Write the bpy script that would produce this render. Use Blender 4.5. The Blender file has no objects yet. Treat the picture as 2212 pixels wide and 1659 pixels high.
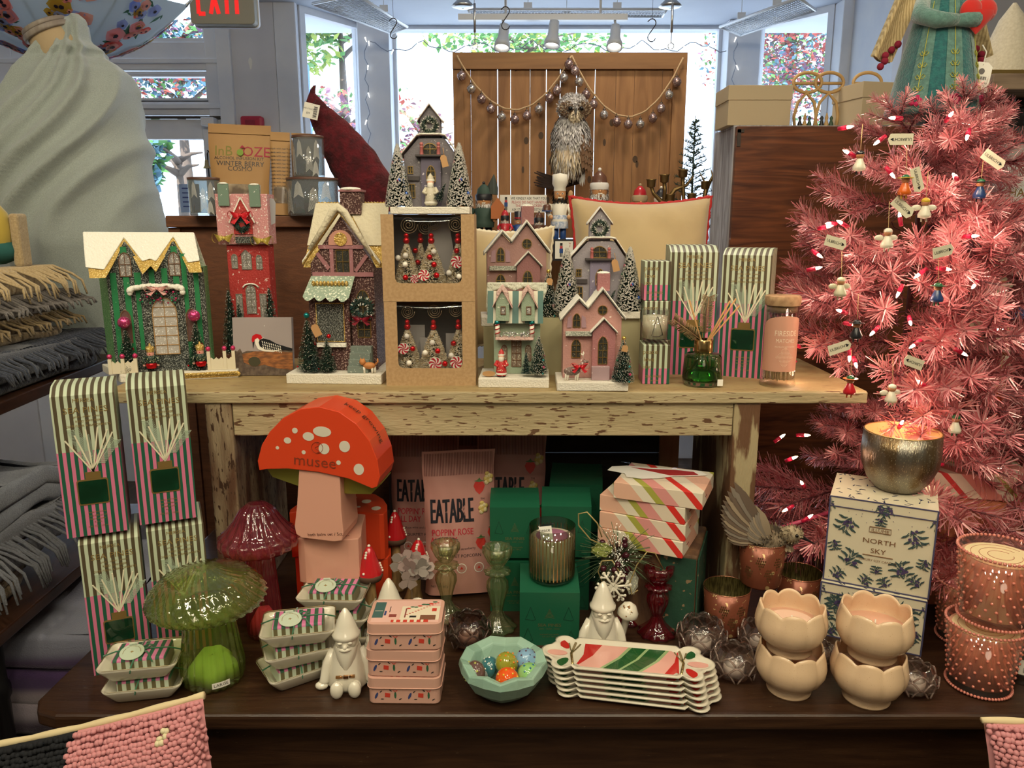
import bpy,math,random
import numpy as np
from mathutils import Vector,Matrix,Euler,noise
PI=math.pi;R=math.radians
rnd=random.Random(7)
C=bpy.context.scene.collection
sc=bpy.context.scene
FP=1661.0;PITCH=R(12);CZ=1.5;CS,SN=math.cos(PITCH),math.sin(PITCH)
cd=bpy.data.cameras.new('camera');cam=bpy.data.objects.new('camera',cd);C.objects.link(cam)
cd.sensor_width=36;cd.lens=36*FP/2212;cd.clip_start=.02;cd.clip_end=200
cam.location=(0,0,CZ);cam.rotation_euler=(R(90)-PITCH,0,0);sc.camera=cam
sc.view_settings.view_transform='Standard';sc.view_settings.look='None'
sc.view_settings.gamma=1;sc.view_settings.use_curve_mapping=False;sc.view_settings.exposure=0.08;sc.cycles.transparent_max_bounces=40
w=bpy.data.worlds.new('sky');sc.world=w;w.use_nodes=True
bg=w.node_tree.nodes['Background'];bg.inputs[0].default_value=(.62,.79,1,1);bg.inputs[1].default_value=4.2
def lamp(kind,name,loc,e,col,size=.1,rot=(0,0,0),sp=None):
 l=bpy.data.lights.new(name,kind);l.energy=e;l.color=col
 if kind=='AREA':l.size=size;l.shape='DISK'
 elif kind=='SUN':l.angle=size
 else:l.shadow_soft_size=size
 if sp:l.spot_size=sp;l.spot_blend=.5
 o=bpy.data.objects.new(name,l);o.location=loc;o.rotation_euler=rot;C.objects.link(o);return o
lamp('SUN','sun',(0,-5,12),9.0,(1,.95,.86),.01,(R(48),0,R(-18)))
WARM=(1,.87,.62)
for lx,ly,e in ((-1.1,.55,5),(-.45,.2,4),(.35,.35,4),(1.05,.6,5),(-.8,-.6,4.5),(.1,-.9,4.5),(.9,-.5,4.5),(0,1.0,3),(-.75,.15,3.5),(-.05,-.1,3.5),(.65,0,3.5),(-.4,-.35,3.5),(.45,-.3,3.5),(-1.3,0,4),(1.4,-.1,4)):
 lamp('AREA','ceiling_lamp_light',(lx,ly,2.68),e,WARM,.12,(R(18),0,0))
lamp('AREA','bay_lamp_light',(.4,2.3,2.66),8,(1,.86,.68),.2,(R(-5),0,0))
lamp('AREA','fill_softbox_light',(0,-1.6,2.6),9,(1,.84,.62),.9,(R(35),0,0))  # large unseen softbox added behind the camera as soft warm fill
def ray(px,py):
 x=(px-1106)/FP;y=-(py-829.5)/FP
 return Vector((x,CS+y*SN,-SN+y*CS))
def atY(px,py,Y):d=ray(px,py);return Vector((0,0,CZ))+d*(Y/d.y)
def atZ(px,py,Z):d=ray(px,py);return Vector((0,0,CZ))+d*((Z-CZ)/d.z)
def mpp(p):return (p[1]*CS-(p[2]-CZ)*SN)/FP
def zat(Y,py):
 v=(py-829.5)/FP;return CZ-Y*(SN+v*CS)/(CS-v*SN)
TZ,BZ=.76,1.20
def onT(px,py):return atZ(px,py,TZ)
def onB(px,py):return atZ(px,py,BZ)
MATS={}
def mat(name,col=(.8,.8,.8),rough=.5,metal=0,trans=0,ior=1.45,emit=0,ecol=None,col2=None,ns=20,nr=(.4,.6),bump=0,bs=60,speck=None,coat=0,sheen=0,sss=0,scale=(1,1,1),alpha=1,dist=0,tex='noise'):
 if name in MATS:return MATS[name]
 m=bpy.data.materials.new(name);m.use_nodes=True;N=m.node_tree.nodes;L=m.node_tree.links
 b=N['Principled BSDF'];I=b.inputs
 I['Base Color'].default_value=(*col,1);I['Roughness'].default_value=rough;I['Metallic'].default_value=metal
 I['Transmission Weight'].default_value=trans;I['IOR'].default_value=ior;I['Coat Weight'].default_value=coat
 I['Sheen Weight'].default_value=sheen;I['Subsurface Weight'].default_value=sss;I['Subsurface Radius'].default_value=(.01,.006,.004)
 I['Alpha'].default_value=alpha
 if emit:I['Emission Strength'].default_value=emit;I['Emission Color'].default_value=(*(ecol or col),1)
 cs=None
 if col2 or bump or speck:
  tc=N.new('ShaderNodeTexCoord');mp=N.new('ShaderNodeMapping');mp.inputs['Scale'].default_value=scale
  L.new(tc.outputs['Object'],mp.inputs[0]);vec=mp.outputs[0]
 if col2:
  if tex=='wave':
   n=N.new('ShaderNodeTexWave');n.inputs['Scale'].default_value=ns;n.inputs['Distortion'].default_value=dist
   n.inputs['Detail'].default_value=3;n.inputs['Detail Scale'].default_value=1.5;out=n.outputs['Fac']
  else:
   n=N.new('ShaderNodeTexNoise');n.inputs['Scale'].default_value=ns;n.inputs['Detail'].default_value=6;n.inputs['Distortion'].default_value=dist
   out=n.outputs['Fac']
  L.new(vec,n.inputs['Vector'])
  r=N.new('ShaderNodeValToRGB');r.color_ramp.elements[0].position=nr[0];r.color_ramp.elements[1].position=nr[1]
  r.color_ramp.elements[0].color=(*col,1);r.color_ramp.elements[1].color=(*col2,1)
  L.new(out,r.inputs[0]);cs=r.outputs[0]
 if speck:
  ss,th,scol=speck
  v=N.new('ShaderNodeTexNoise');v.inputs['Scale'].default_value=ss;v.inputs['Detail'].default_value=2
  L.new(vec,v.inputs['Vector'])
  g=N.new('ShaderNodeMath');g.operation='GREATER_THAN';g.inputs[1].default_value=th;L.new(v.outputs['Fac'],g.inputs[0])
  mx=N.new('ShaderNodeMix');mx.data_type='RGBA';L.new(g.outputs[0],mx.inputs[0])
  if cs:L.new(cs,mx.inputs[6])
  else:mx.inputs[6].default_value=(*col,1)
  mx.inputs[7].default_value=(*scol,1);cs=mx.outputs[2]
 if cs:L.new(cs,I['Base Color'])
 if bump:
  bn=N.new('ShaderNodeTexNoise');bn.inputs['Scale'].default_value=bs;bn.inputs['Detail'].default_value=4;L.new(vec,bn.inputs['Vector'])
  bp=N.new('ShaderNodeBump');bp.inputs['Strength'].default_value=bump;bp.inputs['Distance'].default_value=.004
  L.new(bn.outputs['Fac'],bp.inputs['Height']);L.new(bp.outputs[0],I['Normal'])
 MATS[name]=m;return m
def pane_mat(name,tint=(1,1,1),g=.06):
 if name in MATS:return MATS[name]
 m=bpy.data.materials.new(name);m.use_nodes=True;N=m.node_tree.nodes;L=m.node_tree.links;N.clear()
 o=N.new('ShaderNodeOutputMaterial');t=N.new('ShaderNodeBsdfTransparent');t.inputs[0].default_value=(*tint,1)
 gl=N.new('ShaderNodeBsdfGlossy');gl.inputs['Roughness'].default_value=.05
 mx=N.new('ShaderNodeMixShader');mx.inputs[0].default_value=g
 L.new(t.outputs[0],mx.inputs[1]);L.new(gl.outputs[0],mx.inputs[2]);L.new(mx.outputs[0],o.inputs[0]);MATS[name]=m;return m
def translu(m,col,f):
 """light also passes through thin cloth"""
 N=m.node_tree.nodes;L=m.node_tree.links;t=N.new('ShaderNodeBsdfTranslucent');t.inputs[0].default_value=(*col,1);q=N.new('ShaderNodeMixShader');q.inputs[0].default_value=f
 L.new(N['Principled BSDF'].outputs[0],q.inputs[1]);L.new(t.outputs[0],q.inputs[2]);L.new(q.outputs[0],N['Material Output'].inputs[0]);return m
def stripe_mat(name,ca,cb,cc=None,cd_=None,zs=0,per=.02,axis='xy',off=0,rough=.45):
 """printed card: stripes of period per across x and y; above zs colours ca/cb, below it cc/cd_"""
 if name in MATS:return MATS[name]
 m=bpy.data.materials.new(name);m.use_nodes=True;N=m.node_tree.nodes;L=m.node_tree.links;b=N['Principled BSDF']
 b.inputs['Roughness'].default_value=rough
 tc=N.new('ShaderNodeTexCoord');sx=N.new('ShaderNodeSeparateXYZ');L.new(tc.outputs['Object'],sx.inputs[0])
 def mth(op,a,c=None):
  n=N.new('ShaderNodeMath');n.operation=op
  for k,v in ((0,a),(1,c)):
   if v is None:continue
   if isinstance(v,(int,float)):n.inputs[k].default_value=v
   else:L.new(v,n.inputs[k])
  return n.outputs[0]
 geo=N.new('ShaderNodeNewGeometry')
 if axis=='xy':
  vt=N.new('ShaderNodeVectorTransform');vt.vector_type='NORMAL';vt.convert_from='WORLD';vt.convert_to='OBJECT'
  L.new(geo.outputs['Normal'],vt.inputs[0]);sn=N.new('ShaderNodeSeparateXYZ');L.new(vt.outputs[0],sn.inputs[0])
  side=mth('GREATER_THAN',mth('ABSOLUTE',sn.outputs[0]),.7)
  u=mth('ADD',mth('MULTIPLY',sx.outputs[0],mth('SUBTRACT',1,side)),mth('MULTIPLY',sx.outputs[1],side))
 elif axis=='diag':u=mth('ADD',mth('ADD',sx.outputs[0],mth('MULTIPLY',sx.outputs[2],.9)),mth('MULTIPLY',sx.outputs[1],.75))
 else:u=sx.outputs[{'x':0,'y':1,'z':2}[axis]]
 fr=mth('FRACT',mth('ADD',mth('DIVIDE',u,per),off+100));st=mth('GREATER_THAN',fr,.5)
 def mixc(f,a,c):
  n=N.new('ShaderNodeMix');n.data_type='RGBA';L.new(f,n.inputs[0])
  for k,v in ((6,a),(7,c)):
   if isinstance(v,tuple):n.inputs[k].default_value=(*v,1)
   else:L.new(v,n.inputs[k])
  return n.outputs[2]
 if axis=='diag':
  r=N.new('ShaderNodeValToRGB');r.color_ramp.interpolation='CONSTANT';e=r.color_ramp.elements
  for k,(p,c)in enumerate(ca):
   el=e[k]if k<2 else e.new(p)
   el.position=p;el.color=(*c,1)
  L.new(fr,r.inputs[0]);L.new(r.outputs[0],b.inputs['Base Color'])
 else:
  top=mixc(st,ca,cb)
  if cc:L.new(mixc(mth('GREATER_THAN',sx.outputs[2],zs),mixc(st,cc,cd_),top),b.inputs['Base Color'])
  else:L.new(top,b.inputs['Base Color'])
 MATS[name]=m;return m
def glass(name,col,rough=.02):return mat(name,col,rough,trans=1,ior=1.42)
def thin(name,face,edge,rough=.03,g=.5,body=0):
 """thin blown glass: see-through, deeper in colour where seen edge on, glossy"""
 if name in MATS:return MATS[name]
 m=bpy.data.materials.new(name);m.use_nodes=True;N=m.node_tree.nodes;L=m.node_tree.links;N.clear()
 o=N.new('ShaderNodeOutputMaterial');t=N.new('ShaderNodeBsdfTransparent');gl=N.new('ShaderNodeBsdfGlossy');gl.inputs['Roughness'].default_value=rough
 lw=N.new('ShaderNodeLayerWeight');lw.inputs[0].default_value=.45;mc=N.new('ShaderNodeMix');mc.data_type='RGBA';mc.inputs[6].default_value=(*face,1);mc.inputs[7].default_value=(*edge,1)
 L.new(lw.outputs['Facing'],mc.inputs[0]);L.new(mc.outputs[2],t.inputs[0])
 f=N.new('ShaderNodeMath');f.operation='POWER';f.inputs[1].default_value=2.2;L.new(lw.outputs['Facing'],f.inputs[0]);mp=N.new('ShaderNodeMath');mp.operation='MULTIPLY_ADD';mp.inputs[1].default_value=g;mp.inputs[2].default_value=.08;L.new(f.outputs[0],mp.inputs[0])
 mx=N.new('ShaderNodeMixShader');L.new(mp.outputs[0],mx.inputs[0]);tb_o=t.outputs[0]
 if body:
  df=N.new('ShaderNodeBsdfTranslucent');dd_=N.new('ShaderNodeBsdfDiffuse');m2=N.new('ShaderNodeMixShader');m3=N.new('ShaderNodeMixShader');m3.inputs[0].default_value=body;cc=tuple(c_**.8 for c_ in edge)
  df.inputs[0].default_value=(*cc,1);dd_.inputs[0].default_value=(*cc,1);L.new(df.outputs[0],m2.inputs[1]);L.new(dd_.outputs[0],m2.inputs[2]);L.new(t.outputs[0],m3.inputs[1]);L.new(m2.outputs[0],m3.inputs[2]);tb_o=m3.outputs[0]
 L.new(tb_o,mx.inputs[1]);L.new(gl.outputs[0],mx.inputs[2]);L.new(mx.outputs[0],o.inputs[0]);MATS[name]=m;return m
_txt={}
def text_geo(s,size=1.0):
 if s in _txt:return _txt[s]
 cu=bpy.data.curves.new('t','FONT');cu.body=s;cu.align_x='CENTER';cu.align_y='CENTER';cu.resolution_u=2;cu.size=1
 o=bpy.data.objects.new('t',cu);C.objects.link(o);dg=bpy.context.evaluated_depsgraph_get()
 me=bpy.data.meshes.new_from_object(o.evaluated_get(dg))
 r=([tuple(v.co)for v in me.vertices],[tuple(p.vertices)for p in me.polygons])
 bpy.data.objects.remove(o);bpy.data.curves.remove(cu);bpy.data.meshes.remove(me);_txt[s]=r;return r
FRONT=Matrix.Rotation(R(90),4,'X')
def TR(x=0,y=0,z=0,rx=0,ry=0,rz=0,s=1):
 m=Matrix.Translation((x,y,z))@Euler((R(rx),R(ry),R(rz))).to_matrix().to_4x4()
 if isinstance(s,tuple):return m@Matrix.Diagonal((*s,1))
 return m@Matrix.Scale(s,4)
class MB:
 def __init__(s):s.v=[];s.f=[];s.m=[];s.sm=[]
 def add(s,vs,fs,m=0,smooth=False,M=None):
  n=len(s.v)
  if M is not None:vs=[tuple(M@Vector(v))for v in vs]
  s.v+=[tuple(v)for v in vs];s.f+=[tuple(i+n for i in f)for f in fs];s.m+=[m]*len(fs);s.sm+=[smooth]*len(fs);return s
 def box(s,x0,x1,y0,y1,z0,z1,m=0,M=None):
  return s.add([(x,y,z)for z in (z0,z1)for y in (y0,y1)for x in (x0,x1)],[(0,2,3,1),(4,5,7,6),(0,1,5,4),(2,6,7,3),(0,4,6,2),(1,3,7,5)],m,False,M)
 def lathe(s,prof,seg=24,m=0,M=None,fl=0,fd=0,tw=0,rf=None,smooth=True,cap=False):
  vs=[];fs=[];k=len(prof)
  for j,(r,z)in enumerate(prof):
   for i in range(seg):
    a=2*PI*i/seg;rr=r
    if fl:rr=r*(1+fd*math.cos(fl*a+tw*j/k))
    if rf:rr=rf(r,z,a,j)
    zz=z
    if isinstance(rr,tuple):rr,zz=rr
    vs.append((rr*math.cos(a),rr*math.sin(a),zz))
  for j in range(k-1):
   for i in range(seg):
    a,b=j*seg+i,j*seg+(i+1)%seg
    fs.append((a,b,b+seg,a+seg))
  if cap:fs.append(tuple(range(seg))[::-1]);fs.append(tuple((k-1)*seg+i for i in range(seg)))
  return s.add(vs,fs,m,smooth,M)
 def cyl(s,r,z0,z1,seg=20,m=0,M=None,r2=None):
  r2=r if r2 is None else r2
  s.lathe([(r,z0),(r2,z1)],seg,m,M);n=len(s.v)-2*seg
  s.f+=[tuple(n+i for i in range(seg))[::-1],tuple(n+seg+i for i in range(seg))];s.m+=[m,m];s.sm+=[False,False];return s
 def sph(s,c,r,m=0,seg=14,ring=9,sc_=(1,1,1),M=None,smooth=True):
  pr=[(math.sin(PI*j/ring),-math.cos(PI*j/ring))for j in range(ring+1)]
  pr[0]=(1e-4,-1);pr[-1]=(1e-4,1)
  T=Matrix.Translation(c)@Matrix.Diagonal((r*sc_[0],r*sc_[1],r*sc_[2],1))
  return s.lathe(pr,seg,m,(M@T)if M is not None else T,smooth=smooth)
 def tube(s,pts,r,seg=8,m=0,M=None,close=False,flat=1):
  pts=[Vector(p)for p in pts];n=len(pts);vs=[];fs=[];up=None
  for i,p in enumerate(pts):
   if close:t=pts[(i+1)%n]-pts[i-1]
   else:t=pts[min(i+1,n-1)]-pts[max(i-1,0)]
   t.normalize()if t.length>1e-9 else None
   if up is None:
    up=Vector((0,0,1))if abs(t.z)<.9 else Vector((1,0,0))
   b=t.cross(up);b=b.normalized()if b.length>1e-6 else Vector((1,0,0));up=b.cross(t).normalized()
   rr=r[i]if isinstance(r,(list,tuple))else r
   for k in range(seg):
    a=2*PI*k/seg;vs.append(p+b*math.cos(a)*rr+up*math.sin(a)*rr*flat)
  for i in range(n if close else n-1):
   for k in range(seg):
    a=i*seg+k;b_=i*seg+(k+1)%seg;c=((i+1)%n)*seg
    fs.append((a,b_,c+(k+1)%seg,c+k))
  if not close:fs.append(tuple(range(seg))[::-1]);fs.append(tuple((n-1)*seg+k for k in range(seg)))
  return s.add(vs,fs,m,True,M)
 def plan(s,o,z0,z1,m=0,M=None,smooth=False):
  n=len(o)
  return s.add([(x,y,z0)for x,y in o]+[(x,y,z1)for x,y in o],[tuple(range(n))[::-1],tuple(range(n,2*n))]+[(i,(i+1)%n,n+(i+1)%n,n+i)for i in range(n)],m,smooth,M)
 def slab(s,o,y0,y1,m=0,M=None):
  n=len(o)
  return s.add([(x,y0,z)for x,z in o]+[(x,y1,z)for x,z in o],[tuple(range(n)),tuple(range(n,2*n))[::-1]]+[((i+1)%n,i,n+i,n+(i+1)%n)for i in range(n)],m,False,M)
 def text(s,t,size,x,z,y=0,m=0,M=None,rot=0,sx=1,sh=0):
  vs,fs=text_geo(t);T=Matrix.Translation((x,y,z))@Matrix.Rotation(R(-rot),4,'Y')@FRONT@Matrix.Diagonal((size*sx,size,size,1))
  return s.add(vs,fs,m,False,(M@T)if M is not None else T)
 def grid(s,f,nu,nv,m=0,smooth=True,M=None,wrap=False):
  vs=[f(i/nu,j/nv)for j in range(nv+1)for i in range(nu+(0 if wrap else 1))];w_=nu if wrap else nu+1
  fs=[(j*w_+i,j*w_+(i+1)%w_,(j+1)*w_+(i+1)%w_,(j+1)*w_+i)for j in range(nv)for i in range(nu)]
  return s.add(vs,fs,m,smooth,M)
 def mesh(s,name,mats):
  me=bpy.data.meshes.new(name);me.from_pydata(s.v,[],s.f)
  for m in (mats if isinstance(mats,(list,tuple))else [mats]):me.materials.append(m)
  me.polygons.foreach_set('material_index',s.m);me.polygons.foreach_set('use_smooth',s.sm);me.update();return me
 def build(s,name,mats,parent=None,bevel=0,sub=0,seg=2):
  o=bpy.data.objects.new(name,s.mesh(name,mats));C.objects.link(o)
  if parent is not None:o.parent=parent
  if bevel:
   b=o.modifiers.new('bevel','BEVEL');b.width=bevel;b.segments=seg;b.limit_method='ANGLE';b.angle_limit=R(40);b.harden_normals=False
  if sub:q=o.modifiers.new('sub','SUBSURF');q.levels=sub;q.render_levels=sub
  return o
def circ(cx,cy,r,n=20,ry=None,a0=0):return [(cx+r*math.cos(a0+2*PI*i/n),cy+(ry or r)*math.sin(a0+2*PI*i/n))for i in range(n)]
def arch(cx,z0,w_,h,n=10,point=0):
 """arched outline standing on z0"""
 o=[(cx-w_/2,z0),(cx+w_/2,z0)];hh=w_/2*(1+point)
 for i in range(n+1):
  a=PI*i/n;x=math.cos(a)*w_/2;zz=math.sin(a)**(1+point*.6)*hh
  o.append((cx+x,z0+h-hh+zz))
 return o
def rrect(w_,h,r,n=5,cx=0,cy=0):
 o=[]
 for sx,sy,a0 in ((1,1,0),(-1,1,90),(-1,-1,180),(1,-1,270)):
  for i in range(n+1):
   a=R(a0+90*i/n);o.append((cx+sx*(w_/2-r)+r*math.cos(a),cy+sy*(h/2-r)+r*math.sin(a)))
 return o
def tag(o,label,cat,group=None,kind=None):
 o['label']=label;o['category']=cat
 if group:o['group']=group
 if kind:o['kind']=kind
 return o
def thing(name,label,cat,loc,rz=0,group=None,rx=0,ry=0):
 o=bpy.data.objects.new(name,None);C.objects.link(o);o.empty_display_size=.02
 o.location=loc;o.rotation_euler=(R(rx),R(ry),R(rz));return tag(o,label,cat,group)
def struct(o):o['kind']='structure';return o
_kids={}
def dup(root,loc,label,rz=None,scale=None,group=None):
 def cp(o,par):
  c=o.copy();C.objects.link(c)
  if par is not None:c.parent=par
  for ch in o.children:cp(ch,c)
  return c
 r=cp(root,None);r.location=loc;r['label']=label
 if rz is not None:r.rotation_euler[2]=R(rz)
 if scale:r.scale=(scale,)*3 if not isinstance(scale,tuple)else scale
 if group:r['group']=group
 return r
def put(me,name,parent,loc=(0,0,0),scale=1,rot=(0,0,0)):
 o=bpy.data.objects.new(name,me);C.objects.link(o);o.parent=parent;o.location=loc
 o.scale=(scale,)*3 if not isinstance(scale,tuple)else scale;o.rotation_euler=tuple(R(a)for a in rot);return o
gold=mat('gold',(.75,.52,.18),.28,1);brass=mat('brass',(.62,.45,.2),.35,1)
white=mat('white_paint',(.72,.74,.78),.55,col2=(.66,.69,.75),ns=6,bump=.15,bs=30)
black=mat('black',(.01,.01,.012),.4)
red=mat('red_gloss',(.55,.015,.02),.22,coat=.5)
gprint=mat('gold_print',(.42,.29,.10),.4,.6)
cream=mat('cream_card',(.72,.65,.48),.7)
kraft=mat('kraft',(.40,.25,.12),.7,col2=(.46,.30,.15),ns=180)
snow=mat('snow',(.86,.84,.74),.7,bump=.7,bs=220,speck=(700,.66,(1,1,1)))
wax=mat('wax',(.85,.78,.6),.4,sss=.3)
paper=mat('paper',(.82,.80,.72),.7)
greenthread=mat('green_ribbon',(.02,.14,.06),.6,sheen=.5)
silverhang=mat('steel',(.55,.57,.6),.3,1)
goldglit=mat('gold_glitter',(.55,.36,.09),.4,.7,speck=(500,.6,(1,.85,.45)),bump=.6,bs=400)
pinkbox=mat('pink_card',(.70,.30,.29),.6)
# THE ROOM
wallm=mat('wall_plaster',(.66,.66,.69),.8,col2=(.61,.61,.65),ns=3,bump=.2,bs=14)
beigem=mat('beige_wall',(.55,.52,.42),.8,col2=(.5,.47,.38),ns=3)
ceilm=mat('ceiling_paint',(.66,.71,.80),.75,col2=(.60,.65,.76),ns=2,bump=.2,bs=8)
floorm=mat('floor_boards',(.05,.03,.02),.45,col2=(.09,.055,.035),ns=3,scale=(8,1,1))
ZC=2.8;BC=2.6;YW=4.28
struct(MB().box(-3.2,3.2,-3.2,5,-.1,0).build('floor',floorm))
struct(MB().box(-3.2,3.2,-3.2,4.2,ZC,ZC+.1).box(-1.3,1.9,4.2,4.95,BC,BC+.3).box(-3.2,3.2,4.2,4.3,ZC-.02,ZC+.1).build('ceiling',ceilm))
struct(MB().box(-3.3,-3.2,-3.2,4.4,0,ZC).build('wall_left',wallm))
struct(MB().box(3.2,3.3,-3.2,4.4,0,ZC).build('wall_right',beigem))
struct(MB().box(-3.3,3.3,-3.3,-3.2,0,ZC).build('wall_rear',beigem))
def zz(py):return zat(YW,py)
xg0,xg1,xj=-2.62,-1.607,-1.46
za,zb,zc_,zd=zz(215),zz(158),zz(88),zz(256)
wm=MB()
wm.box(-3.2,xg0-.1,YW,YW+.12,0,ZC).box(xj,-1.235,YW,YW+.12,0,ZC)
wm.box(1.78,3.2,3.75,3.85,0,ZC)
struct(wm.build('wall_back',wallm))
struct(MB().box(-1.235,-1.12,YW,YW+.14,0,ZC).box(-.87,-.69,4.62,4.86,0,BC).box(1.215,1.40,4.62,4.86,0,BC).box(-.69,1.215,4.74,4.86,0,.75).box(1.68,1.78,4.2,4.36,0,BC).build('trim_1',white,bevel=.006))
struct(MB().add([(1.72,4.3,0),(1.79,3.75,0),(1.79,3.75,BC),(1.72,4.3,BC),(1.80,4.3,0),(1.86,3.78,0),(1.86,3.78,BC),(1.80,4.3,BC)],[(0,1,2,3),(4,7,6,5),(3,2,6,7),(0,4,5,1)]).build('wall_bay',mat('bay_wall',(.70,.74,.80),.8,col2=(.62,.67,.76),ns=4,bump=.2,bs=10)))
tm=MB()
for z0,z1 in ((zd,za-.0),(zb,zc_)):
 tm.box(xg0-.1,xj-.06,YW+.02,YW+.1,z0+.02,z1)
 tm.box(xg0-.1,xj-.06,YW-.0,YW+.05,z0+.05,z0+.075)
tm.box(xj-.075,xj,YW-.03,YW+.1,0,ZC).box(xg1,xj-.07,YW+.01,YW+.09,zd,ZC).box(xg0-.1,xg0,YW+.01,YW+.09,0,ZC)
tm.box(xg0,xg1,YW+.02,YW+.05,zb,zb+.012).box(xg0,xg1,YW+.02,YW+.05,za-.012,za).box(xg1-.012,xg1,YW+.02,YW+.05,za,zb)
struct(tm.build('trim_2',white,bevel=.004))
pg=pane_mat('window_glass')
def window(n,p0,p1,z0,z1,fr=.035):
 d=Vector((p1[0]-p0[0],p1[1]-p0[1],0));L_=d.length;a=math.atan2(d.y,d.x);M=Matrix.Translation((*p0,0))@Matrix.Rotation(a,4,'Z')
 f=MB()
 for a_ in ((0,fr,z0,z1),(L_-fr,L_,z0,z1),(fr,L_-fr,z0,z0+fr),(fr,L_-fr,z1-fr,z1)):f.box(a_[0],a_[1],-.02,.03,a_[2],a_[3],0,M)
 o=struct(f.build('window_%d'%n,white));MB().box(fr,L_-fr,0,.005,z0+fr,z1-fr,0,M).build('pane',pg,o);return o
window(1,(-1.125,4.34),(-.87,4.72),.75,BC);window(2,(-.69,4.78),(1.215,4.78),.75,BC,.02);window(3,(1.40,4.72),(1.69,4.32),.75,BC)
window(4,(xg0,YW+.05),(xg1+.01,YW+.05),za,zb,.012);window(5,(xg0,YW+.05),(xg1+.01,YW+.05),zc_,ZC,.02)
zt=zz(300);xd=-1.655
d=MB().box(xg0,xd-.62,YW+.02,YW+.07,0,zd).box(xd,xj-.075,YW+.02,YW+.07,0,zd).box(xd-.62,xd,YW+.02,YW+.07,zt,zd).box(xd-.62,xd,YW+.02,YW+.07,0,.9).build('door_1',white,bevel=.004)
struct(d);MB().box(xd-.62,xd,YW+.04,YW+.046,.9,zt).build('pane',pg,d)
MB().box(-2.4,xj-.08,YW+.0,YW+.02,zd+.0,zd+.012).build('hinge_rail',mat('dark_metal',(.06,.05,.045),.5,.6),d)
p=atY(450,263,YW-.03)
MB().box(p.x-.035,p.x+.035,YW-.05,YW+.02,p.z-.022,p.z+.022).build('door_closer',white,d,bevel=.006)
p=atY(452,345,YW-.04)
b=thing('door_bell','small brass bell hanging from a dark strap on the door frame','bell',(p.x,YW-.03,p.z))
MB().tube([(-.012,0,-.16),(-.012,0,.03),(0,-.02,.045),(.014,-.02,.03)],.004,6).build('strap',black,b)
MB().lathe([(.002,.0),(.008,-.002),(.012,-.03),(.022,-.045)],14,M=TR(-.012,-.02,.0)).build('bell_cup',brass,b)
p=atY(402,428,YW-.01)
n=thing('paper_notice','pale blue printed notice taped inside the door glass','notice',(p.x,YW+.03,p.z))
MB().slab([(-.05,-.075),(.06,-.075),(.06,.075),(-.05,.075)],0,.001).build('sheet',mat('blue_paper',(.45,.6,.85),.7),n)
q=MB()
for k,t in enumerate(('THIS TABLE','OPEN DAILY','DOWNSTAIRS','NEXT DOOR','THIS WAY')):q.slab([(-.035,.05-k*.024),(.045-.01*(k%2),.05-k*.024),(.045-.01*(k%2),.056-k*.024),(-.035,.056-k*.024)],-.002,-.001)
q.build('printed_lines',mat('blue_ink',(.08,.12,.35),.7),n)
p=atY(541,137,YW);MB().slab([(p.x+.009*math.cos(a)*(1+.3*math.sin(3*a)),p.z+.03*math.sin(a))for a in [i*.5 for i in range(12)]],YW-.001,YW).build('trim_3',mat('bare_plaster',(.8,.79,.74),.9))['kind']='structure'
p=atY(544,272,YW-.04)
b=thing('fire_alarm','small red fire alarm box on the wall under the exit sign','fire alarm',(p.x,YW,p.z))
MB().box(-.058,.058,-.05,0,-.05,.05).build('housing',mat('alarm_red',(.42,.02,.05),.4),b,bevel=.012)
MB().box(-.03,.02,-.056,-.048,-.03,.03).build('grille',mat('alarm_red2',(.3,.015,.04),.5,bump=1,bs=300),b,bevel=.004)
p=atY(478,0,3.0);k=mpp(p)
e=thing('exit_sign','grey exit sign with red letters hanging from the ceiling','exit sign',(p.x,3.0,zat(3.0,52)),2)
MB().slab([(x,z+.09)for x,z in rrect(138*k,.18,.014)],0,.05).build('sign_box',mat('exit_grey',(.27,.26,.21),.5),e,bevel=.003)
MB().slab([(x,z+.09)for x,z in rrect(142*k,.186,.016)],.045,.06).build('back_frame',white,e)
q=MB();er=mat('exit_red',(1,.02,.02),.4,emit=.5)
hL=.12;zb0=.034
def stroke(q,a,b,t,y=-.002):
 a=Vector(a);b=Vector(b);n_=Vector((-(b-a).y,(b-a).x)).normalized()*t/2
 q.slab([tuple(a-n_),tuple(b-n_),tuple(b+n_),tuple(a+n_)],y,y+.002)
sx=k*22.5;t=.014
for i,segs in enumerate((((0,0,0,1),(0,0,.62,0),(0,.5,.55,.5),(0,1,.62,1)),((0,0,.75,1),(.75,0,0,1)),((.4,0,.4,1),),((.35,0,.35,1),(0,1,.75,1)))):
 ox=-50*k+i*26*k-(i>2)*.006
 for a_ in segs:stroke(q,(ox+a_[0]*sx,zb0+a_[1]*hL),(ox+a_[2]*sx,zb0+a_[3]*hL),t)
q.build('letters',er,e)
MB().cyl(.012,.18,ZC-e.location.z,10).build('stem',white,e)
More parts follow.
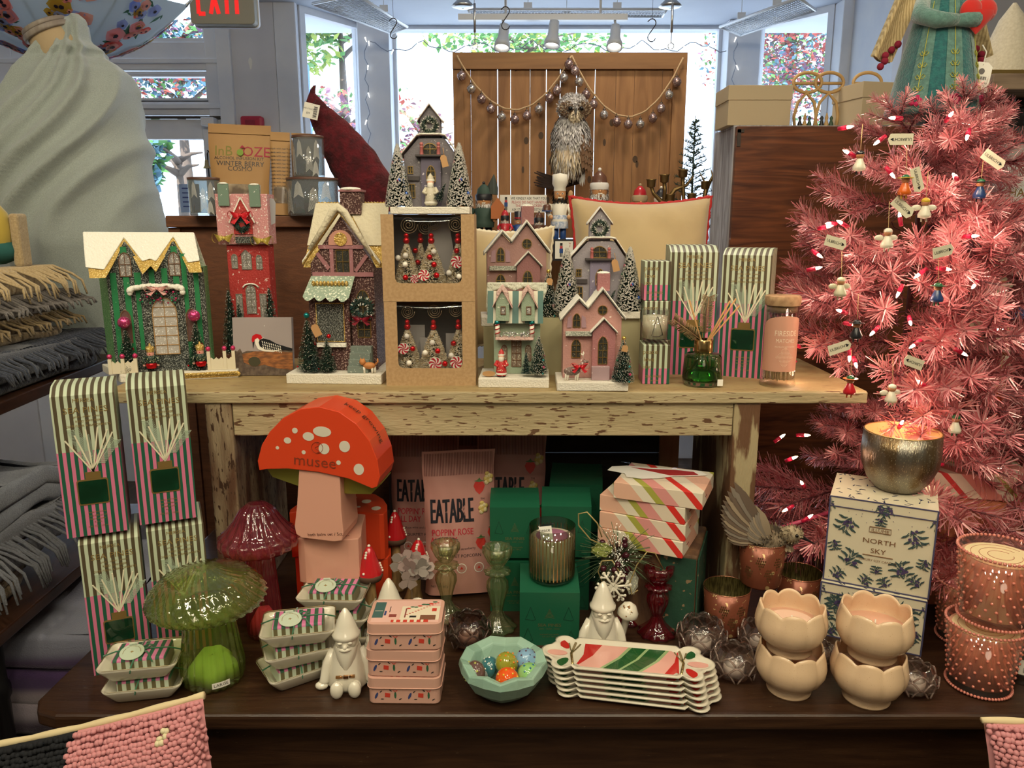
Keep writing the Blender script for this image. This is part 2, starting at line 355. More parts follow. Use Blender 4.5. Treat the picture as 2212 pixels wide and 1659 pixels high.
# OUTSIDE
struct(MB().box(-30,30,5.0,60,-.3,-.05).build('trim_pavement',mat('pavement',(.62,.62,.6),.9,col2=(.55,.55,.54),ns=3)))
bpy.data.objects['trim_pavement'].name='trim_4'
leafm=[mat('leaf_green',(.10,.28,.07),.6),mat('leaf_lime',(.35,.45,.08),.6),mat('leaf_red',(.45,.09,.07),.6),mat('leaf_plum',(.22,.10,.18),.6),mat('leaf_blue',(.10,.22,.30),.6)]
def leaves(mb,c,rad,n,size,mi,sq=(1,1,1)):
 for _ in range(n):
  u=Vector((rnd.gauss(0,1),rnd.gauss(0,1),rnd.gauss(0,1))).normalized()*(rnd.random()**.4)
  p=Vector(c)+Vector((u.x*rad*sq[0],u.y*rad*sq[1],u.z*rad*sq[2]))
  a=Euler((rnd.uniform(-1,1),rnd.uniform(-1,1),rnd.uniform(0,6.3))).to_matrix();s_=size*rnd.uniform(.6,1.3)
  vs=[p+a@Vector(v)*s_ for v in ((0,-.5,0),(.28,-.1,.06),(0,.55,0),(-.28,-.1,.06))]
  mb.add(vs,[(0,1,2,3)],rnd.choice(mi),True)
def otree(label,px,py,Y,rad,n,size,mi,sq=(1,1,.7),blobs=6):
 c=atY(px,py,Y);t=thing('street_tree',label,'tree',(c.x,Y,-.05),group=None)
 mb=MB()
 for _ in range(blobs):
  o=Vector((rnd.uniform(-1,1)*rad*sq[0],rnd.uniform(-.5,.5)*rad,rnd.uniform(-1,1)*rad*sq[2]))*.6
  leaves(mb,(o.x,o.y,c.z+.05+o.z),rad*.55,n//blobs,size,mi,sq)
 mb.build('crown',leafm,t)
 tr=MB().tube([(0,.3,0),(.03,.3,c.z*.5),(0,.3,c.z+rad*.3)],[.09,.07,.02],8)
 for _ in range(9):
  z=c.z+rnd.uniform(-.4,.3)*rad;a=rnd.uniform(0,6.3);tr.tube([(0,.3,z),(math.cos(a)*rad*.4,.3+math.sin(a)*.2,z+rad*.25),(math.cos(a)*rad*.75,.3+math.sin(a)*.3,z+rad*.3)],[.03,.015,.006],6)
 tr.build('trunk',mat('bark',(.12,.09,.07),.9),t);return t
otree('green and yellow leafed tree outside, left of the hanging board',720,40,8.5,.75,1700,.11,[0,1,1,0])
otree('green tree far outside above the hanging wooden board',1150,80,10,.85,900,.10,[0,1,0],(1.6,1,.5))
otree('red and purple leafed tree outside the right window',1735,95,7.5,.85,7500,.055,[2,3,4,2,0],(1,1,.85),9)
otree('thin reddish tree outside low behind the maroon stocking',740,270,8,.55,420,.075,[2,3,0],(1.1,1,.7))
otree('sparse red tree outside behind the grey church roof',900,300,9.8,.8,700,.075,[2,3,0,2],(1,1,1))
otree('dense dark leafed tree seen through the transom glass over the door',350,125,7.6,1.05,5500,.065,[4,0,3,4,2],(1.1,.6,.42),9)
otree('small leafy sapling seen through the door glass',345,340,5.6,.22,160,.10,[4,0],(.5,1,1.4),3)
p=atY(652,215,6.2)
o=MB().slab([(x,z)for x,z in rrect(.1,.55,.03)],0,.08).box(-.015,.015,.03,.05,-p.z-.05,-.2).build('street_sign',mat('blue_sign',(.05,.2,.6),.5));o.location=(p.x,6.2,p.z);tag(o,'tall blue street sign panel outside the left window','street sign')
# HANGING FROM THE CEILING
wirew=mat('white_wire',(.80,.84,.90),.4,coat=.3)
def rack(label,pts,loc,n,mcount,group='white wire ceiling racks'):
 t=thing('wire_rack',label,'wire rack',loc,group=None);f=MB();g=MB();P_=[Vector(p)-Vector(loc)for p in pts]
 for a,b in ((0,1),(1,2),(2,3),(3,0)):f.tube([P_[a],P_[b]],.007,6)
 f.build('rim',wirew,t)
 for i in range(1,n):g.tube([P_[0].lerp(P_[1],i/n),P_[3].lerp(P_[2],i/n)],.0018,4)
 for i in range(1,mcount):g.tube([P_[0].lerp(P_[3],i/mcount),P_[1].lerp(P_[2],i/mcount)],.0018,4)
 g.build('mesh_wires',wirew,t)
 h=MB()
 for q in (P_[0].lerp(P_[1],.3),P_[0].lerp(P_[1],.75),P_[3].lerp(P_[2],.5)):h.tube([q,q+Vector((0,0,min(.2,BC-.0-loc[2]if loc[1]>4.2 else ZC-loc[2])))],.002,5).box(q.x-.02,q.x+.02,q.y-.004,q.y+.004,q.z-.0,q.z+.03)
 h.build('hanger',wirew,t);return t
zr=2.48
a0,a1,a2,a3=atZ(675,8,zr),atZ(845,72,zr),atZ(880,58,zr),atZ(770,-12,zr)
rack('white wire rack hung slanted at the upper left of the bay',[a0,a1,a2,a3],tuple(a0),40,9)
a0,a1,a2,a3=atZ(1555,58,zr),atZ(1725,-5,zr),atZ(1762,22,zr),atZ(1600,76,zr)
rack('white wire rack hung slanted at the upper right of the bay',[a0,a1,a2,a3],tuple(a0),40,9)
a0,a1,a2,a3=atZ(1012,20,zr),atZ(1440,20,zr),atZ(1430,36,zr),atZ(1016,33,zr)
rack('long white wire rack hung level over the wooden board',[a0,a1,a2,a3],tuple(a0),60,5)
t0=atY(990,38,3.5);t1=atY(1355,40,3.5)
tk=thing('light_track','white ceiling light track with three lamp heads over the bay','track light',(t0.x,3.5,t0.z))
MB().box(0,t1.x-t0.x,-.015,.015,-.012,.012).build('rail',wirew,tk)
[MB().tube([(x,0,.01),(x,0,ZC-t0.z)],.006,6).build('rod',wirew,tk)for x in (.2,.6)]
for px,py,rx in ((1086,88,-8),(1194,82,0),(1328,88,-14)):
 c=atY(px,py,3.48)-Vector((t0.x,3.5,t0.z));M=Matrix.Translation(c)@Euler((R(rx)-.2,R(6),0)).to_matrix().to_4x4()
 h=MB().lathe([(.004,.075),(.020,.07),(.022,.045),(.022,.02),(.026,.005),(.033,-.012),(.034,-.035),(.030,-.034),(.026,-.01)],20,M=M)
 h.tube([M@Vector((0,0,.06)),(c.x,0,c.z+.09),(c.x,0,-.01)],.006,6)
 h.build('lamp_head',mat('lamp_white',(.62,.66,.72),.4),tk)
 MB().cyl(.025,-.022,-.018,16,M=M).build('bulb',mat('bulb_glow',(1,.9,.75),.4,emit=5),tk)
for px,lab in ((1000,'left'),(1448,'right')):
 c=atY(px,14,3.0);o=thing('ceiling_rose','round steel ceiling rose over the %s end of the wooden board'%lab,'ceiling fitting',(c.x,3.0,c.z))
 MB().lathe([(.002,.03),(.01,.03),(.035,.008),(.042,0),(.03,-.004),(.004,-.006)],24).build('dish',silverhang,o)
 MB().cyl(.004,.0,ZC-c.z,8).build('rod',silverhang,o)
def shook(px,py,Y,h,lab):
 c=atY(px,py,Y);q=[]
 for i in range(22):
  u=i/21;ang=(u*3.0-.2)*PI
  q.append((math.sin(u*2*PI+.3)*h*.22*(1 if 1 else 0),0,h*(.5-u)))
 q=[(-.2*h,0,.38*h)]+[(math.cos(a)*.18*h,0,.32*h+math.sin(a)*.18*h)for a in [2.6,2,1.5,1,.5,0,-.5]]+[(-math.cos(a)*.18*h,0,-.3*h+math.sin(a)*.18*h)for a in [.5,0,-.6,-1.2,-1.8,-2.4,-3]]
 o=MB().tube(q,.0022,6).tube([(0,0,.5*h),(0,0,.5*h+.25)],.0008,4).build('s_hook',mat('dark_metal',(.06,.05,.045),.5,.6));o.location=c;tag(o,lab,'hook')
shook(850,62,3.6,.085,'dark s hook hanging from the left end of the bay racks')
shook(1092,40,3.2,.085,'dark s hook over the left lamp head of the track')
shook(1408,66,3.4,.09,'grey s hook hanging just left of the right board wire')
fw=thing('fairy_light_string','thin string of tiny lights round the bay window head','string lights',(-.8,4.6,2.5))
q=MB();g=MB();pts=[]
for i in range(60):
 pts.append((2.0*i/59,0,-.02-.05*abs(math.sin(i*.35))+.01*math.sin(i*1.7)))
pr=[(-.02+.012*math.sin(i*1.9),-.0,-1.1*i/30)for i in range(31)]
q.tube(pts,.0025,4).tube(pr,.0025,4);q.tube([(2.07+x,y,z)for x,y,z in pr],.0025,4)
q.build('cable',mat('cable_grey',(.3,.33,.4),.6),fw)
for p in pts[::4]+pr[::4]+[(2.07+x,y,z)for x,y,z in pr[::4]]:g.tube([p,(p[0]+rnd.uniform(-.012,.012),p[1]-.006,p[2]-.025)],[.004,.0018],5)
g.build('bulbs',mat('fairy_glow',(1,.95,.85),.4,emit=3),fw)
# WOODEN BOARD, GARLAND, OWL
YB=2.75
bl,br=atY(978,115,YB),atY(1484,115,YB);Wb=br.x-bl.x;Hb=bl.z-1.44
bw=mat('board_wood',(.32,.16,.062),.6,col2=(.17,.075,.026),ns=2.6,nr=(.32,.72),scale=(11,11,1.1),dist=.9,bump=.15,bs=50)
bw2=mat('board_frame_wood',(.27,.135,.05),.6,col2=(.17,.08,.03),ns=3,nr=(.3,.75),scale=(1,11,11),dist=1)
bd=thing('plank_board','brown plank board hung in the window behind the owl','wooden board',(bl.x,YB,1.44))
xs=[0,.075,.19,.247,.33,.40,.46,.53,.61,.70,.78,.90,1.0]
for i in range(len(xs)-1):
 g0=.0022 if i in (2,4,5,6,7,8)else .0003
 MB().box(xs[i]*Wb+g0,xs[i+1]*Wb-.0006,.0,.014,0,Hb,0).build('plank',bw,bd)
MB().box(0,Wb,-.014,0,Hb-.052,Hb).build('top_rail',bw2,bd);MB().box(Wb-.045,Wb,-.014,0,0,Hb-.0525).build('side_rail',bw,bd)
MB().box(0,.035,-.006,0,0,Hb-.0525).build('side_rail',bw,bd)
kn=MB();
for _ in range(26):kn.cyl(.0022,-.0155,-.013,8,0,TR(rnd.uniform(.02,Wb-.02),0,Hb-.012-.03*rnd.random(),0)@Matrix.Rotation(R(0),4,'X'))
for _ in range(14):
 c=(rnd.uniform(.05,Wb-.08),rnd.uniform(.05,Hb-.08));kn.slab([(c[0]+x,c[1]+z)for x,z in circ(0,0,rnd.uniform(.004,.009),12,.012)],-.0005,.001)
kn.build('knots',mat('knot_dark',(.06,.03,.012),.6),bd)
for px in (1026,1449):
 c=atY(px,105,YB+.005);o=thing('hanging_wire','steel hook and wire holding the plank board, %s'%('left side' if px<1200 else 'right side'),'hanging wire',(c.x,YB+.005,c.z))
 MB().tube([(math.cos(a)*.01,0,.008+math.sin(a)*.01)for a in [-1.3+i*.45 for i in range(13)]],.0018,6).build('eye',silverhang,o)
 MB().tube([(0,0,.018),(0,0,.12)],.0016,6).tube([(0,0,.05),(.0,0,.14)],.0045,6).tube([(0,0,.12),(-.012,0,.4),(-.02,0,ZC-c.z-.002)],.0014,5).build('wire',silverhang,o)
twine=mat('twine',(.48,.34,.2),.9,bump=.6,bs=300)
gl=thing('bauble_garland','pale twine garland of small mercury glass baubles on the plank board','garland',atY(1235,120,YB-.03))
go=Vector(gl.location)
def swag(a,m,b):
 P_=[]
 for i in range(25):
  t=i/24;x=a[0]+(b[0]-a[0])*t;y=a[1]*(1-t)**2+b[1]*t*t+2*t*(1-t)*(2*m-.5*(a[1]+b[1]))
  P_.append(atY(x,y+math.sin(i*2.1)*.8,YB-.03)-go)
 return P_
MB().tube(swag((987,120),237,(1235,120)),.0032,6).tube(swag((1235,120),252,(1476,124)),.0032,6).build('twine',twine,gl)
bm=[mat('bauble_a',(.42,.30,.30),.2,.75,speck=(260,.6,(.85,.78,.75))),mat('bauble_b',(.55,.50,.47),.15,.8,speck=(180,.6,(.9,.88,.85))),mat('bauble_c',(.30,.20,.20),.25,.7,speck=(220,.6,(.7,.6,.58)))]
for i,(px,py)in enumerate(((997,164),(1018,192),(1040,214),(1060,235),(1084,253),(1112,258),(1138,250),(1164,236),(1187,212),(1203,195),(1218,168),(1229,139),(1242,153),(1251,177),(1266,204),(1282,225),(1305,248),(1332,263),(1357,268),(1383,268),(1410,255),(1428,234),(1445,205),(1462,177))):
 c=atY(px,py,YB-.035)-go
 o=MB().lathe([(.0005,-.0175),(.003,-.0165),(.011,-.012),(.0155,-.002),(.0145,.006),(.008,.0135),(.004,.0155),(.0045,.019),(.002,.020)],16).build('bauble',bm[i%3],gl);o.location=c
 o2=MB().cyl(.0052,.0145,.019,10).tube([(0,0,.019),(0,0,.028)],.001,4).build('cap',mat('bauble_cap',(.10,.08,.07),.4,.7),o)
def fur(mb,pts,L_,w_,mi,droop=.5,spread=.4,down=(0,0,-1)):
 for p,n_ in pts:
  n_=Vector(n_);d_=(n_*(1-droop)+Vector(down)*droop+Vector((rnd.uniform(-1,1),rnd.uniform(-1,1),rnd.uniform(-1,1)))*spread*.5).normalized()
  b_=d_.cross(n_+Vector((.01,.02,.03)));b_=b_.normalized()*w_*.5;l=L_*rnd.uniform(.6,1.2);p=Vector(p)
  mid=p+d_*l*.55+n_*l*.1
  mb.add([p-b_*.6,p+b_*.6,mid+b_,p+d_*l,mid-b_],[(0,1,2,3,4)],rnd.choice(mi),True)
def ell(c,r,n,f=None):
 out=[]
 while len(out)<n:
  u=Vector((rnd.gauss(0,1),rnd.gauss(0,1),rnd.gauss(0,1))).normalized()
  if f and not f(u):continue
  out.append((Vector(c)+Vector((u.x*r[0],u.y*r[1],u.z*r[2])),Vector((u.x/r[0],u.y/r[1],u.z/r[2])).normalized()))
 return out
c=atY(1232,380,2.62);ow=thing('owl_figure','grey and cream feathered owl perched in front of the plank board','owl',(c.x,2.62,c.z+.004),4);ow.scale=(.93,)*3
fm=[mat('feather_grey',(.44,.42,.42),.9),mat('feather_light',(.68,.66,.64),.9),mat('feather_tan',(.50,.40,.28),.9),mat('feather_brown',(.16,.09,.05),.9),mat('feather_cream',(.72,.62,.45),.9)]
mb=MB().sph((0,0,.115),.056,0,20,12,(1,.85,1.45));fur(mb,ell((0,-.002,.125),(.064,.056,.088),2200),.022,.005,[0,1,0],.75,.5);fur(mb,ell((-.008,-.006,.07),(.055,.05,.055),900,lambda u:u.y<.2),.045,.004,[1,2,2,4],.88,.4)
mb.build('body',fm,ow)
mb=MB().sph((.004,-.012,.222),.048,0,20,12,(1.05,.92,.95));fur(mb,ell((.004,-.012,.222),(.051,.045,.046),1100),.010,.004,[0,1,0],.3,.9)
mb.build('head',fm,ow)
mb=MB()
for sx_,tilt in ((-1,0),(1,0)):
 fur(mb,ell((.006+sx_*.024,-.046,.212),(.026,.012,.024),300,lambda u:u.y<.1),.010,.004,[3,3,2],.55,.4,(sx_*.9,0,.35))
fur(mb,ell((.006,-.052,.195),(.02,.010,.018),220,lambda u:u.y<.2),.013,.0035,[4,4,2],.7,.4)
mb.build('face',fm,ow)
for sx_ in (-1,1):MB().sph((.006+sx_*.019,-.068,.213),.0075,0,10,6).build('eye',mat('eye_black',(.004,.004,.004),.08),ow)
MB().lathe([(.0004,-.020),(.003,-.012),(.0055,0),(.003,.008),(.0004,.012)],8,M=TR(.004,-.076,.207,-12)).build('beak',mat('beak_dark',(.05,.045,.04),.3),ow)
mb=MB()
for i in range(16):
 r_,c_=divmod(i,4);x=.030+.012*c_;z=.118-r_*.022-c_*.004
 mb.add([Vector(v)for v in ((x-.008,-.055+.01*c_,z+.012),(x+.007,-.052+.011*c_,z+.012),(x+.012,-.053+.011*c_,z-.03),(x+.002,-.057+.01*c_,z-.034))],[(0,1,2,3)],3)
mb.build('wing',fm,ow)
mb=MB();fur(mb,[((.038+rnd.uniform(-.012,.012),.0,.03+rnd.uniform(-.015,.02)),(0,-1,0))for _ in range(50)],.055,.008,[0,1],.95,.1);mb.build('tail',fm,ow)
mb=MB()
for sx_ in (-.022,.012):
 for k_ in (-1,0,1):mb.tube([(sx_,-.01,.03),(sx_+k_*.006,-.035,.004),(sx_+k_*.009,-.03,-.01)],.003,5)
mb.build('foot',mat('claw',(.05,.035,.03),.6),ow)
tw=thing('dark_twig','dark bark twig bundle under the owl, behind the chef nutcracker','branch',atY(1200,385,2.70))
mb=MB()
for i in range(13):mb.tube([(.08,.0,.01-.002*i),(0,.0-.001*i,.0-.003*i),(-.055-rnd.random()*.02,-.004,.022-.004*i)],[.006,.005,.002],6)
mb.tube([(.06,0,-.01),(.05,0,.035),(.072,0,.05)],[.008,.007,.006],7).build('twigs',mat('dark_bark',(.05,.032,.028),.8),tw)
# FURNITURE
struct(MB().add([(-1.12,4.32,0),(-.87,4.70,0),(-.87,4.70,.75),(-1.12,4.32,.75),(-1.16,4.36,0),(-.91,4.74,0),(-.91,4.74,.75),(-1.16,4.36,.75)],[(0,1,2,3),(4,7,6,5),(3,2,6,7)]).add([(1.40,4.70,0),(1.70,4.30,0),(1.70,4.30,.75),(1.40,4.70,.75),(1.43,4.74,0),(1.74,4.34,0),(1.74,4.34,.75),(1.43,4.74,.75)],[(0,1,2,3),(4,7,6,5),(3,2,6,7)]).build('trim_5',white))
darkw=mat('dark_table_wood',(.026,.011,.006),.34,col2=(.060,.028,.013),ns=5,nr=(.35,.8),scale=(.8,9,9),dist=2,bump=.12,bs=70,speck=(95,.745,(.20,.15,.09)))
chip=mat('chipped_cream_paint',(.36,.29,.16),.6,col2=(.44,.36,.21),ns=10,scale=(.5,3,3),speck=(70,.63,(.12,.06,.028)),bump=.4,bs=90)
chipt=mat('worn_cream_top',(.38,.29,.14),.5,col2=(.29,.19,.08),ns=6,nr=(.35,.75),scale=(.6,5,5),speck=(50,.66,(.13,.065,.03)),bump=.3,bs=60)
chipl=mat('chipped_cream_leg',(.33,.26,.16),.6,col2=(.13,.065,.035),ns=8,nr=(.40,.62),scale=(4,4,.8),speck=(60,.60,(.06,.03,.015)),bump=.4,bs=90)
tb=thing('shop_table','long dark stained wooden table carrying the whole festive display','table',(0,1.045,0))
MB().plan([(-.70,0),(1.02,0),(1.02,.86),(-.73,.86),(-.75,.04),(-.735,.012)],TZ-.028,TZ).build('tabletop',darkw,tb,bevel=.007,seg=3)
MB().box(-.66,.97,.035,.06,TZ-.125,TZ-.029).build('front_apron',darkw,tb,bevel=.002)
MB().box(-.66,.97,.80,.825,TZ-.125,TZ-.029).build('rear_apron',darkw,tb)
for x,y in ((-.66,.03),(.93,.03),(-.66,.77),(.93,.77)):MB().box(x,x+.07,y-.004,y+.06,0,TZ-.0285).build('leg',darkw,tb,bevel=.004)
chipr=mat('chipped_right_leg',(.40,.33,.19),.6,col2=(.14,.07,.035),ns=9,nr=(.43,.49),scale=(4,4,.9),bump=.4,bs=90)
bn=thing('riser_bench','cream painted wooden bench with chipped paint standing on the dark table','bench',(0,1.35,TZ));hb=BZ-TZ
MB().box(-.735,.64,0,.34,hb-.022,hb).build('bench_top',chipt,bn,bevel=.003)
MB().box(-.735,.64,-.0015,.004,hb-.0225,hb-.002).build('front_edge',chip,bn,bevel=.002)
MB().box(-.508,.402,.006,.028,hb-.085,hb-.023).build('apron',chip,bn,bevel=.002)
for x in (-.557,.403):
 MB().box(x,x+.048,.003,.30,0,hb-.0235).build('side_panel',chipl if x<0 else chipr,bn,bevel=.003)
MB().box(-.508,.402,.30,.318,hb-.09,hb-.024).build('rear_rail',chip,bn)
brownw=mat('brown_crate_wood',(.17,.065,.028),.55,col2=(.095,.035,.016),ns=4,nr=(.3,.75),scale=(3,3,14),dist=2,bump=.2,bs=50)
Y0=1.93;xl=atY(362,480,Y0).x;xr=atY(862,480,Y0).x;zt=zat(Y0,466)
cb=thing('wooden_cabinet','reddish brown wooden cabinet behind the left houses carrying bags and glasses','cabinet',(xl,Y0,0));W_=xr-xl
MB().box(0,W_,-.012,.42,zt-.028,zt).build('cabinet_top',brownw,cb,bevel=.003)
MB().box(.0,.028,0,.40,0,zt-.0285).box(W_-.028,W_,0,.40,0,zt-.0285).build('side_panel',brownw,cb)
MB().box(.0285,W_-.0285,.008,.02,.1,zt-.029).build('front_panel',brownw,cb)
MB().box(.0285,W_-.0285,.38,.395,.1,zt-.029).build('back_panel',brownw,cb)
CT=zt;CY=Y0
Y1=2.1;xl=atY(1588,300,Y1).x;zt2=zat(Y1,269)
walnut=mat('walnut_veneer',(.20,.065,.025),.38,col2=(.055,.018,.010),ns=3.2,nr=(.35,.7),scale=(1.2,1,13),dist=1.6,coat=.2)
greyw=mat('weathered_grey',(.45,.46,.50),.8,col2=(.26,.25,.27),ns=8,scale=(8,8,.8),dist=1,bump=.3)
wc=thing('walnut_cabinet','tall walnut cabinet with dark grain and a weathered grey side','cabinet',(xl,Y1,0))
MB().box(.003,.62,0,.018,.02,zt2-.004).build('veneer_panel',walnut,wc,bevel=.002)
MB().box(0,.022,.0185,.21,0,zt2-.006).build('grey_side',greyw,wc)
MB().box(.6,.62,.0185,.21,0,zt2-.006).build('right_side',walnut,wc)
MB().box(0,.62,.0185,.21,zt2-.0055,zt2+.0).build('top_board',greyw,wc)
MB().box(.005,.014,-.003,0,zt2-.055,zt2-.012).box(.005,.022,-.003,0,zt2-.02,zt2-.012).build('corner_bracket',mat('dark_metal',(.06,.05,.045),.5,.6),wc)
sh=thing('window_display_step','stained wooden step in the bay holding the nutcrackers','display step',(-.3,2.36,0))
MB().box(0,1.25,.0,.34,1.405,1.43).build('upper_board',bw,sh);MB().box(.0,1.25,.26,.28,1.2,1.404).build('riser',bw,sh)
MB().box(.25,.86,-.25,.26,1.235,1.258).build('lower_board',mat('white_board',(.7,.7,.7),.5),sh)
MB().box(.0,.03,.0,.34,0,1.234).box(1.22,1.25,.0,.34,0,1.404).build('side_panel',brownw,sh)
dw=mat('dark_boards',(.018,.014,.012),.7,col2=(.035,.028,.022),ns=4,scale=(1,1,8))
pn=thing('dark_crate','dark plank crate standing on the table behind the bench','crate',(-.05,1.76,TZ))
for k in range(4):MB().box(0,.40,0,.02,k*.10,k*.10+.097).build('plank',dw,pn)
MB().box(.40,.445,-.012,.02,0,.40).build('post',mat('tan_wood',(.30,.17,.08),.6,col2=(.22,.12,.05),ns=6,scale=(6,6,1)),pn)
MB().box(0,.0,.02,.1,0,.01).box(.0,.4,.021,.12,0,.02).build('base',dw,pn)
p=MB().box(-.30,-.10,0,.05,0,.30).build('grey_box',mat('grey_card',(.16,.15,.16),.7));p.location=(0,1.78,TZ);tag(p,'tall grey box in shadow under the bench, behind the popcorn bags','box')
gc=thing('painted_crate','small old wooden crate with dark green paint under the striped gift boxes','crate',(.330,1.272,TZ),-20)
oldw=mat('old_wood',(.16,.085,.04),.7,col2=(.07,.035,.018),ns=6,scale=(5,5,1),bump=.4,bs=60)
grp=mat('old_green_paint',(.012,.05,.03),.6,col2=(.02,.07,.04),ns=10,speck=(70,.66,(.22,.15,.08)),bump=.3)
MB().box(-.175,0,0,.15,0,.1555).build('box_body',oldw,gc,bevel=.004)
MB().box(-.065,-.002,-.0025,-.0002,.004,.15).box(.0003,.003,.0,.14,.0,.15).build('green_paint',grp,gc)
rk=thing('scarf_rack','dark wooden rack with shelves of folded scarves at the left','shelf rack',(-.95,1.3,0))
for z in (1.17,.77,.40):MB().add([(x,y,zz_)for zz_ in (z-.025,z)for x,y in ((-.60,-.55),(.045,-.55),(-.04 if z>1 else .0,.62),(-.60,.62))],[(0,3,2,1),(4,5,6,7),(0,1,5,4),(1,2,6,5),(2,3,7,6),(3,0,4,7)]).build('shelf_board',mat('rack_wood',(.075,.030,.014),.4,col2=(.04,.016,.008),ns=5,scale=(9,1,9),bump=.1),rk,bevel=.003)
for x,y in ((-.03,.02),(-.58,.02),(-.58,.58)):
 MB().lathe([(.0135,0),(.0135,.60),(.018,.61),(.018,.63),(.0135,.64),(.0135,.744)],12,M=TR(x,y,0)).build('post',black,rk)
def cloth(name,base,dark,sc_=260):
 return mat(name,base,.95,col2=dark,ns=sc_,nr=(.3,.7),bump=.5,bs=sc_*1.3,sheen=.35)
cl_tan=cloth('wool_tan',(.50,.38,.21),(.36,.26,.13));cl_gr=cloth('wool_grey',(.20,.18,.16),(.10,.09,.09));cl_nv=cloth('wool_navy',(.045,.055,.085),(.02,.025,.04))
cl_bl=cloth('wool_blue_grey',(.27,.30,.35),(.19,.21,.25));cl_br=cloth('wool_ochre',(.33,.24,.12),(.20,.14,.07));cl_st=cloth('wool_steel',(.19,.20,.23),(.12,.13,.15))
def folded(name,label,x0,x1,y0,y1,z0,h,m,lay=2,fr=None,sag=.012,seed=0,cat='scarf',rz=0,group=None,bulge=.5):
 """a folded scarf: stacked soft layers joined on the right by rounded folds, fringe along the right edge"""
 rs=random.Random(seed);t=thing(name,label,cat,((x0+x1)/2,(y0+y1)/2,z0),rz,group);w_,d_=x1-x0,y1-y0;hh=h/lay;mb=MB()
 for k in range(lay):
  off=rs.uniform(-.008,.008);zb_=k*hh;ph=rs.uniform(0,6)
  def f(u,v,zb_=zb_,off=off,ph=ph):
   a=2*PI*u;cx,sx_=math.cos(a),math.sin(a)
   e=.30;X=math.copysign(abs(cx)**e,cx)*w_/2;Y_=math.copysign(abs(sx_)**e,sx_)*d_/2
   pr=math.sin(PI*v)**.45;X*=(.94+.06*pr);Y_*=(.94+.06*pr)
   z=zb_+hh*(.5-.5*math.cos(PI*v))+sag*.5*math.sin(X*14+ph)*math.cos(Y_*11+ph)+sag*.2*math.sin(Y_*45+ph)
   return (X+off+.004*math.sin(Y_*30+ph),Y_,max(z,.001))
  mb.grid(f,56,7,wrap=True)
  n=len(mb.v)
  top=[i for i in range(n-56,n)]
  def g(u,v,zb_=zb_,off=off,ph=ph):
   X=(u-.5)*w_*.93;Y_=(v-.5)*d_*.93
   return (X+off,Y_,max(.001,zb_+hh+sag*.5*math.sin(X*14+ph)*math.cos(Y_*11+ph)+sag*.2*math.sin(Y_*45+ph)-.0005))
  mb.grid(g,16,16)
 mb.build('cloth',m,t)
 if fr:
  fm_,L_,n,side=fr;q=MB()
  for i in range(n):
   y=(i/n-.5)*d_*.96;zs=h*.93;a=rs.uniform(-.35,.35)
   if side=='x':P_=[(w_*.30,y-.01,zs+.006),(w_*.46,y,zs+.006),(w_*.5+.012+.02*rs.random(),y+a*.02,zs-.012),(w_*.5+.02+L_*.5,y+a*.05,zs-L_*.5),(w_*.5+.022+L_*.6,y+a*.08,zs-L_*rs.uniform(.8,1.1))]
   else:
    x=(i/n-.5)*w_*.96;P_=[(x,-d_*.3,zs+.006),(x,-d_*.46,zs+.006),(x+a*.02,-d_*.5-.014,zs-.012),(x+a*.05,-d_*.5-.02-L_*.3,zs-L_*.5),(x+a*.08,-d_*.5-.02-L_*.3,zs-L_*rs.uniform(.8,1.1))]
   q.tube(P_,[.003,.0034,.0032,.003,.0022],5)
  o=q.build('fringe',fm_,t);o['kind']='stuff'
 return t
gs='folded scarves stacked on the rack'
folded('folded_scarf','navy scarf at the bottom of the upper rack stack',-1.40,-.965,1.02,1.86,1.171,.075,cl_nv,3,(cl_nv,.04,70,'x'),seed=1)
folded('folded_scarf','ochre tan scarf lying on the navy scarf of the rack stack',-1.40,-1.03,1.08,1.80,1.247,.055,cl_br,3,(cl_br,.03,60,'x'),seed=2)
folded('folded_scarf','charcoal grey scarf second from top of the upper rack stack',-1.40,-1.02,1.10,1.84,1.303,.036,cl_gr,1,(cl_gr,.028,60,'x'),seed=3)
folded('folded_scarf','pale tan scarf with long thick fringe on top of the upper rack stack',-1.42,-1.045,1.10,1.82,1.341,.055,cl_tan,1,(cl_tan,.055,58,'x'),seed=4,sag=.02)
folded('folded_scarf','brown scarf lowest on the middle rack shelf',-1.40,-.99,1.03,1.5,.771,.05,cl_br,2,None,seed=5)
folded('folded_scarf','steel grey fringed scarf on the middle rack shelf under the pale blue one',-1.38,-.975,1.05,1.62,.822,.08,cl_st,2,(cl_st,.085,46,'x'),seed=6,sag=.025)
folded('folded_scarf','pale blue grey scarf draped over the middle rack shelf stack',-1.38,-.985,1.1,1.66,.903,.085,cl_bl,2,None,seed=7,sag=.045)
plaid=mat('plaid_wool',(.05,.03,.06),.95,bump=.5,bs=330,sheen=.3,col2=(.055,.035,.065),ns=200)
N=plaid.node_tree.nodes;L=plaid.node_tree.links
tc=N.new('ShaderNodeTexCoord');sx_=N.new('ShaderNodeSeparateXYZ');L.new(tc.outputs['Object'],sx_.inputs[0]);mr=N.new('ShaderNodeMath');mr.operation='MULTIPLY_ADD';mr.inputs[1].default_value=2.6;mr.inputs[2].default_value=.0
L.new(sx_.outputs[2],mr.inputs[0]);cr=N.new('ShaderNodeValToRGB');e=cr.color_ramp.elements;cr.color_ramp.interpolation='EASE'
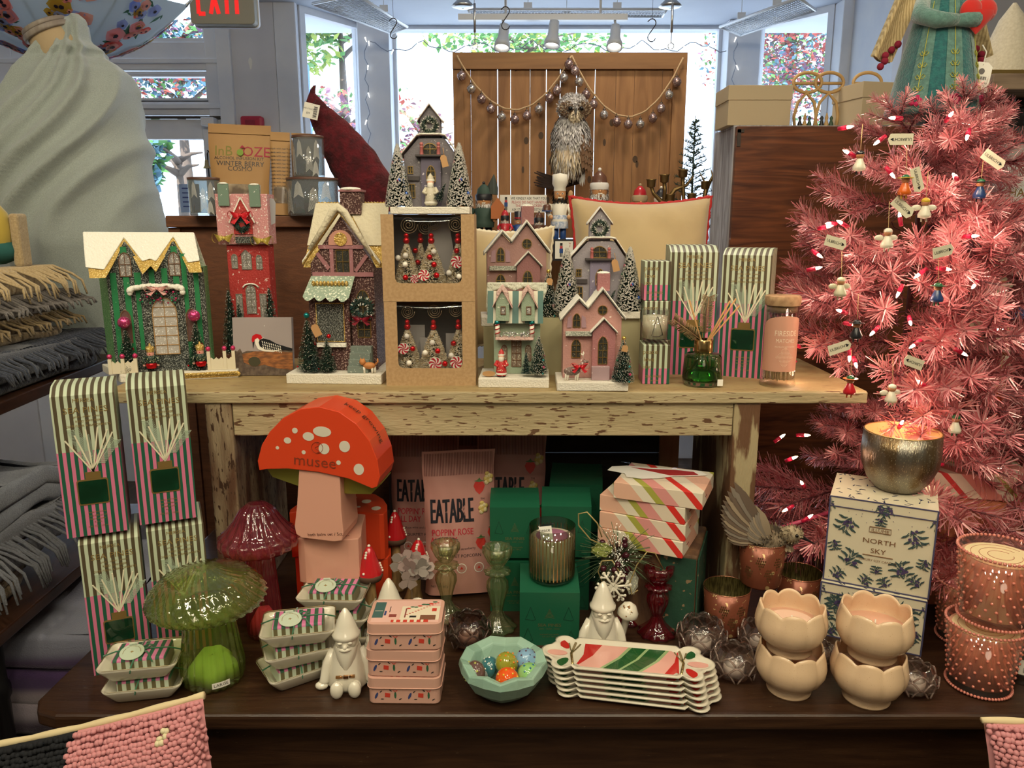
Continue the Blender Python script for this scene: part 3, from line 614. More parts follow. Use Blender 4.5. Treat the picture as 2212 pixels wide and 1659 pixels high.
for k,(pz,c)in enumerate(((.0,(.02,.008,.022)),(.26,(.03,.012,.035)),(.34,(.30,.26,.30)),(.44,(.30,.25,.28)),(.50,(.06,.03,.10)),(.62,(.07,.035,.11)),(.70,(.22,.23,.30)),(.95,(.34,.36,.42)))):
 el=e[k]if k<2 else e.new(pz)
 el.position=pz;el.color=(*c,1)
L.new(mr.outputs[0],cr.inputs[0]);L.new(cr.outputs[0],N['Principled BSDF'].inputs['Base Color'])
folded('folded_blanket','purple and grey striped wool blanket on the low shelf beside the table',-1.46,-.80,1.37,1.83,.401,.31,plaid,4,None,seed=8,cat="blanket",sag=.03)
YM=2.10
dfm=thing('dress_form','dress form with a tan neck block wrapped in a pale green shawl','mannequin',(-1.2,YM,0),0)
rows=[(57,108,168),(70,92,184),(92,84,196),(112,74,222),(130,66,226),(160,40,262),(200,20,282),(240,-15,292),(290,-45,302),(340,-60,312),(400,-50,326),(460,-30,340),(520,0,356),(600,40,352),(700,60,340),(760,70,330)]
shw=mat('shawl_wool',(.37,.42,.40),.95,col2=(.29,.33,.31),ns=420,nr=(.3,.7),bump=.4,bs=500,sheen=.4)
def shawl(u,v):
 s_=v*(len(rows)-1);i=min(int(s_),len(rows)-2);t=s_-i;py,a,b_=[rows[i][k]*(1-t)+rows[i+1][k]*t for k in range(3)]
 L0,R0=atY(a,py,YM),atY(b_,py,YM);cx=(L0.x+R0.x)/2;r=(R0.x-L0.x)/2;an=2*PI*u
 ca,sa=math.cos(an),math.sin(an);z=L0.z
 z0_=(600-py)/500
 k_=ca*1.0+(py-90)/270.0
 fold=.0
 for c0,wd,am in ((.62,.06,.030),(.30,.07,.026),(.93,.07,.045),(1.30,.08,.050),(1.74,.10,.042),(-.2,.08,.022),(2.25,.08,.016)):
  q=(k_-c0+.12*math.sin(py/60))/wd;fold+=am*math.exp(-q*q)
 fade=min(1,max(0,(py-60)/60))*(1 if py<430 else max(.25,1-(py-430)/160))
 if 95<py<150 and ca>.2:fold+=.012*math.sin((py-95)/55*3*PI)*ca
 rr=r+fold*fade*(1 if sa<.3 else .2)*(1-.7*abs(ca));dd=min(r*.85,.19)+fold*fade*.8
 return (cx+ca*rr+(.003*math.sin(an*5+py/40))-(-1.2),sa*dd+.004*math.sin(an*9+py/30),z+(.03*(ca)if py<80 else 0))
MB().grid(shawl,150,110,wrap=True).build('shawl',shw,dfm)
q=MB();hem=[]
for i in range(24):
 py=225+i*18;k_=287+(py-225)*.18;c=atY(k_+6,py,YM-.02);hem.append((c.x+1.2,-.05-.02*math.sin(i*.4),c.z))
n0,n1=atY(97,58,YM-.03),atY(112,112,YM-.03);ng=MB()
M=Matrix.Translation((n0.x+1.2,-.03,n0.z))@Euler((R(8),R(-24),0)).to_matrix().to_4x4()
MB().lathe([(.052,-.02),(.062,-.12),(.08,-.2)],24,M=M).build('neck',mat('neck_canvas',(.45,.34,.2),.8),dfm)
MB().cyl(.060,-.02,-.006,28,M=M).cyl(.056,-.006,.006,28,M=M).build('neck_cap',mat('cap_wood',(.33,.29,.24),.45,col2=(.24,.2,.17),ns=8,scale=(8,1,1)),dfm,bevel=.003)
MB().cyl(.02,0,1.25,12).build('stand',black,dfm);MB().cyl(.15,0,.02,24).build('base',black,dfm)
c=atY(8,480,1.75);tr=thing('felt_bird','yellow felt bird figure with a pink comb behind the scarf stack at the left edge','figure',(c.x-.02,1.72,1.40))
MB().sph((0,0,.075),.055,0,16,10,(1,.8,1.3)).build('body',mat('felt_yellow',(.45,.33,.05),.95,sheen=.4),tr)
MB().tube([(-.03,-.02,.18),(0,-.035,.16),(.03,-.04,.12),(.035,-.045,.09)],[.012,.014,.012,.006],8).build('comb',mat('felt_pink',(.6,.16,.12),.95),tr)
MB().sph((.01,0,.035),.045,0,14,8,(1.2,.9,.7)).build('green_base',mat('felt_teal',(.02,.10,.09),.95),tr)
MB().box(.055,.075,-.01,.03,.0,.115).build('tan_post',cl_tan,tr,bevel=.006)
uc=atY(105,114,2.42);um=thing('floral_parasol','pale blue parasol with bright painted flowers hanging at the upper left','umbrella',(uc.x,2.5,uc.z),12)
um_m=mat('parasol_cloth',(.62,.74,.80),.6);translu(um_m,(.7,.82,.9),.6);RU=.37;NU=8
def canopy(u,v):
 a=2*PI*u;k_=(u*NU)%1;sc_=1-.10*math.sin(PI*k_)*v;r=RU*v*sc_
 return (r*math.cos(a),r*math.sin(a),.17*v**1.9-.012*v*math.sin(PI*k_))
MB().grid(canopy,NU*8,10,wrap=True).build('canopy',um_m,um)
fl_m=[mat('fl_pink',(.9,.35,.35),.6),mat('fl_blue',(.25,.35,.85),.6),mat('fl_red',(.85,.12,.10),.6),mat('fl_peach',(.85,.42,.35),.6),mat('fl_leaf',(.05,.16,.10),.6),mat('fl_ochre',(.55,.35,.05),.6),mat('fl_eye',(.03,.02,.04),.6),mat('fl_lilac',(.35,.42,.75),.6)]
[translu(m_,tuple(m_.node_tree.nodes['Principled BSDF'].inputs[0].default_value)[:3],.5)for m_ in fl_m];mb=MB();rs=random.Random(5)
def canf(u,v,dz):p=Vector(canopy(u,v));return p+Vector((0,0,dz))
for g in range(NU):
 for _ in range(58):
  v=rs.uniform(.18,.95);u=(g+.5+rs.uniform(-.38,.38)*v)/NU;s_=rs.uniform(.010,.030)
  c=Vector(canopy(u,v));dv=(Vector(canopy(u,v+.02))-c).normalized();du=(Vector(canopy(u+.003,v))-c).normalized();nn=du.cross(dv).normalized()
  if nn.z>0:nn=-nn
  kind=rs.choice([0,0,1,2,3,4,4,4,5,7])
  if kind==4:
   a=rs.uniform(0,6.3);e1=du*math.cos(a)+dv*math.sin(a);e2=dv*math.cos(a)-du*math.sin(a)
   mb.add([c+nn*.003-e1*s_*1.1,c+nn*.003+e2*s_*.32,c+nn*.003+e1*s_*1.1,c+nn*.003-e2*s_*.32],[(0,1,2,3)],4)
  else:
   for rr,mi,of in ((1,kind,.004),(.62,7 if kind==1 else 3 if kind==2 else kind,.006),(.25,6,.008)):
    ring=[c+nn*of+(du*math.cos(i*PI/5)+dv*math.sin(i*PI/5))*s_*rr*(1+.15*(i%2))for i in range(10)]
    mb.add(ring,[tuple(range(10))],mi)
mb.build('flower_print',fl_m,um)
for g in range(NU):MB().tube([canf(g/NU,t,.006)for t in (0,.2,.4,.6,.8,1,1.01)],.003,6).build('rib',silverhang,um)
for g in range(NU):MB().tube([canf(g/NU,.55,.004),(0,0,.30)],.0025,6).tube([canf(g/NU,.98,0),canf(g/NU,1.07,.012)],.003,6).build('stretcher',silverhang,um)
MB().tube([(0,0,-.03),(0,0,.06)],.005,8).tube([(0,0,.06),(0,0,ZC-uc.z-.002)],.001,4).build('shaft',silverhang,um)
YR=1.95;zsr=zat(YR,175);xr0=atY(2088,200,YR).x
rs_=thing('wall_shelf','weathered wooden shelf on a black bracket at the right edge','shelf',(xr0,YR,zsr))
shm=mat('shelf_oak',(.26,.19,.13),.6,col2=(.16,.11,.075),ns=5,scale=(1,8,8))
MB().box(0,.8,-.10,.6,-.035,.0).build('board',shm,rs_,bevel=.003);MB().box(-.01,.8,.02,.6,-.06,-.036).build('bracket',black,rs_)
c=atY(2195,100,2.0);o=MB().lathe([(.075,0),(.07,.04),(.055,.09),(.03,.16),(.004,.2)],40,fl=22,fd=.04).build('knit_cone',cloth('knit_cream',(.62,.57,.45),(.5,.45,.34),150));o.location=(c.x+.02,2.06,zsr+.001);tag(o,'cream knitted cone tree standing on the wall shelf','knit tree')
o=MB().box(-.10,.0,-.05,.03,0,.012).build('gold_box',gold);o.location=(c.x-.04,1.93,zsr+.001);tag(o,'flat gold box lying on the wall shelf before the knitted cone','box')
fx=thing('white_wire_stand','white wire stand behind the angel on the wall shelf','wire stand',(xr0+.01,2.15,zsr+.001))
for i in range(8):MB().tube([(i*.012,0,0),(i*.010+.01,0,.13)],.002,5).build('wire',wirew,fx)
MB().tube([(-.005,0,.13),(.1,0,.135)],.002,5).build('top_wire',wirew,fx)
un=thing('stock_unit','low dark stock unit behind the tree at the right','counter',(1.235,1.97,0))
MB().box(.0,.7,.0,.5,0,1.18).build('body',mat('unit_dark',(.03,.03,.04),.6),un,bevel=.004);MB().box(-.01,.7,-.01,.5,1.181,1.2).build('unit_top',mat('unit_top',(.12,.12,.13),.5),un)
def cbox(name,label,px,py0,py1,Y,w_,d_,m,rz=0,zbase=None,cat='box',lines=None):
 z1=zat(Y,py0);z0=zat(Y,py1)if zbase is None else zbase;c=atY(px,(py0+py1)/2,Y)
 t=thing(name,label,cat,(c.x,Y,z0),rz);MB().box(-w_/2,w_/2,0,d_,0,z1-z0).build('carton',m,t,bevel=.002)
 if lines:
  q=MB()
  for s_,sz,zf,mi in lines:q.text(s_,sz,0,(z1-z0)*zf,-.0008)
  q.build('lettering',gold,t)
 return t
whc=mat('white_card',(.62,.62,.60),.5);pkc=mat('pale_pink_card',(.66,.45,.42),.6);lav=mat('lavender_card',(.45,.28,.55),.6);blc=mat('blue_cloth',(.04,.10,.28),.8)
cbox('gift_carton','white carton with silver top standing on the stock unit behind the pink tree',2140,236,640,2.33,.20,.12,whc,zbase=1.201)
cbox('gift_carton','white carton with gold lettering at the right edge beside the tree',2208,310,640,2.05,.12,.1,whc,zbase=1.201,lines=(('HAPPY\nHOUR',.03,.72,0),))
cbox('gift_carton','blue fabric covered box low at the right edge behind the tree',2195,610,700,1.94,.12,.1,blc,zbase=1.201)
lv=cbox('folded_card','lilac folded card leaning at the right edge beside the felt ornaments',2195,850,905,1.92,.10,.01,lav,0,zbase=1.0)
bpy.data.objects.remove(lv.children[0]);bpy.data.objects.remove(lv)
lf=MB().box(-.055,.055,-.01,.02,0,.09).build('folded_card',lav,bevel=.002);lf.location=(1.06,1.74,TZ+.0);lf.rotation_euler=(R(-8),0,R(-20));tag(lf,'lilac card standing on the table behind the lower right of the tree','card')
# GOODS: shared kinds
class PX:
 """photo pixels measured on one upright object -> metres in that object's own frame"""
 def __init__(s,cx,by,loc):s.cx=cx;s.by=by;s.k=mpp(loc);
 def x(s,px):return (px-s.cx)*s.k
 def z(s,py):return (s.by-py)*s.k/.975
 def o(s,pts):return [(s.x(a),s.z(b))for a,b in pts]
def shear(a,z0):m=Matrix.Identity(4);m[1][2]=a;m[1][3]=-a*z0;return m
def brushmesh(name,n,mats,green,tip,tipn=.5,R0=.22,dots=0,dotm=(),dr=.018,seed=1,pw=.85,wneed=.010):
 rs=random.Random(seed);mb=MB();mb.lathe([(R0*.55,.04),(R0*.3,.5),(.004,.97)],10,0)
 for i in range(n):
  t=rs.random()**1.25;z=.03+.95*t;r=R0*(1-t)**pw+.018;a=rs.uniform(0,2*PI);ca,sa=math.cos(a),math.sin(a);dz=rs.uniform(-.03,.02)
  p0=Vector((ca*r*.35,sa*r*.35,z));p1=Vector((ca*r,sa*r,z+dz))*1;b=Vector((-sa,ca,rs.uniform(-.6,.6))).normalized()*wneed*.5
  mb.add([p0-b,p0+b,p1+b*.7,p1-b*.7],[(0,1,2,3)],rs.choice(green))
  if rs.random()<tipn:
   q=p1+(p1-p0)*.03;b2=b*1.9;u=Vector((ca*.5,sa*.5,.9))*wneed*1.1
   mb.add([q-b2,q-u*.6,q+b2,q+u],[(0,1,2,3)],rs.choice(tip))
 for i in range(dots):
  t=rs.random()*.85;z=.05+.9*t;r=(R0*(1-t)**pw)*1.0;a=rs.uniform(-PI,0)if rs.random()<.7 else rs.uniform(0,PI);mb.sph((math.cos(a)*r,math.sin(a)*r,z),dr*rs.uniform(.8,1.3),rs.choice(dotm),8,6)
 return mb.mesh(name,mats)
tg=mat('brush_green',(.025,.07,.04),.8);tdk=mat('brush_dark',(.012,.028,.02),.8);tsn=mat('brush_snow',(.78,.76,.70),.8);tcr=mat('brush_cream',(.88,.80,.60),.8);tcr2=mat('brush_gold',(.62,.48,.26),.7)
tteal=mat('brush_teal',(.02,.09,.09),.8)
bred=mat('bead_red',(.55,.01,.015),.12,.6);bgold=mat('bead_gold',(.70,.50,.12),.2,.8);bsil=mat('bead_silver',(.6,.6,.6),.15,.9);bpk=mat('bead_pink',(.62,.05,.16),.2,.4);bgr=mat('bead_green',(.02,.28,.12),.2,.3);bwh=mat('bead_white',(.8,.76,.65),.5);bteal=mat('bead_teal',(.02,.25,.25),.15,.7)
bluebead=mat('bead_blue',(.05,.12,.4),.2,.5)
TM=[tdk,tg,tsn,tcr,tcr2,bred,bgold,bsil,bpk,bgr,bwh,bteal,tteal,bluebead]
TREE={'snowy':brushmesh('snowy_brush',2600,TM,[0,1],[2],1.0,.27,9,[5,9,8,6,13],.028,3,.75,.015),'green':brushmesh('green_brush',1500,TM,[0,1,1],[2],.22,.24,5,[7,9,5],.022,4,.75,.011),'frost':brushmesh('frost_brush',1700,TM,[0,1,12],[2,10],.55,.27,10,[6,8,9,11,5],.03,5,.75,.013),'teal':brushmesh('teal_brush',1000,TM,[12,0],[10,2],.2,.25,0,[6],.02,6,.75,.013)}
def ptree(kind,P,par,px,py0,py1,y,wpx=None,nm='bottle_brush_tree'):
 h=P.z(py0)-P.z(py1);s_=h if wpx is None else wpx*P.k/.52
 return put(TREE[kind],nm,par,(P.x(px),y,P.z(py1)),(s_,s_,h))
paneg=mat('window_glitter',(.30,.28,.26),.4,.3,speck=(500,.6,(.8,.78,.72)),bump=.5,bs=400)
panedk=mat('window_dark',(.035,.035,.03),.3,speck=(600,.66,(.5,.42,.25)))
def pwin(P,par,cx,y0,y1,w_,yf,point=.25,fm=gold,pm=None,bars=1,nm='window',fr=1.6,rnd_=False):
 h=(P.z(y0)-P.z(y1));W=w_*P.k;z0=P.z(y1);X=P.x(cx);f=fr*P.k;mb=MB()
 oo=circ(X,z0+h/2,W/2,20)if rnd_ else arch(X,z0,W,h,10,point)if point is not None else [(X-W/2,z0),(X+W/2,z0),(X+W/2,z0+h),(X-W/2,z0+h)]
 ci=(X,z0+h/2);oi=[(ci[0]+(x-ci[0])*(1-2*f/W),ci[1]+(z-ci[1])*(1-2*f/h))for x,z in oo]
 n=len(oo);yb=yf-.0016
 mb.add([(x,yb,z)for x,z in oo]+[(x,yb,z)for x,z in oi]+[(x,yf+.001,z)for x,z in oo]+[(x,yf,z)for x,z in oi],[(i,(i+1)%n,n+(i+1)%n,n+i)for i in range(n)]+[(i,2*n+i,2*n+(i+1)%n,(i+1)%n)for i in range(n)]+[(n+i,n+(i+1)%n,3*n+(i+1)%n,3*n+i)for i in range(n)],0)
 b=f*.42
 if bars:
  mb.box(X-b,X+b,yb,yf,z0+f,z0+h-f*1.5,0)
  for q in range(1,bars+1):zz_=z0+h*q/(bars+1);mb.box(X-W/2+f,X+W/2-f,yb,yf,zz_-b,zz_+b,0)
 wo=mb.build(nm,fm,par);MB().add([(x,yf-.0003,z)for x,z in oi],[tuple(range(n))]).build('pane',pm or panedk,wo);return wo
def wreath(P,par,cx,cy,r,yf,mm=(1,2),nm='wreath',n=420,rt=.34):
 mb=MB();rs=random.Random(int(cx));Rr=r*P.k;X,Z=P.x(cx),P.z(cy);t=Rr*rt
 mb.lathe([(Rr*.72+t*.6*math.cos(a),t*.6*math.sin(a))for a in [i*PI/4 for i in range(9)]],24,0,M=Matrix.Translation((X,yf-t*.5,Z))@Matrix.Rotation(R(90),4,'X'))
 for _ in range(n):
  a=rs.uniform(0,2*PI);b_=rs.uniform(0,2*PI);d=Vector((math.cos(a)*math.cos(b_),-math.sin(b_),math.sin(a)*math.cos(b_)));c=Vector((X+math.cos(a)*Rr*.72,yf-t*.5,Z+math.sin(a)*Rr*.72))
  s_=Vector((rs.uniform(-1,1),rs.uniform(-1,1),rs.uniform(-1,1))).normalized()*t*.16
  mb.add([c+d*t*.4-s_,c+d*t*.4+s_,c+d*t*1.15+s_,c+d*t*1.15-s_],[(0,1,2,3)],rs.choice(mm))
 return mb.build(nm,TM,par)
def bow(P,par,cx,cy,w_,h_,yf,m,nm='bow',tails=True):
 mb=MB();X,Z=P.x(cx),P.z(cy);W,H_=w_*P.k/2,h_*P.k/2;y=yf-.003
 for s_ in (-1,1):
  def f(u,v,s_=s_):
   a=2*PI*u;rx=W*(.5-.5*math.cos(a));hz=H_*math.sin(a)*(.35+.65*(.5-.5*math.cos(a)))
   return (X+s_*rx,y-(v-.5)*.005-.004*math.sin(a*.5),Z+hz*.7+.15*H_)
  mb.grid(f,20,1)
  mb.grid(lambda u,v,s_=s_:(X+s_*W*(.9*u*(.5+.5*v)),y-.004*math.sin(PI*u)-.0006,Z+H_*(.15+(.75*(v-.5))*(.25+u))),8,4)
  if tails:mb.add([(X,y-.002,Z),(X+s_*W*.5,y-.004,Z-H_),(X+s_*W*.8,y-.004,Z-H_*.75),(X+s_*.0+s_*.001,y-.002,Z+.12*H_)],[(0,1,2,3)])
 mb.sph((X,y-.002,Z+.1*H_),H_*.22);return mb.build(nm,m,par)
def snowcap(o,y0,y1,par,th=.004,m=None,nm='roof_snow',M=None,bev=.002):
 mb=MB().slab(o,y0,y1,0,M);return mb.build(nm,m or snow,par,bevel=bev,seg=3)
def gableroof(P,par,pts,y0,y1,th=5,m=None,nm='roof',over=3,snowy=True):
 """zig-zag roof line given in pixels (eave..peak..eave) made as thick folded card, snow on top"""
 t=th*P.k;o=P.o(pts);up=[(x,z+t)for x,z in o];q=MB();s_=MB()
 for i in range(len(o)-1):
  q.slab([o[i],o[i+1],(o[i+1][0],o[i+1][1]+t*.45),(o[i][0],o[i][1]+t*.45)],y0,y1)
  a,b=o[i],o[i+1]
  s_.slab([(a[0],a[1]+t*.45),(b[0],b[1]+t*.45),(b[0],b[1]+t*1.25),(a[0],a[1]+t*1.25)],y0-.001,y1)
 r=q.build(nm,m or goldglit,par,bevel=.0006)
 if snowy:s_.build('roof_snow',snow,par,bevel=min(.0022,t*.35),seg=3)
 return r
def basebox(P,par,x0,x1,y0p,d_,h_,m=None):
 o=MB().box(P.x(x0),P.x(x1),0,d_,0,h_).build('snowy_base',m or mat('base_white',(.74,.70,.60),.7,bump=.5,bs=300,speck=(400,.7,(.9,.9,.85))),par,bevel=.0015);return o
tagk=mat('kraft_tag',(.50,.28,.12),.7)
def hangtag(P,par,cx,cy,w_,h_,y,rot=0,m=None):
 X,Z=P.x(cx),P.z(cy);a,b=w_*P.k/2,h_*P.k/2;T=TR(X,y,Z,0,rot,0)
 return MB().slab([(-a,-b),(a,-b),(a,b*.6),(a*.5,b),(-a*.5,b),(-a,b*.6)],0,.0012,0,T).tube([(X,y,Z+b),(X-.002,y+.002,Z+b+.012)],.0006,4).build('price_tag',m or tagk,par)
def figure(par,loc,h,coat_,hat,skin=(.8,.5,.35),nm='santa_figure',hold=None):
 """small painted figure: boots, coat, head, beard, hat"""
 mb=MB();s_=h
 for sx in (-1,1):mb.sph((sx*.09*s_,-.02*s_,.05*s_),.07*s_,1,10,6,(1,1.4,.7))
 mb.lathe([(.17*s_,.04*s_),(.2*s_,.12*s_),(.17*s_,.35*s_),(.14*s_,.55*s_),(.08*s_,.66*s_)],14,0)
 mb.lathe([(.2*s_,.09*s_),(.215*s_,.12*s_),(.2*s_,.16*s_)],14,2)
 for sx in (-1,1):mb.tube([(sx*.13*s_,0,.58*s_),(sx*.22*s_,-.05*s_,.44*s_),(sx*.12*s_,-.15*s_,.4*s_)],[.06*s_,.06*s_,.045*s_],8,0)
 mb.sph((0,-.02*s_,.74*s_),.115*s_,3,12,8);mb.sph((0,-.085*s_,.66*s_),.10*s_,2,12,8,(1,.6,1.3))
 mb.lathe([(.125*s_,.78*s_),(.13*s_,.81*s_),(.12*s_,.84*s_)],12,2);mb.lathe([(.11*s_,.82*s_),(.09*s_,.92*s_),(.03*s_,1.0*s_),(.001,1.02*s_)],12,4)
 o=mb.build(nm,[coat_,black,bwh,mat('face_skin',(.75,.42,.28),.5),hat],par);o.location=loc;return o
sage,olive,pnk,grn=(.50,.58,.42),(.085,.065,.035),(.62,.17,.29),(.012,.10,.055)
DH,DW,DD=.243,.089,.082
dbm=stripe_mat('diffuser_card',olive,sage,grn,pnk,DH*.58,DW/8.5,'xy',.0)
def diffuser_box(label,loc,rz,bend=0):
 t=thing('diffuser_box',label,'gift box',loc,rz,'striped reed diffuser boxes')
 mb=MB();mb.box(-DW/2,DW/2,0,DD,0,DH-.012)
 mb.grid(lambda u,v:(-DW/2+DW*u,DD*v,DH-.012+.012*math.sin(min(1,v*2.2)*PI/2)),1,8)
 for x in (-DW/2,DW/2):mb.add([(x,0,DH-.012)]+[(x,DD*v,DH-.012+.012*math.sin(min(1,v*2.2)*PI/2))for v in [j/8 for j in range(9)]]+[(x,DD,DH-.012)],[tuple(range(11))])
 mb.add([(-DW/2,DD,DH-.012),(DW/2,DD,DH-.012),(DW/2,DD,DH),(-DW/2,DD,DH)],[(0,1,2,3)])
 mb.build('carton',dbm,t)
 def zf(f):return DH*(1-f)
 q=MB();q.slab([(a,b+zf(.70))for a,b in rrect(DW*.50,DH*.175,.004)],-.0006,.0002).slab([(-.009,zf(.612)),(.013,zf(.612)),(.013,zf(.565)),(-.009,zf(.565))],-.0006,.0002);q.build('gold_frame',mat('gold_card',(.25,.16,.05),.45,.4),t)
 MB().slab([(a,b+zf(.70))for a,b in rrect(DW*.46,DH*.155,.003)],-.0011,-.0004).build('bottle_window',mat('bottle_window_green',(.004,.028,.012),.06,col2=(.006,.045,.02),ns=20,coat=.6),t)
 q=MB();rs=random.Random(3)
 for x1,f in ((-.036,.34),(-.022,.31),(-.006,.28),(.011,.27),(.024,.29),(.031,.31)):
  stroke(q,(.003,zf(.565)),(x1+.005,zf(f)),.0022,-.0010)
 q.build('reeds_print',mat('reed_cream',(.72,.68,.50),.5),t)
 q=MB()
 for x1,f in ((-.018,.27),(.038,.36),(-.005,.33)):
  a=Vector((.003,zf(.56)));b=Vector((x1,zf(f)))
  stroke(q,a,b,.0005,-.0008)
  for i in range(26):
   c=a.lerp(b,.25+.75*i/26);d=(b-a).normalized();nn=Vector((-d.y,d.x))
   for s_ in (-1,1):stroke(q,c,c+(d*.6+nn*s_)*.0085,.00045,-.0008)
 q.build('pine_print',mat('pine_print',(.45,.55,.42),.5),t)
 q=MB().text('MERSEA',.0085,0,zf(.085),-.0004).text('SEA PINES',.0135,.002,zf(.15),-.0004,sx=1.05)
 for s_,f in (('pine , cedar , moss',.19),('REED DIFFUSER',.222),('DIFFUSEUR A BATONNETS',.252)):q.text(s_,.0052,.004,zf(f),-.0004)
 for k_,f in enumerate((.84,.865,.888,.91,.94)):q.text(('made with care','reed diffuser oil','blend of pine','6.5 oz','4 FL OZ  118 mL')[k_],.0042,.002,zf(f),-.0004)
 q.build('lettering',gprint,t);return t
p1=onT(268,1446)
L0=Vector((p1.x,p1.y,TZ));th=25;ex=Vector((math.cos(R(th)),math.sin(R(th)),0));ey=Vector((-math.sin(R(th)),math.cos(R(th)),0))
db=diffuser_box('striped reed diffuser box at the front left of the table, under another one',L0,th)
dup(db,L0+ex*-.014+ey*.004+Vector((0,0,DH+.001)),'striped reed diffuser box leaning on top of the front left stack, leftmost of all',24)
L1=L0+ex*.099+ey*.016
dup(db,L1,'striped reed diffuser box behind the green glass mushroom, bottom of the inner stack',25)
dup(db,L1+ex*-.008+Vector((0,0,DH+.001)),'striped reed diffuser box on top of the inner stack, just left of the bench leg',24)
bb=onB(1507,836)
dup(db,(bb.x+.010,1.50,BZ),'striped reed diffuser box on the bench behind the green reed bottle',-5,1.04)
dup(db,(bb.x+.104,1.475,BZ),'striped reed diffuser box on the bench beside the match jar',-24,1.02)
def hthing(label,cx,by,rz=0,zb=BZ,Y=None,name='glitter_house',group=None):
 p=atZ(cx,by,zb)if Y is None else Vector((atY(cx,by,Y).x,Y,zb));t=thing(name,label,'decorative house',(p.x,p.y,zb),rz,group);return t,PX(cx,by,(p.x,p.y,zb))
t,P=hthing('green striped glitter house with two white snowy gables and little nutcrackers',372,822,14)
ggl=mat('green_glitter',(.10,.27,.10),.45,speck=(420,.62,(.5,.7,.4)),bump=.4,bs=400)
gst=mat('green_stripe',(.02,.20,.07),.5,speck=(300,.72,(.5,.6,.45)))
blk=mat('black_glitter',(.03,.035,.03),.5,speck=(520,.55,(.34,.36,.32)),bump=.9,bs=420)
base_w=mat('base_white',(.74,.70,.60),.7,bump=.5,bs=300,speck=(400,.7,(.9,.9,.85)))
MB().plan([(P.x(270),0),(P.x(508),0),(P.x(508),.13),(P.x(200),.13)],0,.016).build('snowy_base',base_w,t,bevel=.0015)
q=MB()
for i in range(32):q.lathe([(.002+.0035*math.cos(a),.0008*math.sin(a))for a in [j*PI/3 for j in range(7)]],8,M=TR(P.x(395)+i*.0032*1.0,-.001,.008,90))
q.build('gold_trim',goldglit,t)
yf=.035;zb_=.0165;o=P.o([(255,805),(447,805),(447,600),(425,590),(390,535),(357,592),(335,592),(295,535),(262,600),(255,600)])
q=MB();q.slab([(x,max(z,zb_))for x,z in o],yf,yf+.012);q.build('front_wall',blk,t,bevel=.0006)
MB().add([(P.x(255),yf+.0125,zb_),(P.x(218),.115,zb_),(P.x(218),.115,P.z(590)),(P.x(255),yf+.0125,P.z(590)),(P.x(445),yf+.0125,zb_),(P.x(445),.115,zb_),(P.x(445),.115,P.z(590)),(P.x(445),yf+.0125,P.z(590))],[(0,3,2,1),(4,5,6,7),(3,7,6,2),(1,2,6,5)]).build('side_wall',ggl,t)
q=MB()
for a,b,c0,c1 in ((262,274,598,800),(287,299,545,800),(309,322,598,760),(338,349,592,640),(363,375,590,640),(386,398,545,650),(404,414,560,800),(427,437,598,800)):
 q.slab(P.o([(a,c1),(b,c1),(b,c0),(a,c0)]),yf-.0012,yf)
q.build('green_stripes',gst,t)
zr_,ze=P.z(517),P.z(604);sl=(.115-.005)/(zr_-ze)*.62;SH=shear(sl,ze)
roofo=P.o([(232,606),(262,606),(293,536),(332,600),(347,584),(358,596),(390,534),(424,598),(449,598),(428,519),(210,517)])
MB().slab(roofo,.004,.0075,0,SH).build('roof',goldglit,t)
MB().slab([(x,z if z>P.z(560)else z+P.k*0)for x,z in P.o([(222,585),(258,590),(290,528),(330,575),(345,570),(357,575),(388,526),(420,578),(444,575),(430,517),(208,515)])],.0005,.0065,0,SH).build('roof_snow',snow,t,bevel=.0025,seg=3)
SB=shear(-sl*.6,zr_)
MB().slab(P.o([(208,520),(430,520),(445,600),(203,600)]),.004+sl*(zr_-ze),.008+sl*(zr_-ze),0,SB).build('rear_roof',snow,t)
for cx in (294,391):pwin(P,t,cx,556,606,24,yf-.0012,.5,mat('brown_frame',(.16,.08,.04),.6),paneg,1)
for cx in (284,416):pwin(P,t,cx,675,745,22,yf-.0012,.5,mat('brown_frame',(.16,.08,.04),.6),mat('window_plum',(.14,.07,.06),.5),0)
pwin(P,t,363,650,771,50,yf-.004,.3,mat('door_gold',(.40,.24,.10),.5),mat('door_glitter',(.45,.42,.38),.5,speck=(400,.62,(.8,.8,.8)),bump=.6),5,nm='door')
q=MB();q.slab(P.o([(335,800),(405,800),(405,640),(393,622),(330,622),(318,640),(318,800)]),yf-.003,yf-.0005).build('door_surround',blk,t)
q=MB()
for i in range(40):
 a=PI*i/39;q.sph((P.x(352)-math.cos(a)*52*P.k,yf-.010+rnd.uniform(-.002,.002),P.z(640)+math.sin(a)**.4*14*P.k),.0055*(.8+.4*rnd.random()),0,7,5)
q.build('snow_ledge',snow,t)
stripeb=stripe_mat('candy_bow',(.6,.02,.03),(.8,.76,.68),None,None,0,.0016,'z')
bow(P,t,355,632,50,26,yf-.014,stripeb)
q=MB()
for i in range(60):q.sph((P.x(rnd.uniform(318,398)),yf-.008-rnd.random()*.004,P.z(rnd.uniform(638,662))),rnd.uniform(.001,.0026),rnd.choice([0,9,8,7]),6,4)
q.build('garland',TM,t)
for k_ in range(3):q=MB().box(P.x(322-k_*9),P.x(398+k_*9),yf-.012-k_*.006,yf-.004,zb_,zb_+.015-k_*.005).build('step',blk,t)
for cx,ty in ((284,712),(424,702)):
 ptree('green',P,t,cx,ty,803,.020,46)
 MB().sph((P.x(cx),.018,P.z(ty-13)),13*P.k,0,14,10).build('pink_ball',mat('pink_mercury',(.60,.06,.2),.2,.6,speck=(300,.6,(.9,.4,.6))),t)
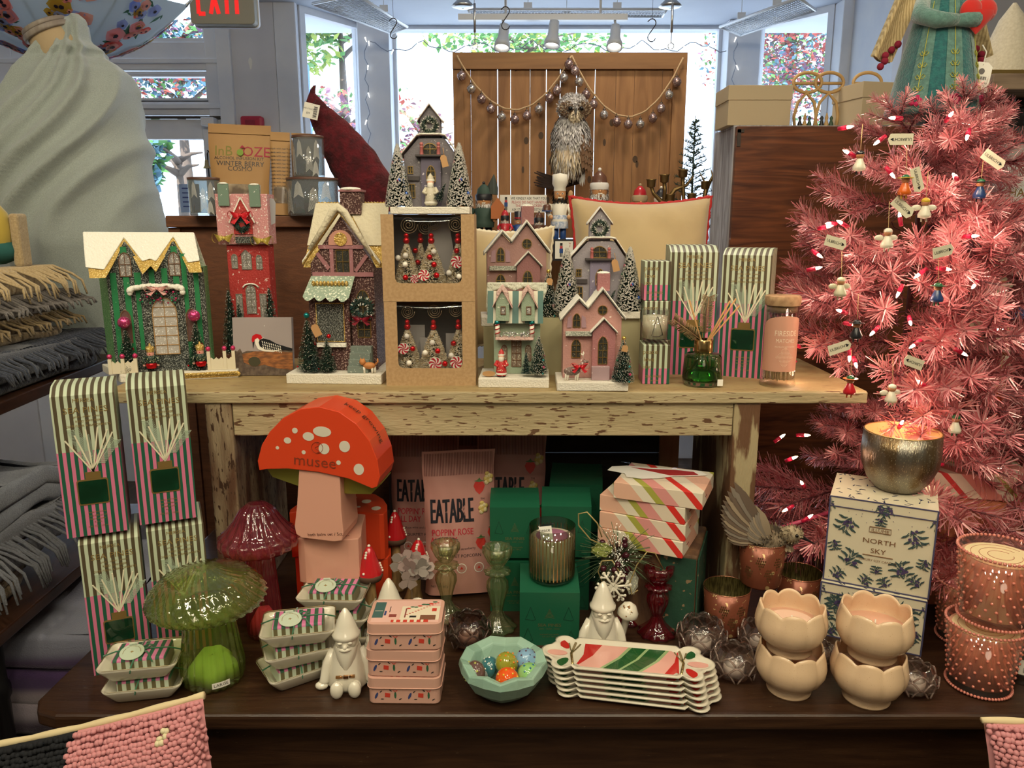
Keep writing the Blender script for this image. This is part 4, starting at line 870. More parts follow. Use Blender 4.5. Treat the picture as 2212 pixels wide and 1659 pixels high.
for cx in (332,432):
 h=.052;c0=(P.x(cx),.008,.0165);g_=MB();s_=h
 for sx in (-1,1):g_.cyl(.07*s_,.0,.18*s_,10,0,TR(sx*.09*s_)).tube([(sx*.2*s_,0,.58*s_),(sx*.27*s_,-.02*s_,.42*s_),(sx*.24*s_,-.05*s_,.3*s_)],.05*s_,6,1).sph((sx*.24*s_,-.05*s_,.27*s_),.045*s_,2,6,5)
 g_.lathe([(.17*s_,.16*s_),(.2*s_,.3*s_),(.15*s_,.36*s_)],12,3).lathe([(.16*s_,.34*s_),(.2*s_,.5*s_),(.16*s_,.62*s_),(.05*s_,.64*s_)],12,1).lathe([(.12*s_,.62*s_),(.13*s_,.7*s_),(.12*s_,.78*s_)],12,2).lathe([(.14*s_,.76*s_),(.16*s_,.95*s_),(.17*s_,.97*s_),(.03,.97*s_),(.001,1.05*s_)]if 0 else [(.14*s_,.76*s_),(.16*s_,.93*s_),(.10*s_,.97*s_),(.04*s_,.99*s_),(.03*s_,1.06*s_),(.001,1.08*s_)],12,4)
 g_.sph((0,-.13*s_,.69*s_),.025*s_,5,6,4)
 o=g_.build('nutcracker_figure',[black,mat('coat_green',(.01,.03,.02),.5,speck=(500,.62,(.5,.5,.3))),mat('face_pink',(.75,.35,.28),.4),bred,goldglit,red],t);o.location=c0
for x0,x1,dx in ((252,302,0),(449,500,0)):
 q=MB();o_=[(x0,812),(x1,812)]
 n=10
 for i in range(n,-1,-1):o_.append((x0+(x1-x0)*i/n,782-(5 if i%2 else 0)))
 q.slab([(x,max(z,.0165))for x,z in P.o(o_)],.0035,.006).build('picket_fence',cream,t)
 for x_ in (x0,(x0+x1)/2 if x0<300 else x1-18,x1):
  MB().box(P.x(x_)-.003,P.x(x_)+.003,.002,.008,.0165,.045+(.008 if x_>400 else 0)).build('fence_post',cream,t)
  MB().sph((P.x(x_),.005,.050+(.008 if x_>400 else 0)),.0048,0,8,6).build('post_bead',bpk,t)
t,P=hthing('tall narrow red and pink glitter house with two gold bows behind the woodpecker picture',541,750,4,Y=1.60);P.by=800;P.k=mpp((t.location[0],1.6,BZ));P.by=829.5+FP*math.tan(math.atan((CZ-BZ)/1.6)-PITCH)
pgl=mat('pink_glitter',(.60,.27,.27),.5,speck=(300,.62,(.82,.7,.66)),bump=.4,bs=300);rgl=mat('red_glitter',(.42,.035,.03),.5,speck=(170,.68,(.75,.55,.5)),bump=.4,bs=300)
MB().box(P.x(497),P.x(600),0,.07,0,.016).build('snowy_base',base_w,t,bevel=.001)
MB().box(P.x(502),P.x(588),.015,.065,.0165,P.z(540)).build('lower_wall',rgl,t,bevel=.001)
MB().box(P.x(488),P.x(594),.008,.07,P.z(539),P.z(438)).build('upper_wall',pgl,t,bevel=.001)
MB().slab(P.o([(523,518),(561,518),(561,500),(565,494),(541,446),(516,494),(523,500)]),.004,.0075).build('gable_panel',rgl,t)
q=MB()
for a in ((515,495,541,445),(541,445,567,495)):stroke(q,(P.x(a[0]),P.z(a[1])),(P.x(a[2]),P.z(a[3])),.0025,.0015)
q.build('gable_trim',snow,t)
sagem=mat('sage_chimney',(.16,.24,.18),.6,speck=(200,.7,(.7,.7,.65)))
for cx,y0,y1 in ((507,418,462),(570,420,464)):
 MB().box(P.x(cx-11),P.x(cx+11),.003,.0078,P.z(y1),P.z(y0)).build('chimney',sagem,t,bevel=.0006);MB().sph((P.x(cx),.006,P.z(y0)),.010,0,10,6,(1,.5,.25)).build('chimney_snow',snow,t)
wreath(P,t,541,498,17,.004,(1,12,7));bow(P,t,541,482,50,34,-.001,mat('ribbon_red',(.6,.01,.02),.5,speck=(300,.65,(.9,.4,.4))))
goldr=mat('ribbon_gold',(.50,.38,.07),.45,.3,speck=(350,.62,(.9,.8,.4)))
bow(P,t,503,528,46,40,.002,goldr,tails=False);bow(P,t,581,533,46,40,.002,goldr,tails=False)
MB().box(P.x(526),P.x(562),-.0,.007,P.z(536),P.z(523)).build('tinsel_band',blk,t)
for cx,y0,y1,w_ in ((517,558,588,13),(542,550,590,21),(568,560,590,13)):pwin(P,t,cx,y0,y1,w_,.0147,.2,mat('grey_frame',(.22,.2,.16),.6),paneg,1)
q=MB()
for a in ((526,562,541,547),(541,547,557,562)):stroke(q,(P.x(a[0]),P.z(a[1])),(P.x(a[2]),P.z(a[3])),.0022,.0125)
q.build('window_gable',rgl,t)
pwin(P,t,546,622,682,21,.0147,.2,mat('grey_frame',(.22,.2,.16),.6),paneg,3,nm='door')
for cx in (521,571):pwin(P,t,cx,640,690,14,.0147,None,mat('grey_frame',(.22,.2,.16),.6),paneg,1)
q=MB().tube([(P.x(547)+math.cos(a)*16*P.k,.012,P.z(628)+math.sin(a)*9*P.k)for a in [.1+i*.33 for i in range(10)]],.0016,6).build('arch_snow',snow,t)
ptree('green',P,t,501,628,765,.006,42);ptree('green',P,t,586,624,765,.006,46);ptree('green',P,t,523,655,765,-.004,34)
MB().slab(P.o([(594,500),(603,496),(606,455),(602,447),(594,446)]),.03,.0312).build('price_tag',mat('grey_tag',(.35,.36,.38),.6),t)
pA=onB(570,812);t=thing('woodpecker_picture','small canvas picture of a red headed woodpecker on a log, leaning on the bench','picture',(pA.x,pA.y,BZ+.002),2,None,-6);P=PX(570,812,pA);wd=126*P.k;hd=120*P.k/.97
MB().box(-wd/2,wd/2,0,.015,0,hd).build('canvas',mat('canvas_grey',(.34,.29,.28),.6,speck=(90,.745,(.6,.6,.6))),t,bevel=.0008)
def rel(pts):return [((x-460)*wd/457,hd*(1475-y)/425)for x,y in pts]
MB().slab(rel([(233,1290),(262,1300),(285,1278),(300,1310),(340,1295),(420,1300),(500,1305),(560,1280),(640,1290),(690,1300),(690,1478),(240,1478)]),-.0004,0).build('foliage_print',mat('paint_umber',(.075,.05,.038),.6,col2=(.14,.10,.07),ns=120),t)
MB().slab(rel([(300,1320),(400,1300),(560,1300),(688,1310),(690,1440),(560,1425),(470,1400),(380,1412),(310,1380)]),-.0008,-.0004).build('log_print',mat('paint_log',(.36,.13,.035),.6,col2=(.16,.06,.02),ns=60,scale=(1,1,4)),t)
MB().slab(rel([(345+48+48*math.cos(a),1375+36*math.sin(a))for a in [i*.5 for i in range(12)]]),-.0011,-.0008).build('hollow_print',mat('paint_hollow',(.05,.045,.02),.6),t)
q=MB();q.slab(rel([(405,1245),(400,1210),(430,1190),(470,1200),(520,1225),(590,1265),(600,1290),(540,1305),(470,1300),(425,1285)]),-.0014,-.0008,0)
q.slab(rel([(440,1215),(470,1203),(520,1218),(570,1245),(690,1280),(688,1295),(590,1288),(540,1292),(480,1285),(440,1262),(432,1235)]),-.0018,-.001,1)
q.slab(rel([(378,1215),(385,1185),(415,1170),(450,1178),(462,1200),(440,1215),(425,1200),(405,1210),(392,1232),(382,1232)]),-.0019,-.001,2);q.slab(rel([(385,1228),(398,1232),(386,1278)]),-.0018,-.001,1)
for i in range(9):
 for j in range(3):x=455+i*17+j*3;y=1222+j*20+i*4.5;q.slab(rel([(x,y),(x+7,y+2),(x+12,y+16),(x+5,y+14)]),-.0022,-.0017,0)
q.build('woodpecker_print',[bwh,black,red],t)
t,P=hthing('dark brown glitter house with a steep white roof, mint awning and a little cat',728,830,-3)
brg=mat('brown_glitter',(.07,.025,.022),.5,speck=(330,.58,(.38,.26,.22)),bump=.8,bs=330);mauve=mat('mauve_trim',(.34,.15,.16),.6,speck=(260,.7,(.6,.45,.45)))
MB().box(P.x(617),P.x(825),0,.15,0,.019).build('snowy_base',base_w,t,bevel=.0015)
yf=.055;zb_=.0195
MB().slab([(x,max(z,zb_))for x,z in P.o([(664,830),(802,830),(802,582),(734,485),(664,582)])],yf,yf+.085).build('wall',brg,t)
MB().slab([(x,max(z,zb_))for x,z in P.o([(660,830),(750,830),(750,650),(662,650)])],yf-.018,yf-.0002).build('shop_bay',brg,t,bevel=.0008)
MB().slab([(x,max(z,zb_))for x,z in P.o([(752,830),(806,830),(806,655),(778,625),(752,655)])],yf-.010,yf-.0002).build('porch',brg,t,bevel=.0008)
gableroof(P,t,[(650,584),(734,476),(820,586)],yf-.012,yf+.0,7,snowy=True)
SH=shear(.5,P.z(590));MB().slab(P.o([(648,590),(664,590),(728,478),(740,478),(808,590),(826,590),(826,456),(664,456)]),yf-.0,yf+.004,0,SH).build('main_roof',goldglit,t)
MB().slab(P.o([(652,545),(686,545),(728,472),(740,472),(786,545),(824,545),(828,456),(662,456)]),yf-.004,yf-.0005,0,SH).build('roof_snow',mat('roof_cotton',(.66,.60,.44),.9,bump=.8,bs=160),t,bevel=.002)
q=MB().tube([(P.x(x),yf-.012,P.z(y))for x,y in ((668,552),(700,508),(722,475),(734,466),(748,476),(772,515),(804,565))],[.004,.0055,.0075,.008,.0065,.005,.003],10).build('gable_snow',mat('roof_cotton',(.66,.60,.44),.9,bump=.8,bs=160),t)
q=MB()
for i in range(24):
 if not 7<i<13:q.sph((P.x(664+i*7),yf+.075,P.z(456)),.0035,0,6,4)
q.build('ridge_trim',goldglit,t)
MB().box(P.x(722),P.x(768),yf+.04,yf+.075,P.z(480),P.z(433)).build('chimney',brg,t,bevel=.001);MB().box(P.x(720),P.x(771),yf+.037,yf+.078,P.z(433),P.z(428)).build('chimney_top',mauve,t,bevel=.001);q=MB().sph((P.x(744),yf+.05,P.z(427)),.021,0,12,6,(1,.8,.2)).build('chimney_snow',snow,t)
q=MB()
for a in (([(684,543),(782,543),(782,551),(684,551)]),([(668,600),(802,600),(802,609),(668,609)]),([(708,552),(716,552),(716,600),(708,600)]),([(751,552),(759,552),(759,600),(751,600)]),([(677,562),(683,558),(708,590),(702,596)]),([(786,562),(792,567),(766,600),(760,596)])):q.slab(P.o(a),yf-.003,yf-.0002)
q.build('timber_trim',mauve,t)
pwin(P,t,736,553,603,30,yf-.0002,None,gold,panedk,1);MB().slab(arch(P.x(733),P.z(543),52*P.k,32*P.k),yf-.004,yf-.0003).build('arch_panel',mat('salmon',(.55,.27,.2),.6),t);pwin(P,t,734,522,540,28,yf-.004,None,goldglit,goldglit,0,rnd_=True)
SH2=shear(.9,P.z(605));q=MB();o_=P.o([(666,608),(762,608),(757,650)]);
for i in range(4):o_+=P.o([(757-i*25-u*25,650+8*math.sin(PI*u)-i*.5)for u in (.2,.4,.6,.8,1.0)])
o_+=P.o([(657,645)]);q.slab(o_,yf-.003,yf-.0005,0,SH2).build('awning',mat('mint_awning',(.28,.36,.27),.5,speck=(260,.6,(.7,.74,.6)),bump=.5),t)
q=MB()
for i in range(10):q.sph((P.x(676+i*8),yf-.022,P.z(622)),.0045,0,7,5,(.8,.5,1.2))
q.build('awning_letters',goldglit,t)
pwin(P,t,708,663,746,62,yf-.0182,None,goldglit,blk,0,nm='shop_window');MB().box(P.x(678),P.x(742),yf-.027,yf-.0185,P.z(756),P.z(748)).build('window_sill',snow,t)
pwin(P,t,779,636,690,30,yf-.0102,.5,gold,panedk,2);pwin(P,t,780,702,738,30,yf-.0102,None,gold,panedk,1);wreath(P,t,779,676,25,yf-.012,(1,12,2));bow(P,t,778,697,52,26,yf-.022,mat('ribbon_wine',(.22,.005,.02),.5))
q=MB()
for i in range(5):q.box(P.x(752-i),P.x(799-i*1.5),yf-.018-i*.006,yf-.0105,zb_,P.z(742+i*13))if i else None
q.build('stairs',mat('grey_green',(.17,.21,.18),.6,speck=(300,.66,(.5,.52,.45))),t,bevel=.0005)
ptree('green',P,t,661,694,806,.022,54);ptree('green',P,t,703,738,806,.018,42);ptree('teal',P,t,676,770,807,.012,26)
MB().sph((P.x(661),.022,P.z(688)),6.5*P.k).build('tree_top_bead',bteal,t);MB().sph((P.x(709),.018,P.z(731)),5*P.k).build('tree_top_bead',bred,t)
hangtag(P,t,684,718,17,27,.012,-24)
ct=MB().sph((0,0,.014),.009,0,12,8,(1.35,.8,.75)).sph((-.012,-.002,.021),.0062,0,10,8,(1,.9,1))
for x in (-.009,-.005,.006,.010):ct.tube([(x,-.002+.004*(x in (-.005,.010)),.012),(x,-.002+.004*(x in (-.005,.010)),0)],[.0026,.002],6,1)
for x in (-.015,-.009):ct.lathe([(.0022,0),(.0001,.005)],6,0,M=TR(x,-.002,.025))
ct.tube([(.011,0,.016),(.017,0,.022),(.016,0,.028)],[.0022,.002,.0015],6,0)
o=ct.build('cat_figure',[mat('cat_orange',(.50,.20,.06),.6),bwh],t);o.location=(P.x(796),.014,zb_)
TREE['cream']=brushmesh('cream_brush',2300,TM,[3,4,3],[3,10,4],.7,.27,0,[],.03,8,.75,.016)
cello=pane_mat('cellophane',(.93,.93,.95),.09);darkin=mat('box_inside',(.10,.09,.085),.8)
def swirl(mb,c,r,y):
 """peppermint: white disc with red curved wedges"""
 mb.lathe([(.0002,y-.004),(r*.7,y-.0035),(r,y-.0005),(r,y+.002)],24,1,M=Matrix.Translation((c[0],0,c[1]))@Matrix.Rotation(R(-90),4,'X')@Matrix.Diagonal((1,1,1,1)))if 0 else mb.slab(circ(c[0],c[1],r,24),y-.003,y+.002,1)
 for i in range(7):
  a=i*2*PI/7;o=[]
  for k_ in range(6):u=k_/5;o.append((c[0]+math.cos(a+u*1.0)*r*u,c[1]+math.sin(a+u*1.0)*r*u))
  for k_ in range(5,0,-1):u=k_/5;o.append((c[0]+math.cos(a+u*1.0+.42)*r*u,c[1]+math.sin(a+u*1.0+.42)*r*u))
  mb.slab(o,y-.0036,y-.003,0)
def kraftbox(label,zb,px0,px1,py0,py1,trees,balls,minis,spirals,tY=.035,papers=()):
 p=atZ((px0+px1)/2,py1,zb)if zb==BZ else Vector((atY((px0+px1)/2,py1,KY).x,KY,zb));t=thing('tree_box',label,'kraft box',(p.x,p.y,zb),0);P=PX((px0+px1)/2,py1,p);W=(px1-px0)*P.k;H_=zat(p.y,py0)-zb;D_=.09
 wx0,wx1=P.x(px0+27),P.x(px1-28);wz0,wz1=.033,H_-.004
 q=MB();hole=[(wx0,wz1),(wx0,wz0+.008),(wx0+.003,wz0+.002),(wx0+.009,wz0),(wx1-.009,wz0),(wx1-.003,wz0+.002),(wx1,wz0+.008),(wx1,wz1)]
 q.slab([(-W/2,0),(W/2,0),(W/2,wz0),(wx1-.009,wz0),(wx0+.009,wz0),(-W/2,wz0)],0,.001);q.slab([(-W/2,wz0),(wx0+.009,wz0),(wx0+.003,wz0+.002),(wx0,wz0+.008),(wx0,wz1),(wx0,H_),(-W/2,H_)],0,.001)
 q.slab([(W/2,wz0),(W/2,H_),(wx1,H_),(wx1,wz1),(wx1,wz0+.008),(wx1-.003,wz0+.002),(wx1-.009,wz0)],0,.001)
 q.box(-W/2,-W/2+.001,.001,D_,0,H_).box(W/2-.001,W/2,.001,D_,0,H_).box(-W/2,W/2,D_-.001,D_,0,H_).box(-W/2+.001,W/2-.001,.001,D_-.001,0,.001)
 q.box(-W/2+.001,W/2-.001,.030,D_-.001,H_-.001,H_);q.build('carton',kraft,t)
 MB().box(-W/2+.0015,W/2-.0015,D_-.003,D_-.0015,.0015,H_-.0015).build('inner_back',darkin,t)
 MB().grid(lambda u,v:(wx0+(wx1-wx0)*u,.0015+.0275*v*v,H_-.008+.0075*min(1,v*1.6)-.005*math.sin(PI*u)*(1-v)),12,6).grid(lambda u,v:(wx0+(wx1-wx0)*u,.0012,wz0+(H_-.008-wz0)*v-.005*math.sin(PI*u)*v),10,4).build('cellophane_window',cello,t)
 for (x0,y0,x1,y1,yy,rt)in papers:MB().slab(P.o([(x0,y1),(x1,y1),(x1-rt,y0),(x0+rt*0,y0+rt)]),yy,yy+.0008).build('paper_insert',mat('insert_grey',(.30,.28,.26),.7),t)
 for k_,(px,y0,y1,dy,wp)in enumerate(trees):
  z1,z0=P.z(y0),max(P.z(y1),.0025);
  tr_=MB();o=put(TREE['cream'],'bottle_brush_tree',t,(P.x(px),dy,z0),(wp*P.k/.46,min(wp*P.k/.46,.058),z1-z0))
  MB().sph((P.x(px),dy,z1+.003),.0062,0,12,8).sph((P.x(px),dy,z1+.012),.0048,0,10,6).build('top_bead',bred,t)
 q=[MB(),MB()]
 for px,py,dy,wh in balls:MB().sph((P.x(px),dy,P.z(py)),(.0052 if wh else .0052),0,12,8).build('bead',bwh if wh else bred,t)
 for px,py,dy,r in minis:m_=MB();swirl(m_,(P.x(px),P.z(py)),r*P.k,dy);m_.build('peppermint_disc',[mat('mint_red',(.45,.01,.03),.3),bwh],t)
 for px,py,r,dy in spirals:
  pts=[]
  for i in range(60):u=i/59;a=u*3.2*2*PI-1.2;rr=r*P.k*(.12+.88*u);pts.append((P.x(px)+math.cos(a)*rr,dy,P.z(py)+math.sin(a)*rr))
  MB().tube(pts,.0007,5).build('wire_spiral',mat('wire_gold',(.32,.24,.14),.35,.8),t)
 return t
KY=onB(930,833).y
kb1=kraftbox('lower kraft box with a window showing three cream bottle brush trees',BZ,835,1028,652,833,[(880,715,803,.022,50),(937,715,803,.018,56),(990,715,803,.024,46)],[(880,730,.012,1),(885,785,.002,1),(893,755,.005,0),(935,743,.008,1),(947,759,.0,0),(962,786,.0,0),(920,763,.0,1),(980,745,.012,0),(975,770,.008,1)],[(873,755,.006,12),(941,787,-.0+.005,14),(986,784,.006,13)],[(939,678,16,.02),(882,680,15,.02),(984,677,15,.026)],papers=((880,712,914,800,.05,0),(905,738,950,800,.04,0),(960,730,1000,800,.05,0)))
zk=BZ+(zat(KY,652)-BZ)
kb2=kraftbox('upper kraft box with a window showing red beaded bottle brush trees',zk+.0005,828,1026,463,652,[(878,530,622,.022,48),(903,530,618,.06,34),(932,530,622,.018,56),(989,530,622,.024,46)],[(877,575,.004,1),(877,602,.003,0),(877,557,.012,1),(893,548,.046,0),(898,573,.046,0),(929,560,.010,0),(939,575,.002,0),(944,597,.0,0),(987,547,.012,0),(970,593,.01,1),(992,600,.004,1),(860,562,.015,1),(938,549,.01,1)],[(917,597,.003,12),(988,570,.008,13),(896,605,.008,9)],[(884,494,19,.02),(915,498,17,.05),(985,493,17,.02),(935,492,14,.05)],papers=((920,480,985,600,.06,20),))
def church(label,cx,by,zb,Y,k_,rz,dark=1.0,santa=True,base=(None)):
 """k_ : scale of drawing (photo pixels per drawn pixel); drawn from the one on the kraft boxes"""
 p=atY(cx,by,Y);t=thing('glitter_church',label,'decorative church',(p.x,Y,zb),rz);P=PX(930,462,(p.x,Y,zb));P.k*=k_
 gg=mat('grey_glitter_wall'+str(dark),(.22*dark,.20*dark,.22*dark),.6,speck=(160,.70,(.60,.57,.55)),bump=.3,bs=300);lil=mat('lilac_door_wall'+str(dark),(.16*dark,.14*dark,.20*dark),.6,speck=(170,.68,(.55,.52,.58)))
 MB().box(P.x(842),P.x(1016),-.004,.085,0,P.z(447)).build('snowy_base',base_w,t,bevel=.0015);zb_=P.z(447)+.0002
 W_=MB().slab([(x,max(z,zb_))for x,z in P.o([(870,462),(985,462),(985,338),(960,303),(903,303),(870,338)])],.03,.082).build('wall',gg,t,bevel=.0008)
 MB().slab(P.o([(906,302),(951,302),(951,262),(929,236),(906,262)]),.034,.066).build('belfry',gg,t,bevel=.0008)
 gableroof(P,t,[(901,270),(928,236),(956,270)],.029,.07,4,mat('roof_rim',(.2,.13,.12),.6));gableroof(P,t,[(862,342),(900,300),(910,298),(950,298),(962,300),(992,342)],.024,.084,4,mat('roof_rim',(.2,.13,.12),.6))
 wreath(P,t,928,277,19,.034,(2,2,1));
 MB().slab([(x,max(z,zb_))for x,z in P.o([(908,462),(952,462),(952,342),(908,342)])],.022,.0298).build('entrance',lil,t,bevel=.0008);MB().box(P.x(897),P.x(958),.014,.0298,P.z(342),P.z(338)).build('balcony',mat('dark_rim',(.06,.05,.05),.6),t)
 pwin(P,t,928,313,338,34,.0298,.0,gold,panedk,1,rnd_=False);pwin(P,t,930,360,395,20,.0218,.6,gold,panedk,2)
 for x in (911,948):MB().lathe([(.0035,0),(.003,.012),(.004,.013),(.001,.016)],10,M=TR(P.x(x),.018,P.z(338))).sph((P.x(x),.018,P.z(338)+.018),.0035,0,8,6).build('balcony_post',mat('rose_post',(.45,.14,.13),.5),t)
 pwin(P,t,884,361,377,12,.0298,None,gold,panedk,1);pwin(P,t,886,398,428,15,.0298,None,gold,panedk,1);MB().box(P.x(875),P.x(903),.026,.0298,P.z(391),P.z(382)).build('window_rail',mat('dark_rim',(.06,.05,.05),.6),t)
 ptree('snowy',P,t,858,316,448,.018,54);ptree('snowy',P,t,993,314,448,.018,54)
 if santa:
  figure(t,(P.x(930),.012,zb_),70*P.k,mat('santa_cream',(.55,.50,.38),.5,speck=(400,.66,(.8,.75,.6))),mat('santa_cream',(.55,.50,.38),.5));put(TREE['teal'],'small_fir',t,(P.x(946),.004,zb_+.010),(.032,.032,.035),(0,25,0))
  hangtag(P,t,961,352,14,26,.008,-14)
 return t,P
zt_=zk+(zat(KY,463)-zk)+.001
kh=(zat(KY,652)-BZ)
zt_=kb2.location.z+(zat(KY,463)-kb2.location.z)+.0006
church('dark grey glitter church with snowy trees standing on the stacked kraft boxes',930,460,zt_,KY+.01,.985,0,.75)
c=atY(1290,700,1.50);zc2=zat(1.50,688);rb_=MB().box(-.085-.10,.085,0,.12,0,zc2-BZ).build('riser_box',mat('riser_cream',(.42,.38,.22),.7));rb_.location=(c.x+.0,1.50,BZ);tag(rb_,'plain pale olive riser box on the bench behind the front houses','box')
church('pale lilac grey church with snowy trees, raised behind the small pink house',1296,688,zc2+.0006,1.497,1.0,-2,1.35)
def pinkhouse(label,cx,by,zb,Y,rz,body,body2,k_=1.0,deer=True):
 p=atY(cx,by,Y);t=thing('glitter_house',label,'decorative house',(p.x,Y,zb),rz);P=PX(1281,845,(p.x,Y,zb));P.k*=k_;zb_=P.z(826)+.0002
 MB().box(P.x(1203),P.x(1357),0,.095,0,P.z(826)).build('snowy_base',base_w,t,bevel=.0015);yf=.038
 MB().slab([(x,max(z,zb_))for x,z in P.o([(1217,845),(1344,845),(1344,694),(1302,640),(1268,678),(1249,658),(1217,690)])],yf,yf+.05).build('wall',body,t,bevel=.0008)
 MB().slab([(x,max(z,zb_))for x,z in P.o([(1280,845),(1330,845),(1330,725),(1304,697),(1280,724)])],yf-.012,yf-.0002).build('entrance_gable',body2,t,bevel=.0008)
 grz=mat('grey_roof_rim',(.20,.20,.18),.6,speck=(300,.6,(.5,.5,.45)))
 gableroof(P,t,[(1210,703),(1250,657),(1270,677),(1301,637),(1352,700)],yf-.008,yf+.055,6,grz);gableroof(P,t,[(1275,727),(1304,697),(1334,727)],yf-.018,yf-.001,4,grz)
 MB().box(P.x(1291),P.x(1318),yf+.01,yf+.032,P.z(640),P.z(603)).build('chimney',body2,t,bevel=.001);MB().sph((P.x(1304),yf+.02,P.z(602)),.0125,0,10,6,(1,.9,.22)).build('chimney_snow',snow,t)
 pwin(P,t,1302,668,690,21,yf-.0002,.0,gold,panedk,1,rnd_=True);pwin(P,t,1246,686,716,17,yf-.0002,.5,gold,panedk,1)
 for s_ in (-1,1):MB().slab(P.o([(1246+s_*11,716),(1246+s_*21,716),(1246+s_*19,694),(1246+s_*11,690)]),yf-.002,yf-.0003).build('shutter',mat('mauve_shutter',(.36,.22,.25),.6),t)
 MB().box(P.x(1222),P.x(1279),yf-.010,yf-.0003,P.z(733),P.z(724)).build('balcony',mat('grey_trim',(.25,.27,.22),.7,speck=(400,.5,(.5,.5,.42)),bump=1),t)
 pwin(P,t,1246,741,782,21,yf-.0002,.4,gold,panedk,2);pwin(P,t,1303,733,793,21,yf-.0122,.5,gold,panedk,3)
 MB().box(P.x(1279),P.x(1318),yf-.022,yf-.0122,zb_,P.z(796)).build('step',mat('mauve_step',(.38,.26,.28),.6,speck=(200,.68,(.7,.6,.6))),t,bevel=.0008)
 ptree('frost',P,t,1346,736,828,.012,46);MB().sph((P.x(1346),.012,P.z(734)),4.5*P.k).build('tree_top_bead',bgold,t)
 hangtag(P,t,1347,754,13,14,.0,10)
 if deer:
  d=MB().sph((0,0,.017),.010,0,12,8,(1.5,.75,.8)).tube([(.010,0,.021),(.018,0,.030),(.022,-.001,.034)],[.005,.0035,.003],8).sph((.024,-.001,.035),.0042,0,8,6,(1.4,.8,.8))
  for x in (-.010,-.006,.008,.012):d.tube([(x,0,.015),(x-.002,-.001,0)],[.0025,.0014],6,1)
  for s_ in (-1,1):d.tube([(.022,s_*.002,.038),(.019,s_*.005,.046),(.021,s_*.006,.052)],.0008,4,1).tube([(.019,s_*.005,.046),(.016,s_*.006,.049)],.0007,4,1)
  o=d.build('reindeer',[mat('deer_grey',(.20,.14,.12),.6,speck=(300,.6,(.6,.55,.5))),bwh],t);o.location=(P.x(1236),.016,zb_)
  bow(P,t,1252,795,42,26,.012,mat('ribbon_red',(.6,.01,.02),.5))
 return t,P
salm=mat('salmon_glitter',(.46,.24,.21),.6,speck=(150,.70,(.75,.62,.56)),bump=.3,bs=300);salm2=mat('rose_glitter',(.38,.16,.16),.6,speck=(150,.70,(.72,.55,.52)),bump=.3,bs=300)
f=onB(1281,845);pinkhouse('small pink twin gabled house with a reindeer and red ribbon',1281,845,BZ,f.y,-1,salm,salm2)
dus=mat('dusty_rose',(.34,.19,.17),.6,speck=(150,.72,(.6,.5,.46)),bump=.3,bs=300);dus2=mat('dusty_rose2',(.29,.13,.125),.6,speck=(150,.72,(.58,.46,.44)),bump=.3,bs=300)
zz2=zat(1.52,705);rb2=MB().box(-.075,.085,0,.09,0,zz2-BZ).build('riser_box',mat('riser_cream',(.42,.38,.22),.7));rb2.location=(atY(1126,700,1.515).x,1.515,BZ);tag(rb2,'pale riser box hidden behind the mint green house','box')
pinkhouse('dusky rose twin gabled house peeking up behind the mint green house',1119,705,zz2+.0006,1.52,3,dus,dus2,1.02,False)
f=onB(1110,838);t,P=hthing('mint green glitter house with two pink roofed dormers and a small santa',1110,838,-2)
mint=mat('mint_glitter',(.30,.38,.27),.6,speck=(150,.71,(.66,.68,.55)),bump=.3,bs=300);zb_=P.z(818)
MB().box(P.x(1033),P.x(1186),0,.10,0,zb_).build('snowy_base',base_w,t,bevel=.0015);yf=.045;zb_+=.0002
MB().slab([(x,max(z,zb_))for x,z in P.o([(1064,838),(1166,838),(1166,690),(1064,690)])],yf,yf+.045).build('wall',mint,t,bevel=.0008)
roofst=stripe_mat('teal_cream_stripes',(.03,.12,.10),(.66,.62,.48),None,None,0,27.6*P.k,'x',.18)
SH=shear(.35,P.z(705));MB().slab(P.o([(1051,706),(1172,706),(1172,640),(1051,640)]),yf-.014,yf-.010,0,SH).build('roof',roofst,t)
q=MB();o_=[(1050,668),(1062,645),(1080,632),(1180,632)];MB().slab(P.o([(1046,675),(1052,700),(1056,660),(1062,640),(1090,632),(1110,640),(1130,632),(1160,640),(1170,668),(1180,640),(1182,622),(1049,622)]),yf+.008,yf+.014,0,None).build('roof_snow',mat('snow_mint',(.62,.64,.52),.8,bump=1,bs=200,speck=(300,.66,(.9,.9,.85))),t,bevel=.0025)
for cx in (1084,1139):
 MB().slab(P.o([(cx-14,700),(cx+15,700),(cx+15,658),(cx,638),(cx-14,658)]),yf-.022,yf+.006).build('dormer',mint,t,bevel=.0006)
 gableroof(P,t,[(cx-21,672),(cx,634),(cx+22,674)],yf-.026,yf+.006,7,mat('pink_roof',(.62,.38,.34),.7),snowy=False);MB().slab(P.o([(cx-14,660),(cx,636),(cx+15,662),(cx+12,640),(cx,624),(cx-12,638)]),yf-.027,yf-.0,0).build('dormer_snow',mat('pink_snow',(.70,.48,.42),.8,bump=1,bs=240),t,bevel=.002)
 pwin(P,t,cx+2,669,686,11,yf-.0222,None,mat('brown_frame',(.16,.08,.04),.6),paneg,0)
MB().box(P.x(1069),P.x(1152),yf-.022,yf-.0003,P.z(741),P.z(735)).build('balcony',mat('pink_snow',(.70,.48,.42),.8,bump=1,bs=240),t,bevel=.001)
q=MB()
for i in range(60):q.sph((P.x(rnd.uniform(1080,1143)),yf-.02,P.z(rnd.uniform(723,734))),.0016,0,5,4)
q.build('tinsel_rail',bsil,t)
